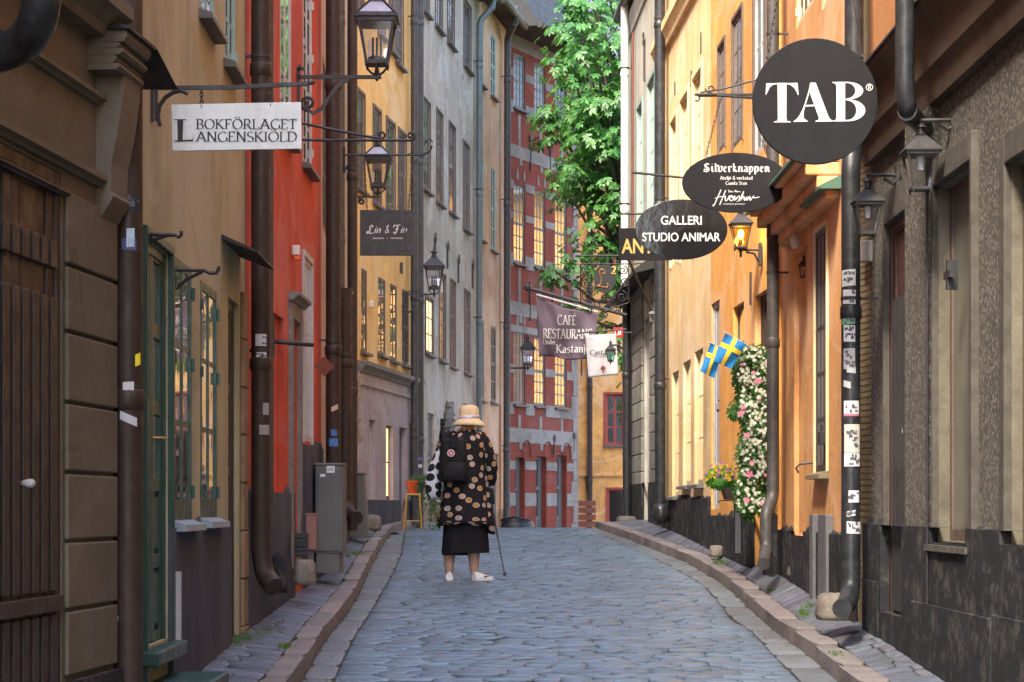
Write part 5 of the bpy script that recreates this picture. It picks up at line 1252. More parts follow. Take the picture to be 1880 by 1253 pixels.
def drape(mb_, corners, off):
    UL, UR, LR, LL = [Vector(q) for q in corners]; out = []
    for v in mb_.v:
        # invert the bilinear patch approximately
        s_ = (v[0]-UL.x)/(UR.x-UL.x); 
        for _ in range(4):
            top = UL.y*(1-s_)+UR.y*s_; bot = LL.y*(1-s_)+LR.y*s_; t = (top-v[2])/(top-bot)
            xl = UL.x*(1-t)+LL.x*t; xr = UR.x*(1-t)+LR.x*t; s_ = (v[0]-xl)/(xr-xl)
        f_ = fold(s_, t); out.append((v[0], f_[1]-off+v[1]*1.0, v[2]))
    mb_.v = out
drape(mt, [c(985, 543), c(1097, 574), c(1093, 661), c(989, 656)], .03); mt.build('lettering', M_WHT, e)
mb = MB(); a, b = lp(e, 968, 529, D+.02), lp(e, 1150, 579, D+.02); mb.tube([a, b], .026, 10); mb.lathe([(.0, -.05), (.045, -.02), (.05, .02), (.02, .05)], tuple(a), 10); mb.build('pole', IRON2, e, smooth=2)
mb = MB(); t = (b-a).normalized(); mb.tube([lp(e, 985, 541, D), lp(e, 1097, 573, D)], .012, 6); mb.build('hem', M_BANW, e)
D = 26.0; k = SX(D); e = empty('restaurant_banner', P(1106, 653, D), 0, 'white banner with a small red tree emblem and serif writing behind the green lantern', 'banner')
c = lambda x, z_: ((x-1106)*k, (653-z_)*k)
fold = lambda s_, t: (0, .012*math.sin(7*s_+3*t), 0)
mb, pt = cloth([c(1075, 616), c(1131, 613), c(1135, 688), c(1080, 694)], fold, 16, 16); mb.build('banner_cloth', M_BANW, e, smooth=True, solid=.003)
mt = MB(); text(mt, 'Castanea', (1083-1106)*k, (1131-1106)*k, (653-652)*k, 9.5*k, 0, 'serif', thick=.16, thin=.06); bfont(mt, 'RESTAURANG', (1089-1106)*k, (1124-1106)*k, (653-656.5)*k, 2.6*k, 0)
drape(mt, [c(1075, 616), c(1131, 613), c(1135, 688), c(1080, 694)], .012); mt.build('lettering', M_BLK, e)
mb = MB(); random.seed(5)
for _ in range(26):
    a, r_ = rnd(0, 6.28), math.sqrt(random.random())*4.6; x, z_ = 1107+r_*math.cos(a), 677-r_*.8*math.sin(a)-1
    mb.add([((x-1106+1.1*math.cos(q))*k, -.022-.0002*_, (653-z_+1.1*math.sin(q))*k) for q in (0, 1.05, 2.1, 3.14, 4.2, 5.2)], [tuple(range(6))])
mb.box((1106.4-1106)*k, (1107.6-1106)*k, -.023, -.020, (653-686)*k, (653-679)*k); mb.build('tree_emblem', flat('dark_red_print', (.25, .03, .03)), e)
mb = MB(); mb.tube([lp(e, 1060, 612, D), lp(e, 1072, 611, D), lp(e, 1150, 605, D)], .011, 6); mb.build('pole', IRON2, e)
# --- publisher sign
D = 10.2; k = SX(D); e = empty('hanging_sign', P(434, 234, D), 0, 'white rectangular sign with black letters Bokförlaget Langenskiöld on an iron bracket', 'shop sign')
mb = MB(); q = [((x-434)*k, -.008, (234-z_)*k) for x, z_ in ((315, 193), (553, 188), (554, 274), (317, 278))]; mb.prism(q, (0, .016, 0)); mb.build('board', SIGN_WHT, e, bevel=.002)
mb = MB(); y = -.011; X = lambda x: (x-434)*k; Zz = lambda z_: (234-z_)*k
text(mb, 'BOKFÖRLAGET', X(361), X(545), Zz(238), 18*k, y, 'serif', thick=.15, thin=.05); text(mb, 'ANGENSKIÖLD', X(361), X(546), Zz(261), 18*k, y, 'serif', thick=.15, thin=.05)
# big L
for pts, dz in (([(326,221),(337,221),(336,259),(327,259)], 0), ([(321,220),(342,220),(342,221.6),(321,221.6)], .0004), ([(321,259),(354,257.5),(356,248),(355,260.5),(321,261)], .0008)):
    mb.add([(X(p[0]), y-dz, Zz(p[1])) for p in pts], [tuple(range(len(pts)))])
mb.build('lettering', M_BLK, e)
mb = MB(); bx = [lp(e, 276, 162, D), lp(e, 420, 161, D), lp(e, 566, 154, D)]
mb.tube(bx, .013, 4); mb.tube([lp(e, 566, 154, D), lp(e, 576, 151, D+.02)], .011, 6)
mb.box((273-434)*k, (282-434)*k, -.03, .03, (234-222)*k, (234-160)*k); mb.box((284-434)*k, (290-434)*k, -.012, .012, (234-222)*k, (234-160)*k)
mb.tube([lp(e, x, z_, D) for x, z_ in ((294, 232), (290, 215), (293, 195), (303, 180), (318, 170), (333, 167), (345, 173))], .011, 6); mb.build('bracket', IRON, e)
for _c in ((lp(e, 370, 163, D), lp(e, 370, 200, D)), (lp(e, 497, 158, D), lp(e, 497, 197, D))):
    mb = MB(); chain(mb, *_c, .026, .0035); mb.build('chain', IRON, e)
mb = MB(); mb.tube([lp(e, 412, 405, D+3.6), lp(e, 424, 150, D+3.6)], .003, 4) if 0 else None
# --- slate sign Lin & Fin
D = 18.0; k = SX(D); e = empty('hanging_sign', P(711, 428, D), 0, 'dark slate sign with white handwritten Lin and Fin under the second lantern', 'shop sign')
mb = MB(); mb.box(-50*k, 50*k, -.012, .012, -42*k, 42*k); mb.build('board', SIGN_SLATE, e, bevel=.006)
mb = MB(); mb.box(33*k, 34.5*k, -.014, .0, -42*k, 41*k); mb.build('joint', IRON, e)
mb = MB(); y = -.0135; X = lambda x: (640+x/5.967-711)*k; Zz = lambda z_: (428-(370+z_/5.967))*k
def hand(s_, x0, x1, base, hgt): text(mb, s_, x0, x1, base, hgt, y, 'script', thick=.15, thin=.05, track=.02)
script_line(mb, [(.9,.75),(.7,.98),(.5,.8),(.45,.45),(.3,.1),(.05,.02),(0,.2),(.2,.22),(.6,.0),(1,.12)], X(203), Zz(355), X(275)-X(203), 92/5.967*k, y, .011, .45)
hand('in', X(275), X(350), Zz(350), 74/5.967*k); hand('&', X(395), X(440), Zz(350), 86/5.967*k)
script_line(mb, [(0,.7),(.1,.92),(.5,.9),(1,.98)], X(495), Zz(355), X(568)-X(495), 98/5.967*k, y, .011, .45); script_line(mb, [(.62,.92),(.5,.5),(.35,.08),(.1,.02),(.05,.2)], X(495), Zz(355), X(568)-X(495), 98/5.967*k, y, .012, .5)
script_line(mb, [(.2,.45),(.5,.5),(.75,.55)], X(495), Zz(355), X(568)-X(495), 98/5.967*k, y, .008, .5); hand('in', X(565), X(635), Zz(348), 74/5.967*k)
bfont(mb, 'DESIGN', X(268), X(385), Zz(416), 17/5.967*k, y, .01); bfont(mb, '+', X(415), X(430), Zz(412), 11/5.967*k, y); bfont(mb, 'VINTAGE', X(460), X(592), Zz(415), 17/5.967*k, y, .01)
mb.build('lettering', M_WHT, e)
mb = MB(); rods = [[(632, 285), (775, 285), (790, 278), (793, 268)], [(632, 285), (640, 300), (632, 315)]]
mb.tube([lp(e, *p, D) for p in rods[0]], .009, 6); mb.tube([lp(e, x, 2*262-z_, D) for x, z_ in spiral(786, 262, 8, 3, 0, .6)], .007, 5)
mb.tube([lp(e, 632, 318, D), lp(e, 632, 270, D)], .012, 6); mb.tube([lp(e, 634, 312, D), lp(e, 648, 286, D)], .008, 5); mb.build('bracket', IRON, e)
for _c in ((lp(e, 674, 386, D), lp(e, 668, 290, D)), (lp(e, 750, 386, D), lp(e, 758, 286, D))):
    mb = MB(); chain(mb, *_c, .03, .003); mb.build('chain', IRON2, e)
# empty brackets
def bracket(name, label, D, segs, scr=(), r=.010, group=None):
    e = empty(name, P(*segs[0][0], D), 0, label, 'bracket', group); mb = MB()
    for s_ in segs: mb.tube([lp(e, *p, D) for p in s_], r, 6)
    for (cx, cz, r0, r1, a0, tn) in scr: mb.tube([lp(e, x, 2*cz-z_, D) for x, z_ in spiral(cx, cz, r0, r1, a0, tn)], r*.85, 6)
    mb.build('bracket_arm', IRON, e, smooth=2); return e
bracket('iron_bracket', 'empty black hook bracket over the green double door', 10.0, [[(256, 429), (300, 432), (322, 432), (328, 436), (333, 432), (333, 425)], [(258, 452), (285, 440), (310, 431)], [(256, 415), (256, 460)]])
bracket('iron_bracket', 'empty black hook bracket above the first narrow green window', 11.0, [[(318, 496), (375, 497), (385, 502), (397, 502), (402, 494), (401, 490)], [(320, 533), (345, 512), (372, 499)], [(319, 485), (319, 540)]])
bracket('iron_bracket', 'long thin forked bracket ending in a curl beside the white sign', 15.5, [[(545, 225), (600, 236), (680, 252), (700, 254)], [(545, 257), (600, 258), (740, 258), (756, 258)]], [(700, 248, 8, 2, 240, 1.1), (754, 250, 9, 2, 270, 1.1)], .011)

# ================================================================ lanterns
LG_CLEAR = lamp_glass('lantern_glass'); LG_GREEN = lamp_glass('green_lantern_glass', (.45, .75, .5)); LG_AMB = lamp_glass('amber_lantern_glass', (1, .8, .35), .1)
LG_FROST = flat('frosted_globe', (.7, .72, .8), .4)
LANT = paint('lantern_metal', (.026, .024, .026), .5, 0, .3, (.10, .09, .09), 30)
def lantern(label, px, py_eave, D, wpx, style='stand', mat=None, glass=None, group='wall lanterns', lit=False, rz=0, globe=False, glassroof=False):
    """roof width wpx at depth D ; local origin at the middle of the eaves"""
    mat = mat or LANT; k = wpx*SX(D)      # k = roof width
    e = empty('wall_lantern', P(px, py_eave, D), rz, label, 'wall lamp', group)
    T, Bt, H = .40*k, .235*k, 1.0*k       # half widths top/bottom, glass height
    sq = lambda h, z: [(-h, -h, z), (h, -h, z), (h, h, z), (-h, h, z)]
    mb = MB(); mb.tube([(0, 0, 0), (0, 0, 0)], .001, 3) if 0 else None
    def frus(m, h0, z0, h1, z1): m.hexa(sq(h0, z0)+sq(h1, z1))
    t_ = .035*k
    for sx in (-1, 1):
        for sy in (-1, 1): mb.tube([(sx*T, sy*T, -.06*k), (sx*Bt, sy*Bt, -H)], t_, 4)
    for (h, z) in ((T+.02*k, -.08*k), (Bt+.01*k, -H)):
        q = sq(h, z)
        for i in range(4): mb.tube([q[i], q[(i+1) % 4]], t_*1.1, 4)
    frus(mb, T+.03*k, -.13*k, T+.05*k, -.02*k)
    frus(mb, Bt+.03*k, -H-.05*k, Bt+.03*k, -H+.02*k)
    for sx in (-1, 1):
        for sy in (-1, 1): mb.lathe([(.01*k, -.1*k), (.03*k, -.06*k), (.02*k, 0)], (sx*Bt, sy*Bt, -H-.03*k), 6)
    mb.build('lantern_frame', mat, e)
    rb = MB(); frus(rb, .5*k, -.02*k, .5*k, .02*k)
    rh_ = .42*k if not glassroof else .42*k
    if glassroof:
        for sx in (-1, 1):
            for sy in (-1, 1): rb.tube([(sx*.48*k, sy*.48*k, .02*k), (sx*.14*k, sy*.14*k, rh_)], t_*.9, 4)
        frus(rb, .5*k, .02*k, .40*k, .10*k); frus(rb, .17*k, rh_-.05*k, .13*k, rh_+.01*k)
        gb = MB()
        for i in range(4):
            a, b = sq(.42*k, .08*k), sq(.14*k, rh_-.02*k); gb.quad(a[i], a[(i+1) % 4], b[(i+1) % 4], b[i])
        gb.build('roof_glass', paint('pale_roof_glass', (.34, .35, .42), .25, 0, .3, (.5, .5, .56), 3, bump=.05), e)
    else: frus(rb, .5*k, .02*k, .14*k, rh_)
    rb.lathe([(.14*k, rh_), (.17*k, rh_+.02*k), (.11*k, rh_+.07*k), (.10*k, rh_+.20*k), (.17*k, rh_+.23*k), (.16*k, rh_+.27*k), (.07*k, rh_+.34*k), (.03*k, rh_+.38*k), (.05*k, rh_+.43*k), (.045*k, rh_+.47*k), (.01*k, rh_+.52*k)], (0, 0, 0), 12)
    rb.build('lantern_roof', mat, e, smooth=2)
    gb = MB()
    for i in range(4):
        a, b = sq(T-.01*k, -.1*k), sq(Bt-.01*k, -H+.02*k); gb.quad(a[i], b[i], b[(i+1) % 4], a[(i+1) % 4])
    gb.build('lantern_glass', glass or LG_CLEAR, e)
    bb = MB()
    if lit:
        bb.lathe([(.06*k, -.62*k), (.12*k, -.56*k), (.13*k, -.36*k), (.09*k, -.26*k), (.02*k, -.24*k)], (0, 0, 0), 12); bb.build('bulb', flat('lit_bulb', (1, .8, .3), .5, .5, 5, (1, .62, .12)), e, smooth=True)
        li = bpy.data.lights.new('lantern_light', 'POINT'); li.energy = 1.2; li.color = (1, .6, .2); li.shadow_soft_size = .05; lo = bpy.data.objects.new('lantern_light', li); COL.objects.link(lo); lo.parent = e; lo.location = (0, -.2*k, -.45*k)
        bb = MB(); bb.lathe([(.08*k, -.9*k), (.08*k, -.64*k)], (0, 0, 0), 10); bb.build('bulb_socket', mat, e)
    elif globe:
        bb.lathe([(.09*k, -.50*k), (.10*k, -.2*k), (.10*k, -.08*k)], (0, 0, 0), 12); bb.build('bulb', LG_FROST, e, smooth=2)
    else:
        bb.lathe([(.20*k, -H+.02*k), (.21*k, -H+.12*k), (.12*k, -H+.15*k)], (0, 0, 0), 10)
        for x in (-.09, .0, .09): bb.lathe([(.028*k, -H+.12*k), (.028*k, -.42*k)], (x*k, 0, 0), 8)
        bb.build('burner', mat, e)
        wb = MB(); wb.lathe([(.04*k, -H+.12*k), (.04*k, -.5*k)], (-.17*k, -.02*k, 0), 8); wb.build('mantle', flat('white_mantle', (.7, .68, .64)), e)
    ab = MB()
    if style == 'stand':       # curved arms down to the bracket
        for sx in (-1, 1): ab.tube([(sx*Bt, 0, -H-.03*k), (sx*Bt*.95, 0, -H-.12*k), (sx*Bt*.6, 0, -H-.22*k), (sx*.04*k, 0, -H-.28*k)], .028*k, 6)
        for sy in (-1, 1): ab.tube([(0, sy*Bt, -H-.03*k), (0, sy*Bt*.95, -H-.12*k), (0, sy*Bt*.6, -H-.22*k), (0, sy*.04*k, -H-.28*k)], .028*k, 6)
        ab.lathe([(.015*k, -H-.42*k), (.04*k, -H-.38*k), (.04*k, -H-.24*k), (.07*k, -H-.27*k), (.02*k, -H)], (0, 0, 0), 8)
    elif style == 'pedestal':
        ab.lathe([(.02*k, -H-.42*k), (.06*k, -H-.36*k), (.05*k, -H-.2*k), (.12*k, -H-.1*k), (Bt, -H-.03*k)], (0, 0, 0), 10)
    elif style == 'drop':
        ab.lathe([(.01*k, -H-.35*k), (.06*k, -H-.28*k), (.03*k, -H-.2*k), (.15*k, -H-.08*k), (Bt, -H-.03*k)], (0, 0, 0), 8)
    if ab.v: ab.build('lantern_foot', mat, e, smooth=2)
    return e, k
def arm(e, D, segs, scr=(), r=.012, mat=None, sqr=False, plates=()):
    mb = MB()
    for s_ in segs: mb.tube([lp(e, p[0], p[1], D+(p[2] if len(p) > 2 else 0)) for p in s_], r, 4 if sqr else 6)
    for (cx, cz, r0, r1, a0, tn) in scr: mb.tube([lp(e, x, 2*cz-z_, D) for x, z_ in spiral(cx, cz, r0, r1, a0, tn)], r*.75, 6)
    k = SX(D)
    for (x0, y0, x1, y1) in plates:
        a, b = lp(e, x0, y0, D), lp(e, x1, y1, D); mb.box(a.x, b.x, -.03, .05, a.z, b.z)
    mb.build('wall_arm', mat or LANT, e, smooth=2)
D = 17.2; e, k = lantern('largest clear glass lantern at top left, standing on a long arm from the red house', 692, 36, D, 80, glassroof=True)
arm(e, D, [[(548, 142), (700, 142)], [(548, 205), (548, 125)], [(558, 196), (575, 209), (592, 198), (608, 175), (618, 160), (632, 150), (640, 146)], [(548, 130), (552, 121), (557, 124), (556, 130)]],
    [(566, 190, 14, 4, 270, -1.4)], .020, sqr=True)
mb = MB(); a, b = lp(e, 504, 126, D), lp(e, 547, 152, D); mb.box(a.x, b.x, -.06, .06, a.z, b.z); mb.build('control_box', IRON, e, bevel=.006)
D = 24.4; e, k = lantern('clear glass lantern above the dark slate sign on the left', 694, 291, D, 51, glassroof=True)
arm(e, D, [[(632, 362), (700, 362)], [(633, 390), (633, 350)], [(634, 392), (645, 374), (655, 366)]], [(664, 370, 6, 2, 90, 1.3)], .018, sqr=True)
D = 30.3; e, k = lantern('lantern on a scrolled arm before the corner of yellow and pinkish grey houses', 797, 490, D, 40)
arm(e, D, [[(734, 541), (800, 541)], [(736, 534), (736, 592), (739, 606)], [(741, 570), (752, 574), (762, 562), (768, 550)]], [(742, 566, 8, 2, 250, -1.3)], .016, sqr=True)
D = 41.0; e, k = lantern('far dark lantern before the red banded house, left of the purple banner', 969, 640, D, 29)
arm(e, D, [[(920, 676), (972, 676)], [(926, 668), (926, 694)]], [(926, 692, 6, 2, 270, 1.2)], .02)
D = 19.2; e, k = lantern('lit amber lantern below the dark oval signs on the orange wall', 1360, 412, D, 43, style='pedestal', glass=LG_AMB, lit=True)
arm(e, D, [[(1361, 459), (1395, 459)], [(1370, 463), (1385, 466), (1392, 480)]], (), .012, plates=((1393, 447, 1398, 488),))
D = 11.6; e, k = lantern('nearest dark lantern with a frosted tube, hung below the bent black drainpipe', 1690, 279, D, 68, style='', globe=True)
arm(e, D, [[(1692, 222), (1752, 221)], [(1725, 228), (1740, 238), (1750, 232)], [(1757, 240), (1757, 270), (1764, 282)]], (), .012, plates=((1750, 204, 1757, 244),))
D = 13.0; e, k = lantern('smaller dark lantern with a frosted tube beside the stickered drainpipe', 1593, 372, D, 57, style='', globe=True)
arm(e, D, [[(1595, 322), (1645, 322)], [(1622, 328), (1640, 338), (1646, 330)], [(1650, 340), (1650, 360), (1656, 372)]], (), .012, plates=((1644, 305, 1650, 342),))
D = 25.0; e, k = lantern('little green glass lantern in front of the white banner', 1121, 643, D, 20, style='drop', glass=LG_GREEN)
arm(e, D, [[(1121, 634), (1137, 634)], [(1137, 626), (1137, 645)]], (), .012)
D = 17.2; e, k = lantern('slim lantern fixed inside the arched niche of the apricot house', 1476, 487, D, 22, style='', mat=IRON2)
arm(e, D, [[(1476, 475), (1486, 475)]], (), .012)
D = 27.0; e, k = lantern('small grey lantern on the pale grey house beside the black drainpipe', 1197, 577, D, 14, style='drop', mat=PIPE_GREY)
arm(e, D, [[(1197, 570), (1206, 570)]], (), .008)

# ================================================================ street things
M_CAB = stone('galvanised_cabinet', (.14, .145, .135), (.10, .105, .10), 8, rough=.6, bump=.2, spec=.5)
def on(px, py, D): p = P(px, py, D); return p
D = 18.2; k = SX(D); b = P(604, 1040, D); e = empty('utility_cabinet', b, 0, 'tall grey green metal utility cabinet in front of brown drainpipes', 'utility cabinet', None)
mb = MB(); mb.box(-.118, .118, 0, .42, .27*.4, .872); mb.box(-.125, .125, -.008, .43, .862, .885); mb.build('cabinet_body', M_CAB, e, bevel=.008)
mb = MB(); mb.box(-.112, .09, .005, .41, -.06, .108); mb.build('cabinet_base', M_CAB, e, bevel=.006)
mb = MB(); mb.box(-.10, .10, -.012, .001, .13, .84); mb.build('cabinet_door', M_CAB, e, bevel=.005)
mb = MB(); mb.box(-.02, .05, -.015, -.0125, .80, .86); mb.build('sticker', flat('white_paper', (.7, .7, .7)), e); mb = MB(); mb.box(-.075, -.03, -.015, -.0125, .765, .79); mb.build('sticker', flat('white_paper', (.7, .7, .7)), e)
mb = MB()
for i in range(7): mb.box(-.012+i*.008, -.009+i*.008, -.0165, -.0155, .815+.006*(i % 2), .845-.004*(i % 3))
mb.build('sticker_print', M_BLK, e)
D = 24.5; k = SX(D); b = P(659, 985, D); e = empty('utility_cabinet', b, 0, 'farther low grey cabinet half hidden behind the thin brown pipe', 'utility cabinet')
mb = MB(); mb.prism([(-.12, 0, -.02), (.10, 0, -.02), (.055, 0, .72), (-.09, 0, .72)], (0, .35, 0)); mb.build('cabinet_body', M_CAB, e, bevel=.008)
mb = MB(); mb.box(-.1, .065, -.01, .36, .715, .735); mb.build('cabinet_lid', M_CAB, e, bevel=.004)
D = 17.2; b = P(570, 1005, D); e = empty('meter_cabinet', b, 0, 'small faded pink metal box standing left of the tall utility cabinet', 'meter box')
mb = MB(); mb.box(-.037, .042, 0, .14, -.02, .27); mb.box(-.042, .047, -.006, .146, .26, .275); mb.build('box_body', paint('faded_pink', (.26, .13, .11), .7), e, bevel=.004); mb = MB(); mb.box(-.02, .02, .04, .1, -.3, -.02); mb.build('post', M_CAB, e)
D = 16.4; b = P(552, 1024, D); e = empty('cellar_vent', b, 0, 'black rusty vent box at the foot of the red house', 'vent box')
mb = MB(); mb.box(-.045, .05, 0, .12, -.0, .19)
for i in range(5): mb.box(-.036, .04, -.008, .0, .02+i*.032, .034+i*.032)
mb.build('vent_body', IRON, e, bevel=.004)
M_STN = stone('guard_stone', (.26, .22, .18), (.16, .14, .12), 10, bump=1.0, moss=.2)
def boulder(label, px, py, D, sx, sy, sz, mat=M_STN, cat='guard stone', seed=1):
    random.seed(seed); e = P(px, py, D); mb = MB(); n = 14; rings = []
    for (f, z) in ((1.02, -.25), (1.05, 0), (1.0, .45), (.93, .8), (.7, .97), (.2, 1.0)):
        rings.append([(sx*f*math.copysign(abs(math.cos(a))**.6, math.cos(a))*rnd(.93, 1.05), sy*f*math.copysign(abs(math.sin(a))**.6, math.sin(a))*rnd(.93, 1.05), sz*z*rnd(.96, 1.03)) for a in [2*math.pi*i/n for i in range(n)]])
    mb.loft(rings); o = mb.build('guard_stone', mat, None, smooth=True); o.location = e; return tag(o, label, cat)
boulder('worn square guard stone under the stickered black drainpipe', 1536, 1128, 14.0, .13, .16, .14, seed=2)
boulder('rough dark stone at the foot of the black vent box', 560, 1064, 16.2, .085, .1, .15, seed=3)
boulder('pale stone block beside the pipe shoe at far left kerb end', 683, 968, 27.5, .12, .14, .16, seed=4)
boulder('low stone step below the arched niche of the apricot house', 1470, 1055, 17.6, .10, .22, .10, seed=5)
boulder('small pale stone at the far right pavement corner', 1150, 960, 31.0, .15, .2, .10, seed=6)
boulder('small mossy stone at the foot of the flower planter wall', 1315, 1018, 21.6, .07, .1, .09, seed=7)
boulder('rough dark stone near the red house pipe shoe', 512, 1074, 15.0, .055, .1, .22, mat=M_BLPL, seed=8)
# litter
mb = MB(); c = P(727, 981, 28.3); mb.add([(c.x+x, c.y+y, c.z+z) for x, y, z in ((-.1, 0, .0), (-.02, -.15, .025), (.08, -.05, .01), (.1, .1, .02), (0, .12, .0))], [(0, 1, 2), (0, 2, 3, 4)]); tag(mb.build('plastic_wrapper', flat('blue_plastic', (.08, .30, .55), .3)), 'crumpled blue wrapper lying on the left gutter near the crest', 'litter')
mb = MB(); c = P(716, 993, 26.9); mb.box(c.x-.06, c.x+.07, c.y-.05, c.y+.05, c.z, c.z+.006); tag(mb.build('paper_scrap', flat('white_paper', (.7, .7, .7)), bevel=.002), 'white paper scrap on the left gutter', 'litter')
# dark bin by the far red house
e = empty('scooter_cover', P(945, 975, 40.5), 0, 'low black rounded bin by the leftmost far red door', 'bin'); mb = MB()
mb.lathe([(.36, -.3), (.38, .0), (.37, .14), (.30, .22), (.1, .26)], (0, 0, 0), 16, 1, .7); mb.build('bin_body', paint('bin_plastic', (.02, .02, .022), .4), e, smooth=2); mb = MB(); mb.tube([(-.3, -.2, .2), (0, -.3, .27), (.3, -.2, .2)], .02, 6); mb.build('bin_handle', IRON, e); e.name = 'waste_bin'
e = empty('slatted_bench', P(1070, 972, 46), 0, 'reddish slatted bench end at the far red house corner', 'bench'); mb = MB()
for i in range(5): mb.box(-.26, .28, 0, .03, -.1+i*.15, .02+i*.15)
mb.build('backrest', paint('red_brown_wood', (.22, .07, .04), .6), e); mb = MB(); mb.box(-.26, .28, -.4, 0, .05, .08); mb.build('seat', paint('red_brown_wood2', (.22, .07, .04), .6), e)
# grass
M_GRASS = leafmat('weed_green', (.06, .14, .02), (.12, .22, .04))
random.seed(21); mb = MB()
def tuft(px, py, D, n, h, sp):
    c = P(px, py, D)
    for _ in range(n):
        x, y_ = c.x+random.gauss(0, sp), c.y+random.gauss(0, sp*2.2); z = roadz(y_)+.10; hh = h*rnd(.5, 1.2); a = rnd(0, 6.28); lx, ly = rnd(-.5, .5)*hh, rnd(-.5, .5)*hh; w_ = .004
        mb.add([(x-w_*math.cos(a), y_-w_*math.sin(a), z), (x+w_*math.cos(a), y_+w_*math.sin(a), z), (x+lx*.5+w_*.6, y_+ly*.5, z+hh*.6), (x+lx, y_+ly, z+hh)], [(0, 1, 2), (0, 2, 3)])
for a in ((435, 1160, 13.4, 160, .05, .05), (480, 1132, 14.2, 130, .03, .06), (470, 1135, 13.9, 120, .025, .05), (525, 1178, 13.2, 90, .03, .03), (640, 975, 24.5, 160, .05, .08), (650, 988, 22.5, 110, .03, .06), (633, 995, 22.0, 60, .03, .04),
          (1492, 1082, 15.8, 130, .06, .03), (1478, 1094, 15.4, 100, .04, .04), (1532, 1188, 12.8, 40, .02, .03), (1322, 1016, 21, 60, .06, .04), (1415, 1060, 17.6, 40, .03, .03), (445, 1150, 13.7, 80, .05, .04)): tuft(*a)
tag(mb.build('grass', M_GRASS), 'green weeds growing between the pavement stones and wall foot', 'weeds', kind='stuff')

# dried grass plumes tied to the thin pipe, and leaf litter
random.seed(41); D = 24.0; e = empty('dried_grass_bunch', P(657, 745, D), 0, 'pale dried grass plumes hanging beside the thin brown pipe above the farther cabinet', 'dried grass'); mb = MB()
for i in range(60):
    z0 = rnd(-.45, .30); a = rnd(-1.2, 1.2); p = Vector((rnd(-.02, .02), rnd(-.03, .03), z0)); L = rnd(.06, .17)
    mb.tube([p, p+Vector((math.sin(a)*L*.5, -.03, L*.45)), p+Vector((math.sin(a)*L, -.05, L*.35))], [.003, .006, .001], 4)
mb.build('plumes', flat('dry_straw', (.50, .40, .28), .9), e)
mb = MB(); mb.tube([(0, .01, -.55), (0, .01, .35)], .006, 5); mb.build('stem', flat('dry_straw', (.50, .40, .28), .9), e)
mb = MB()
for i in range(130):
    Y = rnd(10, 27); side_ = random.random()
    X = (rk(Y)-abs(random.gauss(0, .12))-.02) if side_ < .6 else (lk(Y)+abs(random.gauss(0, .12))+.02) if side_ < .85 else rnd(lg(Y), rg(Y))
    z = roadz(Y)+.006; a = rnd(0, 6.28); L = rnd(.008, .02); ca, sa = math.cos(a)*L, math.sin(a)*L
    mb.add([(X-ca, Y-sa, z+.002), (X+sa*.5, Y-ca*.5, z+rnd(.002, .01)), (X+ca, Y+sa, z+.004), (X-sa*.5, Y+ca*.5, z+rnd(.002, .012))], [(0, 1, 2), (0, 2, 3)])
tag(mb.build('fallen_leaves', leafmat('dry_leaf', (.22, .12, .04), (.34, .22, .08), .2)), 'small dry brown leaves scattered along both gutters', 'leaf litter', kind='stuff')
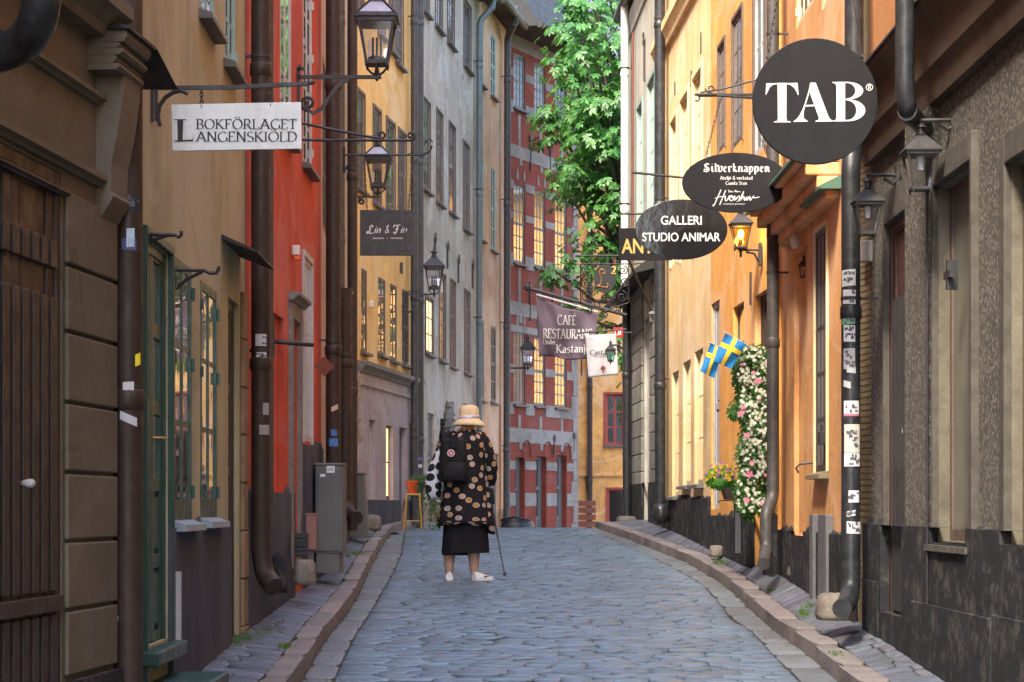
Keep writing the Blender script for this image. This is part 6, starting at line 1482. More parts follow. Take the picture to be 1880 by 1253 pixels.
# ================================================================ chestnut tree
def leaf_mesh(mb, c, nrm, size, n=6):
    """palmate leaf: n leaflets spreading and drooping from c"""
    nrm = Vector(nrm).normalized(); a = nrm.orthogonal().normalized(); b = nrm.cross(a); rot = rnd(0, 6.28)
    vs = []; fs = []
    for i in range(n):
        t = rot+2*math.pi*i/(n+.8); d = a*math.cos(t)+b*math.sin(t); s_ = nrm.cross(d); L = size*rnd(.8, 1.15); k = len(vs)
        dr = Vector((0, 0, -1))
        vs += [c, c+d*L*.62+s_*L*.25+dr*L*.10, c+d*L+dr*L*.30, c+d*L*.62-s_*L*.25+dr*L*.10, c+d*L*.62+dr*L*.04]
        fs += [(k, k+1, k+4), (k+1, k+2, k+4), (k+4, k+2, k+3), (k, k+4, k+3)]
    mb.add(vs, fs)
def broadleaf(name, label, base, crown_c, rad, nclump, nleaf, size, mat, seed=1, trunk_r=.22, keep=None):
    random.seed(seed); e = empty(name, base, 0, label, 'tree'); base = Vector(base); cc = Vector(crown_c)-base
    tb = MB(); top = cc+Vector((0, 0, rad[2]*.2))
    tb.tube([Vector((0, 0, -.5)), Vector((.05, 0, 1)), cc*.45+Vector((.1, 0, 0)), cc*.8, top], [trunk_r*1.4, trunk_r, trunk_r*.85, trunk_r*.6, trunk_r*.3], 10)
    clumps = []; tries = 0
    while len(clumps) < nclump and tries < nclump*20:
        tries += 1
        d = Vector((random.gauss(0, 1), random.gauss(0, 1), random.gauss(0, 1))).normalized(); r = rnd(.45, 1.05)
        c = cc+Vector((d.x*rad[0]*r, d.y*rad[1]*r, d.z*rad[2]*r))
        if keep and not keep(c+base): continue
        clumps.append((c, rnd(.35, .75)))
    lb = MB(); bb = MB()
    for (c, r) in clumps:
        s_ = cc*.8+Vector((0, 0, (c.z-cc.z)*.4-.3)); m = (s_+c)/2+Vector((rnd(-.2, .2), rnd(-.2, .2), -.25))
        bb.tube([s_, m, c, c+Vector((rnd(-.3, .3), rnd(-.3, .3), -.15))], [.05, .035, .018, .006], 5)
        for _ in range(nleaf):
            d = Vector((random.gauss(0, 1), random.gauss(0, 1), random.gauss(0, .55))).normalized(); p = c+d*r*rnd(.35, 1.0)*1.0
            p.z -= .25*(d.x**2+d.y**2)*r
            nr = Vector((d.x*.9, d.y*.9-.25, .75+d.z*.3))
            leaf_mesh(lb, p, nr+Vector((rnd(-.4, .4), rnd(-.4, .4), rnd(-.2, .3))), size*rnd(.7, 1.2), random.choice((5, 6, 7)))
    bark = stone('bark', (.10, .08, .06), (.05, .04, .03), 8, bump=1.2)
    tb.build('trunk', bark, e, smooth=True); bb.build('limbs', bark, e); lb.build('crown', mat, e)
    return e
M_LEAF = leafmat('chestnut_leaf', (.028, .115, .028), (.088, .225, .045), .3, .42)
gz = roadz(40)
broadleaf('chestnut_tree', 'bright green chestnut tree rising in the small square behind the white drainpipe', (2.9, 39.8, gz), (2.2, 39.2, 7.8), (1.95, 2.4, 4.9), 175, 38, .115, M_LEAF, seed=5, keep=lambda p: p.z > 4.0 and (p.z > 7.4 or random.random() < .42) and p.x > .72+.30*math.sin(p.z*1.9)+max(0, (7.2-p.z))*.12 and p.x < 4.2 and p.y < 41.3)
# ================================================================ ivy pot on stool
D = 29.4; s_ = SX(D); b = P(758, 973, D); e = empty('stool', b, 0, 'tall yellow wooden stool carrying an orange flower pot', 'stool')
M_YW = paint('yellow_wood', (.46, .27, .06), .5, 0, .3)
mb = MB(); hz = 66*s_; mb.box(-12*s_, 13*s_, 0, 25*s_, hz-.02, hz+.006); mb.build('seat', M_YW, e, bevel=.004)
for (x0, y0, x1, y1) in ((-11, 2, -18, -2), (12, 2, 16, -2), (-11, 22, -16, 28), (12, 22, 16, 28)):
    mb = MB(); mb.tube([(x0*s_, y0*s_, hz), (x1*s_, y1*s_, -.03)], .012, 6); mb.build('leg', M_YW, e)
mb = MB(); mb.tube([(-15*s_, 0, 16*s_), (14*s_, 0, 16*s_)], .009, 6); mb.tube([(-15*s_, 26*s_, 16*s_), (14*s_, 26*s_, 16*s_)], .009, 6); mb.build('rung', M_YW, e)
e = empty('potted_plant', b+Vector((0, 12*s_, hz+.006)), 0, 'orange plastic pot of trailing ivy standing on the yellow stool', 'potted plant')
mb = MB(); mb.lathe([(.055, 0), (.085, .15), (.095, .15), (.095, .175), (.08, .175), (.07, .15)], (-.01, 0, 0), 18); mb.build('pot', flat('terracotta_pot', (.50, .08, .02), .5), e, smooth=2)
random.seed(9); lb = MB(); st = MB()
for i in range(26):
    a = rnd(-1.2, 2.2); p = Vector((.02+.04*math.cos(a), .0, .17)); pts = [p.copy()]; dv = Vector((math.cos(a)*.05+.02, rnd(-.03, .03), rnd(.0, .05)))
    for j in range(random.choice((4, 7, 10))):
        p = p+dv; pts.append(p.copy()); dv = dv*.8+Vector((rnd(-.015, .02), rnd(-.012, .012), -.028))
        if p.z < -.45: break
    st.tube(pts, .002, 3)
    for p in pts[1:]:
        for _ in range(3):
            leaf_mesh(lb, p+Vector((rnd(-.03, .03), rnd(-.03, .03), rnd(-.03, .03))), (rnd(-.5, .5), -1, rnd(0, .8)), .026, 4)
st.build('stem', M_GRASS, e); lb.build('foliage', leafmat('ivy_leaf', (.035, .09, .03), (.09, .17, .06)), e)
# ================================================================ flower garland by the orange door
random.seed(14)
M_FOL = leafmat('garland_leaf', (.03, .10, .02), (.07, .18, .04), .3)
M_WFL = leafmat('white_petals', (.72, .70, .60), (.80, .80, .74), .3); M_PINK = leafmat('pink_petals', (.75, .22, .40), (.82, .34, .52), .3); M_YEL = leafmat('yellow_petals', (.78, .42, .03), (.70, .50, .08), .3); M_PUR = leafmat('purple_petals', (.35, .10, .38), (.45, .16, .45), .3)
D = 18.45; b = P(1378, 935, D); e = empty('flower_garland', b, 0, 'tall hanging garland of small white blossoms and pink roses on the orange wall', 'flower garland')
k = SX(D); fb = MB(); wb = MB(); n = 0
def blossom(mb, c, r, nrm=None, n=5):
    nrm = nrm or Vector((rnd(-.6, .4), -1, rnd(-.3, .6))).normalized(); a = nrm.orthogonal().normalized(); bb_ = nrm.cross(a); t0 = rnd(0, 6); vs = [c]; fs = []
    for i in range(n):
        t = t0+2*math.pi*i/n
        for (q, rr, up) in ((-.35, .8, .15), (0, 1.0, .1), (.35, .8, .15)):
            vs.append(c+(a*math.cos(t+q*1.3)+bb_*math.sin(t+q*1.3))*r*rr+nrm*r*up)
        j = 1+3*i; fs += [(0, j, j+1), (0, j+1, j+2)]
    mb.add(vs, fs)
while n < 2100:
    t = random.random(); y_px = 300*t; half = (21 if t > .9 else 27)+5*math.sin(t*9)+3*math.sin(t*23); cx = 4+3*math.sin(t*5) + (3 if t > .5 else 0)
    x = (cx+rnd(-half, half)*.98)*k; z = y_px*k-.02; yd = rnd(-.12, .16)-.05
    if x > 32*k: continue
    if math.sin(x*23+z*7+1)*math.sin(z*11-x*9)+.4*math.sin(z*37+x*50) < -.52 and random.random() < .85: n += 1; continue
    c = Vector((x, yd, z)); dens = .5+.5*math.sin(x*31+z*9)*math.sin(z*17-x*11)
    if random.random() < (.35+.65*dens): blossom(wb, c+Vector((0, -.03, 0)), rnd(.009, .019))
    for _ in range(2): leaf_mesh(fb, c+Vector((rnd(-.02, .02), .05, rnd(-.02, .02))), (rnd(-1, 1), -1, rnd(-.3, 1)), rnd(.03, .05), 3)
    n += 1
mb_ = MB()
for _ in range(30): leaf_mesh(fb, Vector((rnd(-38, -18)*k, rnd(-.1, .1), rnd(168, 195)*k)), (rnd(-1, 1), -1, rnd(-.3, 1)), .045, 4)
for _ in range(26): leaf_mesh(fb, Vector((rnd(-12, 2)*k, rnd(-.1, .1), rnd(-18, 2)*k)), (rnd(-1, 1), -1, rnd(-.3, 1)), .045, 4)
fb.build('foliage', M_FOL, e); wb.build('white_blossoms', M_WFL, e)
for (x, y_, s_) in ((1385, 702, 6), (1393, 702, 4), (1379, 687, 4.5), (1362, 750, 6), (1356, 762, 7), (1367, 801, 6.5), (1376, 851, 6), (1372, 872, 8), (1398, 926, 7), (1367, 919, 6.5), (1389, 735, 4.5), (1360, 672, 4.5), (1401, 873, 4)):
    rb = MB(); c = Vector(((x-1378)*k, -.17, (935-y_)*k))
    for (rr, up, nn_) in ((1, 0, 5), (.72, .25, 5), (.45, .45, 4)): blossom(rb, c+Vector((0, -up*.03, 0)), s_*k*rr, Vector((rnd(-.25, .25), -1, rnd(-.1, .3))).normalized(), nn_)
    rb.build('rose', M_PINK, e)
D = 19.3; b = P(1340, 918, D); k = SX(D); e = empty('flower_box', b, 0, 'brown planter of yellow and purple flowers fixed below the white garland', 'planter')
mb = MB(); mb.hexa([(-8*k, -.1, 0), (14*k, -.1, 0), (14*k, .14, 0), (-8*k, .14, 0), (-14*k, -.15, 22*k), (16*k, -.15, 22*k), (16*k, .18, 22*k), (-14*k, .18, 22*k)]); mb.build('planter_box', paint('brown_planter', (.07, .045, .035), .6), e, bevel=.004)
mb = MB(); mb.box(-15*k, 22*k, -.16, .2, -2.5*k, -.5*k); mb.build('shelf', M_DOORBR, e)
fb = MB(); yb = MB(); pb_ = MB()
for _ in range(620):
    a = Vector((random.gauss(0, 1), random.gauss(0, 1), random.gauss(0, 1))).normalized()*rnd(.5, 1.05); c = Vector(((-15+a.x*29)*k, a.y*.13-.02, (42+a.z*22)*k-abs(a.x+.2)*.02))
    leaf_mesh(fb, c, (a.x, a.y-.6, a.z+.5), rnd(.025, .04), 4)
    if random.random() < .36 and a.z > -.3: blossom(yb if random.random() < .8 else pb_, c+a*.02+Vector((0, -.03, .012)), rnd(.012, .019))
fb.build('foliage', leafmat('bright_leaf', (.05, .20, .02), (.12, .34, .04), .35), e); yb.build('yellow_blossoms', M_YEL, e); pb_.build('purple_blossoms', M_PUR, e)
D = 19.2; b = P(1355, 1020, D); k = SX(D); e = empty('notice_board', b, 0, 'narrow black board leaning under the flower planter', 'board'); mb = MB(); mb.box(-7*k, 7*k, 0, .04, -.02, 96*k); mb.build('board', SIGN_BLK, e, bevel=.004)
mb = MB(); mb.box(-5*k, 5*k, -.006, .0, 4*k, 92*k); mb.build('panel', paint('dull_slate', (.07, .07, .085), .4), e)
# ================================================================ flags
M_FB = flat('flag_blue', (.02, .17, .42), .75, .2); M_FY = flat('flag_yellow', (.80, .58, .04), .75, .2)
def flag(label, UL, UR, LR, LL, D, pole):
    k = SX(D); c0 = ((UL[0]+LR[0])/2, (UL[1]+LR[1])/2); e = empty('swedish_flag', P(*c0, D), 0, label, 'flag', 'small blue and yellow flags')
    f = lambda s_, t, off=0: (0, .018*math.sin(5*s_+4*t)-off, 0)
    # hoist runs along UL-UR (the pole side), fly hangs down to LL-LR
    loc = lambda p: ((p[0]-c0[0])*k, (c0[1]-p[1])*k)
    global fold
    for (nm, mat, boxes, off) in (('flag_cloth', M_FB, ((0, 1, 0, 1),), 0), ('flag_cross', M_FY, ((.40, .60, 0, 1), (0, 1, .30, .46)), .003)):
        mb = MB(); A4 = [Vector(loc(p)) for p in (UL, UR, LR, LL)]
        for bi, (s0, s1, t0, t1) in enumerate(boxes):
            nx, nz = max(2, int((s1-s0)*14)), max(2, int((t1-t0)*14)); vs = []
            for side_ in ((0,) if nm == 'flag_cloth' else (off+.0004*bi, -off-.0004*bi)):
                vs = []
                for j in range(nz+1):
                    for i in range(nx+1):
                        s_, t = s0+(s1-s0)*i/nx, t0+(t1-t0)*j/nz; p = (A4[0]*(1-s_)+A4[1]*s_)*(1-t)+(A4[3]*(1-s_)+A4[2]*s_)*t; vs.append((p.x, .018*math.sin(5*s_+4*t)-side_, p.y))
                m = nx+1; mb.add(vs, [(j*m+i, j*m+i+1, (j+1)*m+i+1, (j+1)*m+i) for j in range(nz) for i in range(nx)])
        mb.build(nm, mat, e, smooth=True)
    mb = MB(); mb.tube([Vector((*[(pole[0][0]-c0[0])*k], .01, (c0[1]-pole[0][1])*k)), Vector(((pole[1][0]-c0[0])*k, .12, (c0[1]-pole[1][1])*k))], .006, 6); mb.build('flag_pole', FRAME_PALE, e)
flag('upper right blue and yellow flag beside the top of the white blossoms', (1332, 612), (1369, 632), (1343, 678), (1309, 663), 18.2, ((1330, 610), (1392, 642)))
flag('lower left blue and yellow flag, partly behind the other flag', (1305, 630), (1327, 642), (1312, 695), (1285, 682), 18.5, ((1303, 629), (1372, 655)))
# ================================================================ woman with a stick
M_SKIN = flat('skin', (.50, .30, .22), .55, .4); M_SKIRT = paint('black_skirt', (.010, .010, .012), .9, 0, .2, (.02, .02, .024), 30, spec=.2, bump=.4)
def dots(name, base, cols, scale=11.0, rad=.34, edge=None):
    m, t, b = _mk(name); co = N(t, 'ShaderNodeTexCoord').outputs['UV']
    v = N(t, 'ShaderNodeTexVoronoi', voronoi_dimensions='2D'); v.inputs['Scale'].default_value = scale; v.inputs['Randomness'].default_value = .62; t.links.new(co, v.inputs[0])
    cr = N(t, 'ShaderNodeValToRGB'); cr.color_ramp.interpolation = 'CONSTANT'; el = cr.color_ramp.elements
    while len(el) < len(cols): el.new(.5)
    for i, c in enumerate(cols): el[i].position = i/len(cols); el[i].color = rgba(c)
    sp = N(t, 'ShaderNodeSeparateColor'); t.links.new(v.outputs['Color'], sp.inputs[0]); t.links.new(sp.outputs[0], cr.inputs[0])
    md = N(t, 'ShaderNodeMath', operation='LESS_THAN'); t.links.new(v.outputs['Distance'], md.inputs[0]); md.inputs[1].default_value = rad
    c = mixc(t, rgba(base), cr.outputs[0], md.outputs[0])
    if edge:
        me_ = N(t, 'ShaderNodeMath', operation='COMPARE'); t.links.new(v.outputs['Distance'], me_.inputs[0]); me_.inputs[1].default_value = rad*.9; me_.inputs[2].default_value = rad*.10
        c = mixc(t, c, rgba(edge), me_.outputs[0])
    t.links.new(c, b.inputs['Base Color']); b.inputs['Roughness'].default_value = .8; b.inputs['Specular IOR Level'].default_value = .2
    bumpn(t, b, noise(t, N(t, 'ShaderNodeTexCoord').outputs['Object'], 9, 4), .5, .02); return m
M_COAT = dots('dotted_coat', (.012, .011, .014), [(.44, .19, .04), (.48, .27, .22), (.33, .31, .28), (.42, .22, .09), (.50, .32, .27), (.38, .22, .08)], 10.6, .265, (.50, .40, .30))
M_TOTE = dots('dotted_tote', (.62, .64, .68), [(.02, .02, .022), (.02, .02, .022)], 10.5, .40)
PY = 19.97; PB = Vector(((851-940)/F*PY, PY, roadz(PY)+.002)); q_ = 1/(3.3875*195.3)
def pz(zy): return (1184-zy)*q_
def pxx(zx): return (zx-443)*q_
e = empty('person', PB, 0, 'person seen from behind in a straw hat, dotted black coat and black skirt', 'person')
# body, one skinned surface
def skin_body(name, verts, edges, radii, mat, parent, sub=2):
    me = bpy.data.meshes.new(name); me.from_pydata(verts, edges, []); o = bpy.data.objects.new(name, me); COL.objects.link(o)
    m = o.modifiers.new('skin', 'SKIN'); 
    for sv, r in zip(me.skin_vertices[0].data, radii): sv.radius = r if isinstance(r, tuple) else (r, r)
    me.skin_vertices[0].data[0].use_root = True
    s_ = o.modifiers.new('sub', 'SUBSURF'); s_.levels = sub; s_.render_levels = sub; m.use_smooth_shade = True
    dg = bpy.context.evaluated_depsgraph_get(); nm = bpy.data.meshes.new_from_object(o.evaluated_get(dg)); nm.name = name
    bpy.data.objects.remove(o); o2 = bpy.data.objects.new(name, nm); nm.materials.clear(); nm.materials.append(mat); COL.objects.link(o2); o2.parent = parent
    for p in nm.polygons: p.use_smooth = True
    return o2
lx, rx = pxx(355), pxx(508)
V_ = []; E_g = []; R_ = []
def bv(x, y, z, r, prev=None):
    V_.append((x, y, z)); R_.append(r); i = len(V_)-1
    if prev is not None: E_g.append((prev, i))
    return i
pel = bv(0, 0, .82, (.15, .11)); wa = bv(.0, 0, 1.0, (.13, .10), pel); ch = bv(.0, 0, 1.22, (.15, .11), wa); sh = bv(.0, 0, 1.36, (.10, .08), ch)
nk = bv(pxx(470), .02, 1.43, .052, sh); hd = bv(pxx(475), .035, 1.50, (.072, .085), nk); hd2 = bv(pxx(476), .035, 1.58, (.07, .085), hd); hd3 = bv(pxx(476), .03, 1.64, (.04, .05), hd2)
for sx, fx, ty in ((-1, lx, .0), (1, rx, .0)):
    h = bv(fx*.8, 0, .74, .085, pel); kn_ = bv(fx, .015, .42, .068, h); cf = bv(fx, -.005, .27, .066, kn_); an = bv(fx, 0, .095, .042, cf); bv(fx, .0, .045, .032, an)
# arms
rs = bv(.165, 0, 1.34, .05, sh); re = bv(pxx(612), .05, 1.06, .040, rs); rw_ = bv(pxx(600), .14, .915, .026, re); rp = bv(pxx(598), .165, .885, (.034, .018), rw_)
ls = bv(-.165, 0, 1.34, .05, sh); le = bv(-.255, .02, 1.08, .040, ls); lw_ = bv(-.27, .08, .86, .026, le); lpm = bv(-.272, .085, .82, (.018, .034), lw_)
def fingers(palm, pts, dirs):
    for (o_, d1, d2, L, r) in pts:
        a = bv(palm[0]+o_[0], palm[1]+o_[1], palm[2]+o_[2], r*1.1, dirs); b_ = bv(V_[a][0]+d1[0]*L, V_[a][1]+d1[1]*L, V_[a][2]+d1[2]*L, r, a); bv(V_[b_][0]+d2[0]*L, V_[b_][1]+d2[1]*L, V_[b_][2]+d2[2]*L, r*.85, b_)
fingers(V_[rp], [((-.012+.0, .012, -.022+i*.016), (-.55, .75, -.1), (.5, .5, -.3), (.036, .04, .038, .03)[i], .0085) for i in range(4)]+[((.0, -.01, .03), (.3, .7, .3), (.2, .8, -.2), .032, .010)], rp)
fingers(V_[lpm], [((0, -.026+i*.016, -.03), (.1, 0, -1), (.5, .1, -.8), (.03, .036, .038, .034)[i], .0085) for i in range(4)]+[((.005, .03, .0), (.2, .4, -.8), (.2, 0, -1), .03, .010)], lpm)
skin_body('body', V_, E_g, R_, M_SKIN, e)
fb = MB(); c = Vector(V_[hd2])      # face, turned away : nose, eyes, mouth, ears
fb.prism([(c.x-.012, c.y+.075, c.z-.035), (c.x+.012, c.y+.075, c.z-.035), (c.x, c.y+.085, c.z+.005)], (0, .022, -.008)); 
for sx in (-1, 1): fb.lathe([(.006, -.028), (.02, -.01), (.02, .012), (.008, .026)], (c.x+sx*.074, c.y-.004, c.z-.025), 8, .45, 1)
fb.build('nose_and_ears', M_SKIN, e, smooth=2)
fb = MB()
for sx in (-1, 1): fb.lathe([(.003, -.006), (.011, 0), (.003, .006)], (c.x+sx*.028, c.y+.082, c.z-.005), 8, 1, .5)
fb.build('eyes', flat('eye_dark', (.03, .02, .02)), e); fb = MB(); fb.box(c.x-.022, c.x+.022, c.y+.076, c.y+.086, c.z-.062, c.z-.054); fb.build('mouth', flat('lips', (.4, .12, .1)), e, bevel=.003)
hb_ = MB(); hb_.loft([[(c.x+rr*math.cos(a)*1.0, c.y-.006+rr*1.12*math.sin(a), zz) for a in [2*math.pi*i/20 for i in range(20)]] for (rr, zz) in ((.066, c.z-.085), (.079, c.z-.05), (.082, c.z), (.075, c.z+.04), (.04, c.z+.075))])
hb_.v = [v if v[1] < c.y+.055 else (v[0], c.y+.055, v[2]) for v in hb_.v]; hb_.build('hair', flat('auburn_hair', (.22, .09, .05), .7), e, smooth=True)
# shoes
M_SHOE = flat('white_shoe', (.72, .72, .74), .5); M_SOLE = flat('white_sole', (.60, .60, .60), .6)
def shoe(x, rot, lift=0):
    L, w_ = .21, .040; ca, sa = math.cos(rot), math.sin(rot)
    def tr(px_, py_, z): return (x+px_*ca+py_*sa, -.055-px_*sa+py_*ca+.0, z)
    prof = [(0, .034), (.04, .040), (.10, .038), (.15, .043), (.19, .034), (.215, .012)]
    up = MB(); rings = []
    for (yy, ww) in prof:
        h = .074 if yy < .05 else (.074-(yy-.05)*.33 if yy < .16 else .038-(yy-.16)*.4); h = max(h, .028)
        rings.append([tr(ww*math.cos(a), yy, .016+max(0, math.sin(a))*h if math.sin(a) > 0 else .016) for a in [2*math.pi*(i+.5)/14 for i in range(14)]])
    up.loft(rings); o = up.build('shoe', M_SHOE, e, smooth=2)
    so = MB(); pr = [(-w_*f_, y_) for y_, f_ in ((-.006, .5), (.02, .95), (.10, .92), (.16, 1.1), (.20, .8), (.222, .3))]+[(w_*f_, y_) for y_, f_ in ((.222, .3), (.20, .8), (.16, 1.1), (.10, .92), (.02, .95), (-.006, .5))]
    so.prism([tr(a, b_, 0) for a, b_ in pr], (0, 0, .024)); so.build('sole', M_SOLE, o, bevel=.004)
    if rot > .3:
        lg_ = MB(); lg_.add([tr(w_*1.09, .08, .035), tr(w_*1.12, .15, .045), tr(w_*1.09, .10, .055)], [(0, 1, 2)]); lg_.build('shoe_mark', flat('navy', (.03, .04, .14)), o)
shoe(lx-.0, .05); shoe(rx+.0, .95)
# skirt and coat
def ringpts(cx, cy, rx_, ry_, z, n=64, fold=0, nf=9, ph=0, hem=None):
    out = []
    for i in range(n):
        a = 2*math.pi*i/n; f_ = 1+fold*math.sin(nf*a+ph)+fold*.5*math.sin((nf*2+1)*a+ph*2)
        out.append((cx+rx_*f_*math.cos(a), cy+ry_*f_*math.sin(a), z+(hem(a) if hem else 0)))
    return out
mb = MB(); x0 = pxx(455)
mb.loft([ringpts(x0, 0, rx_, ry_, z, 64, f_, 8, .5) for (rx_, ry_, z, f_) in ((.18, .13, .85, .0), (.19, .14, .70, .01), (.20, .15, .55, .02), (.212, .16, .38, .03), (.218, .165, .27, .04), (.215, .162, .268, .04))], cap=True)
mb.build('skirt', M_SKIRT, e, smooth=2)
mb = MB(); mb.loft([ringpts(pxx(390), .0, .120, .13, z, 40, f_, 6) for (z, f_) in ((.40, .02), (.245, .04))]); mb.build('underskirt', M_SKIRT, e, smooth=2)
hem = lambda a: (-.10*max(0, math.cos(a-.15))**4+.012*math.sin(7*a)-.03*max(0, math.cos(a-3.2))**6)
mb = MB(); rr = []
for (cx, rx_, ry_, z, f_, h_) in ((pxx(468), .062, .06, 1.425, 0, None), (pxx(462), .115, .085, 1.405, 0, None), (pxx(452), .172, .115, 1.365, .0, None), (pxx(450), .205, .125, 1.30, .0, None), (pxx(450), .200, .13, 1.18, .01, None),
                                 (pxx(452), .198, .135, 1.03, .015, None), (pxx(455), .208, .145, .90, .02, None), (pxx(455), .222, .16, .76, .045, None), (pxx(453), .242, .175, .64, .06, None), (pxx(452), .252, .18, .575, .07, None), (pxx(452), .256, .182, .535, .078, hem)):
    rr.append(ringpts(cx, -.005, rx_, ry_, z, 72, f_, 7, 1.0, h_))
mb.loft(rr, cap=False); co = mb.build('coat', M_COAT, e, smooth=True, solid=.004)
def sleeve(pts, rs_):
    mb = MB(); rings = []; P3 = [Vector(p) for p in pts]
    for i, p in enumerate(P3):
        t = (P3[min(len(P3)-1, i+1)]-P3[max(0, i-1)]).normalized(); a = t.cross(Vector((0, 1, 0))).normalized(); b_ = t.cross(a)
        rings.append([tuple(p+a*math.cos(2*math.pi*k_/20)*rs_[i]*(1+.05*math.sin(3*k_+i*2))+b_*math.sin(2*math.pi*k_/20)*rs_[i]) for k_ in range(20)])
    mb.loft(rings, cap=False); return mb.build('sleeve', M_COAT, co, smooth=True, solid=.004)
sleeve([(.105, 0, 1.37), (.16, 0, 1.35), (.20, .01, 1.27), (.235, .03, 1.16), (pxx(612), .05, 1.06), (pxx(612), .09, .98), (pxx(606), .12, .92)], [.05, .066, .068, .066, .062, .058, .052])
sleeve([(-.105, 0, 1.37), (-.16, 0, 1.35), (-.19, .01, 1.26), (-.225, .02, 1.15), (-.245, .03, 1.06), (-.262, .06, .94)], [.05, .062, .062, .058, .054, .048])
mb = MB(); mb.loft([[(pxx(470)+r_*math.cos(a), .01+r_*math.sin(a)*.95, z) for a in [2*math.pi*i/24 for i in range(24)]] for (r_, z) in ((.066, 1.41), (.058, 1.445), (.052, 1.45))], cap=False); mb.build('scarf', flat('orange_scarf', (.55, .22, .05), .8), e, smooth=True, solid=.004)
# hat
M_STRAW = paint('straw', (.74, .575, .33), .8, 0, .4, (.82, .67, .43), 60, bump=.8)
hx, hy = pxx(477), .03; mb = MB(); prof = [(.002, 1.662), (.045, 1.658), (.078, 1.643), (.092, 1.615), (.094, 1.57), (.097, 1.528), (.120, 1.512), (.144, 1.488), (.155, 1.462), (.150, 1.459), (.118, 1.502), (.09, 1.52)]
mb.loft([[(hx+r_*math.cos(a), hy+r_*1.05*math.sin(a), z+(-.006*math.cos(2*a)-.012*math.cos(a)*0 if r_ > .11 else 0)-(.05*(hx+r_*math.cos(a)-hx)*.3 if r_ > .11 else 0)) for a in [2*math.pi*i/40 for i in range(40)]] for r_, z in prof], cap=True)
hat = mb.build('straw_hat', M_STRAW, e, smooth=True)
mb = MB(); mb.loft([[(hx+r_*math.cos(a), hy+r_*1.05*math.sin(a), z+.012*math.cos(a)*-1*-.6) for a in [2*math.pi*i/40 for i in range(40)]] for r_, z in ((.098, 1.527), (.0985, 1.548), (.096, 1.556))], cap=False); mb.build('hat_band', flat('lilac_band', (.62, .60, .70), .7), hat, smooth=True, solid=.002)
mb = MB(); mb.box(hx-.035, hx+.03, hy-.112, hy-.102, 1.522, 1.545); mb.build('hat_bow', flat('lilac_band', (.62, .60, .70), .7), hat, bevel=.005)
# backpack
M_PACK = paint('black_canvas', (.010, .010, .012), .75, 0, .25, (.03, .03, .034), 8, spec=.3, bump=.5)
bx = pxx(385); e2 = empty('backpack', PB+Vector((bx, -.20, .93)), R(4), 'square black backpack with a round white and red badge worn on the back', 'backpack')
def rbox(mb, w0, w1, d, z0, z1, y0, bulge=.02, n=28):
    rings = []
    for (t, s_) in ((0, .86), (.06, .97), (.3, 1.0), (.65, .98), (.9, .94), (.98, .84), (1, .7)):
        z = z0+(z1-z0)*t; w_ = (w0+(w1-w0)*t)*s_
        rings.append([(w_*math.copysign(abs(math.cos(a))**.45, math.cos(a)), y0+(d+bulge*math.sin(math.pi*t))*s_*math.copysign(abs(math.sin(a))**.5, math.sin(a)), z) for a in [2*math.pi*(i+.5)/n for i in range(n)]])
    mb.loft(rings)
mb = MB(); rbox(mb, .142, .122, .075, 0, .42, .05); mb.build('pack_body', M_PACK, e2, smooth=2)
mb = MB(); rbox(mb, .108, .104, .03, .02, .185, -.045, .012); mb.build('front_pocket', M_PACK, e2, smooth=2)
mb = MB(); mb.box(-.10, .10, -.048, -.038, .186, .196); mb.tube([(-.12, -.02, .30), (-.11, -.035, .36), (.0, -.045, .40), (.10, -.035, .37), (.12, -.02, .30)], .004, 5); mb.build('zip_flap', M_PACK, e2)
mb = MB(); mb.tube([(-.03, .0, .40), (-.035, -.01, .45), (0, -.015, .475), (.035, -.01, .45), (.03, 0, .40)], .011, 6); mb.box(-.04, .035, -.058, -.03, .31, .44); mb.build('top_handle', M_PACK, e2, bevel=.006)
for sx in (-1, 1): mb = MB(); mb.tube([(sx*.09, .06, .36), (sx*.10, .09, .47), (sx*.11, .16, .47), (sx*.12, .26, .36)], .016, 6); mb.build('shoulder_strap', M_PACK, e2, smooth=True)
mb = MB(); disc(mb, .034, .034, .004, 24); o = mb.build('badge', flat('badge_white', (.72, .70, .68)), e2); o.location = (-.028, -.079, .268)
mb = MB(); disc(mb, .027, .027, .003, 24); o3 = mb.build('badge_field', flat('badge_red', (.48, .05, .08)), o); o3.location = (0, -.003, 0)
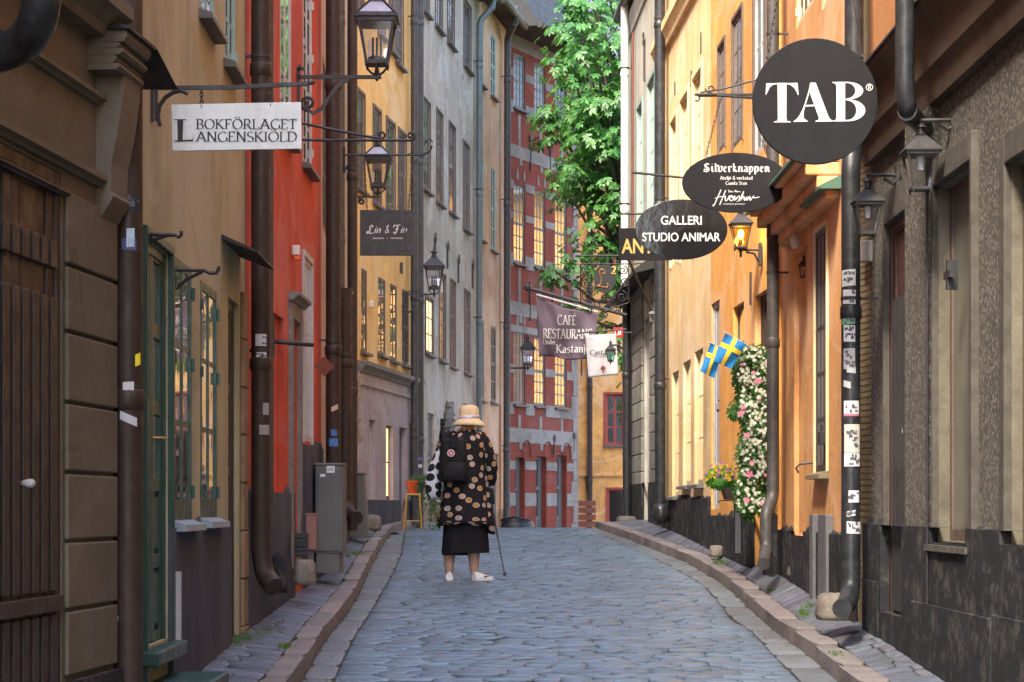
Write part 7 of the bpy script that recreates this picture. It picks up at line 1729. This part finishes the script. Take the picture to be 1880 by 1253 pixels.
mb = MB(); mb.add([(x*.001, -.0052, z*.001) for x, z in ((-6, -14), (6, -12), (14, -4), (13, 8), (4, 15), (8, 6), (6, -2), (-2, 2), (-6, 10), (-14, 12), (-10, 4), (-14, -4), (-4, -6))], [tuple(range(13))]); mb.build('badge_emblem', flat('badge_white', (.72, .70, .68)), o)
# dotted bag on the left arm
e3 = empty('tote_bag', PB+Vector((pxx(262), -.03, pz(672))), 0, 'white cloth bag with large black dots hanging on the left arm', 'bag')
mb = MB(); rings = []
for (z, cx, w_, d) in ((0, .0, .045, .05), (.02, .0, .062, .075), (.08, -.005, .074, .09), (.16, -.012, .076, .09), (.24, -.008, .068, .075), (.32, .012, .056, .06), (.40, .032, .042, .045), (.46, .048, .028, .03), (.50, .055, .016, .02)):
    rings.append(ringpts(cx, 0, w_, d, z, 36, .06, 5, z*9))
mb.loft(rings); mb.build('bag_body', M_TOTE, e3, smooth=True)
mb = MB(); mb.tube([(.055, 0, .48), (.062, -.02, .60), (.075, -.02, .70), (.09, .03, .735), (.09, .09, .70)], .008, 6); mb.build('bag_strap', M_PACK, e3)
# walking stick and small pouch
e4 = empty('walking_stick', PB+Vector((pxx(698), -.02, pz(1150)-.0)), 0, 'black walking stick held in the right hand, tip on the setts', 'walking stick')
top = Vector((pxx(598)-pxx(698), .19, pz(588)-pz(1150)))
mb = MB(); mb.tube([(0, 0, .015), top*.42, top*.421, top*.985], [.0065, .0065, .0085, .0085], 8); mb.build('shaft', IRON, e4, smooth=2)
mb = MB(); mb.tube([top*.98, top+Vector((-.004, 0, .012)), top+Vector((-.03, -.02, .02)), top+Vector((-.05, -.06, .012))], .012, 8); mb.build('handle', IRON, e4, smooth=2)
mb = MB(); mb.lathe([(.013, 0), (.014, .012), (.010, .04)], (0, 0, 0), 10); mb.build('rubber_tip', IRON, e4)
e5 = empty('pouch', PB+Vector((pxx(618), .02, pz(705))), R(0), 'small black pouch dangling by the right hip beside the stick', 'pouch')
mb = MB(); rbox(mb, .030, .022, .02, 0, .15, 0, .006, 16); mb.build('pouch_body', M_PACK, e5, smooth=2)
mb = MB(); mb.tube([(-.005, 0, .14), (-.015, .03, .20), (-.025, .08, .23)], .004, 5); mb.build('pouch_cord', M_PACK, e5)
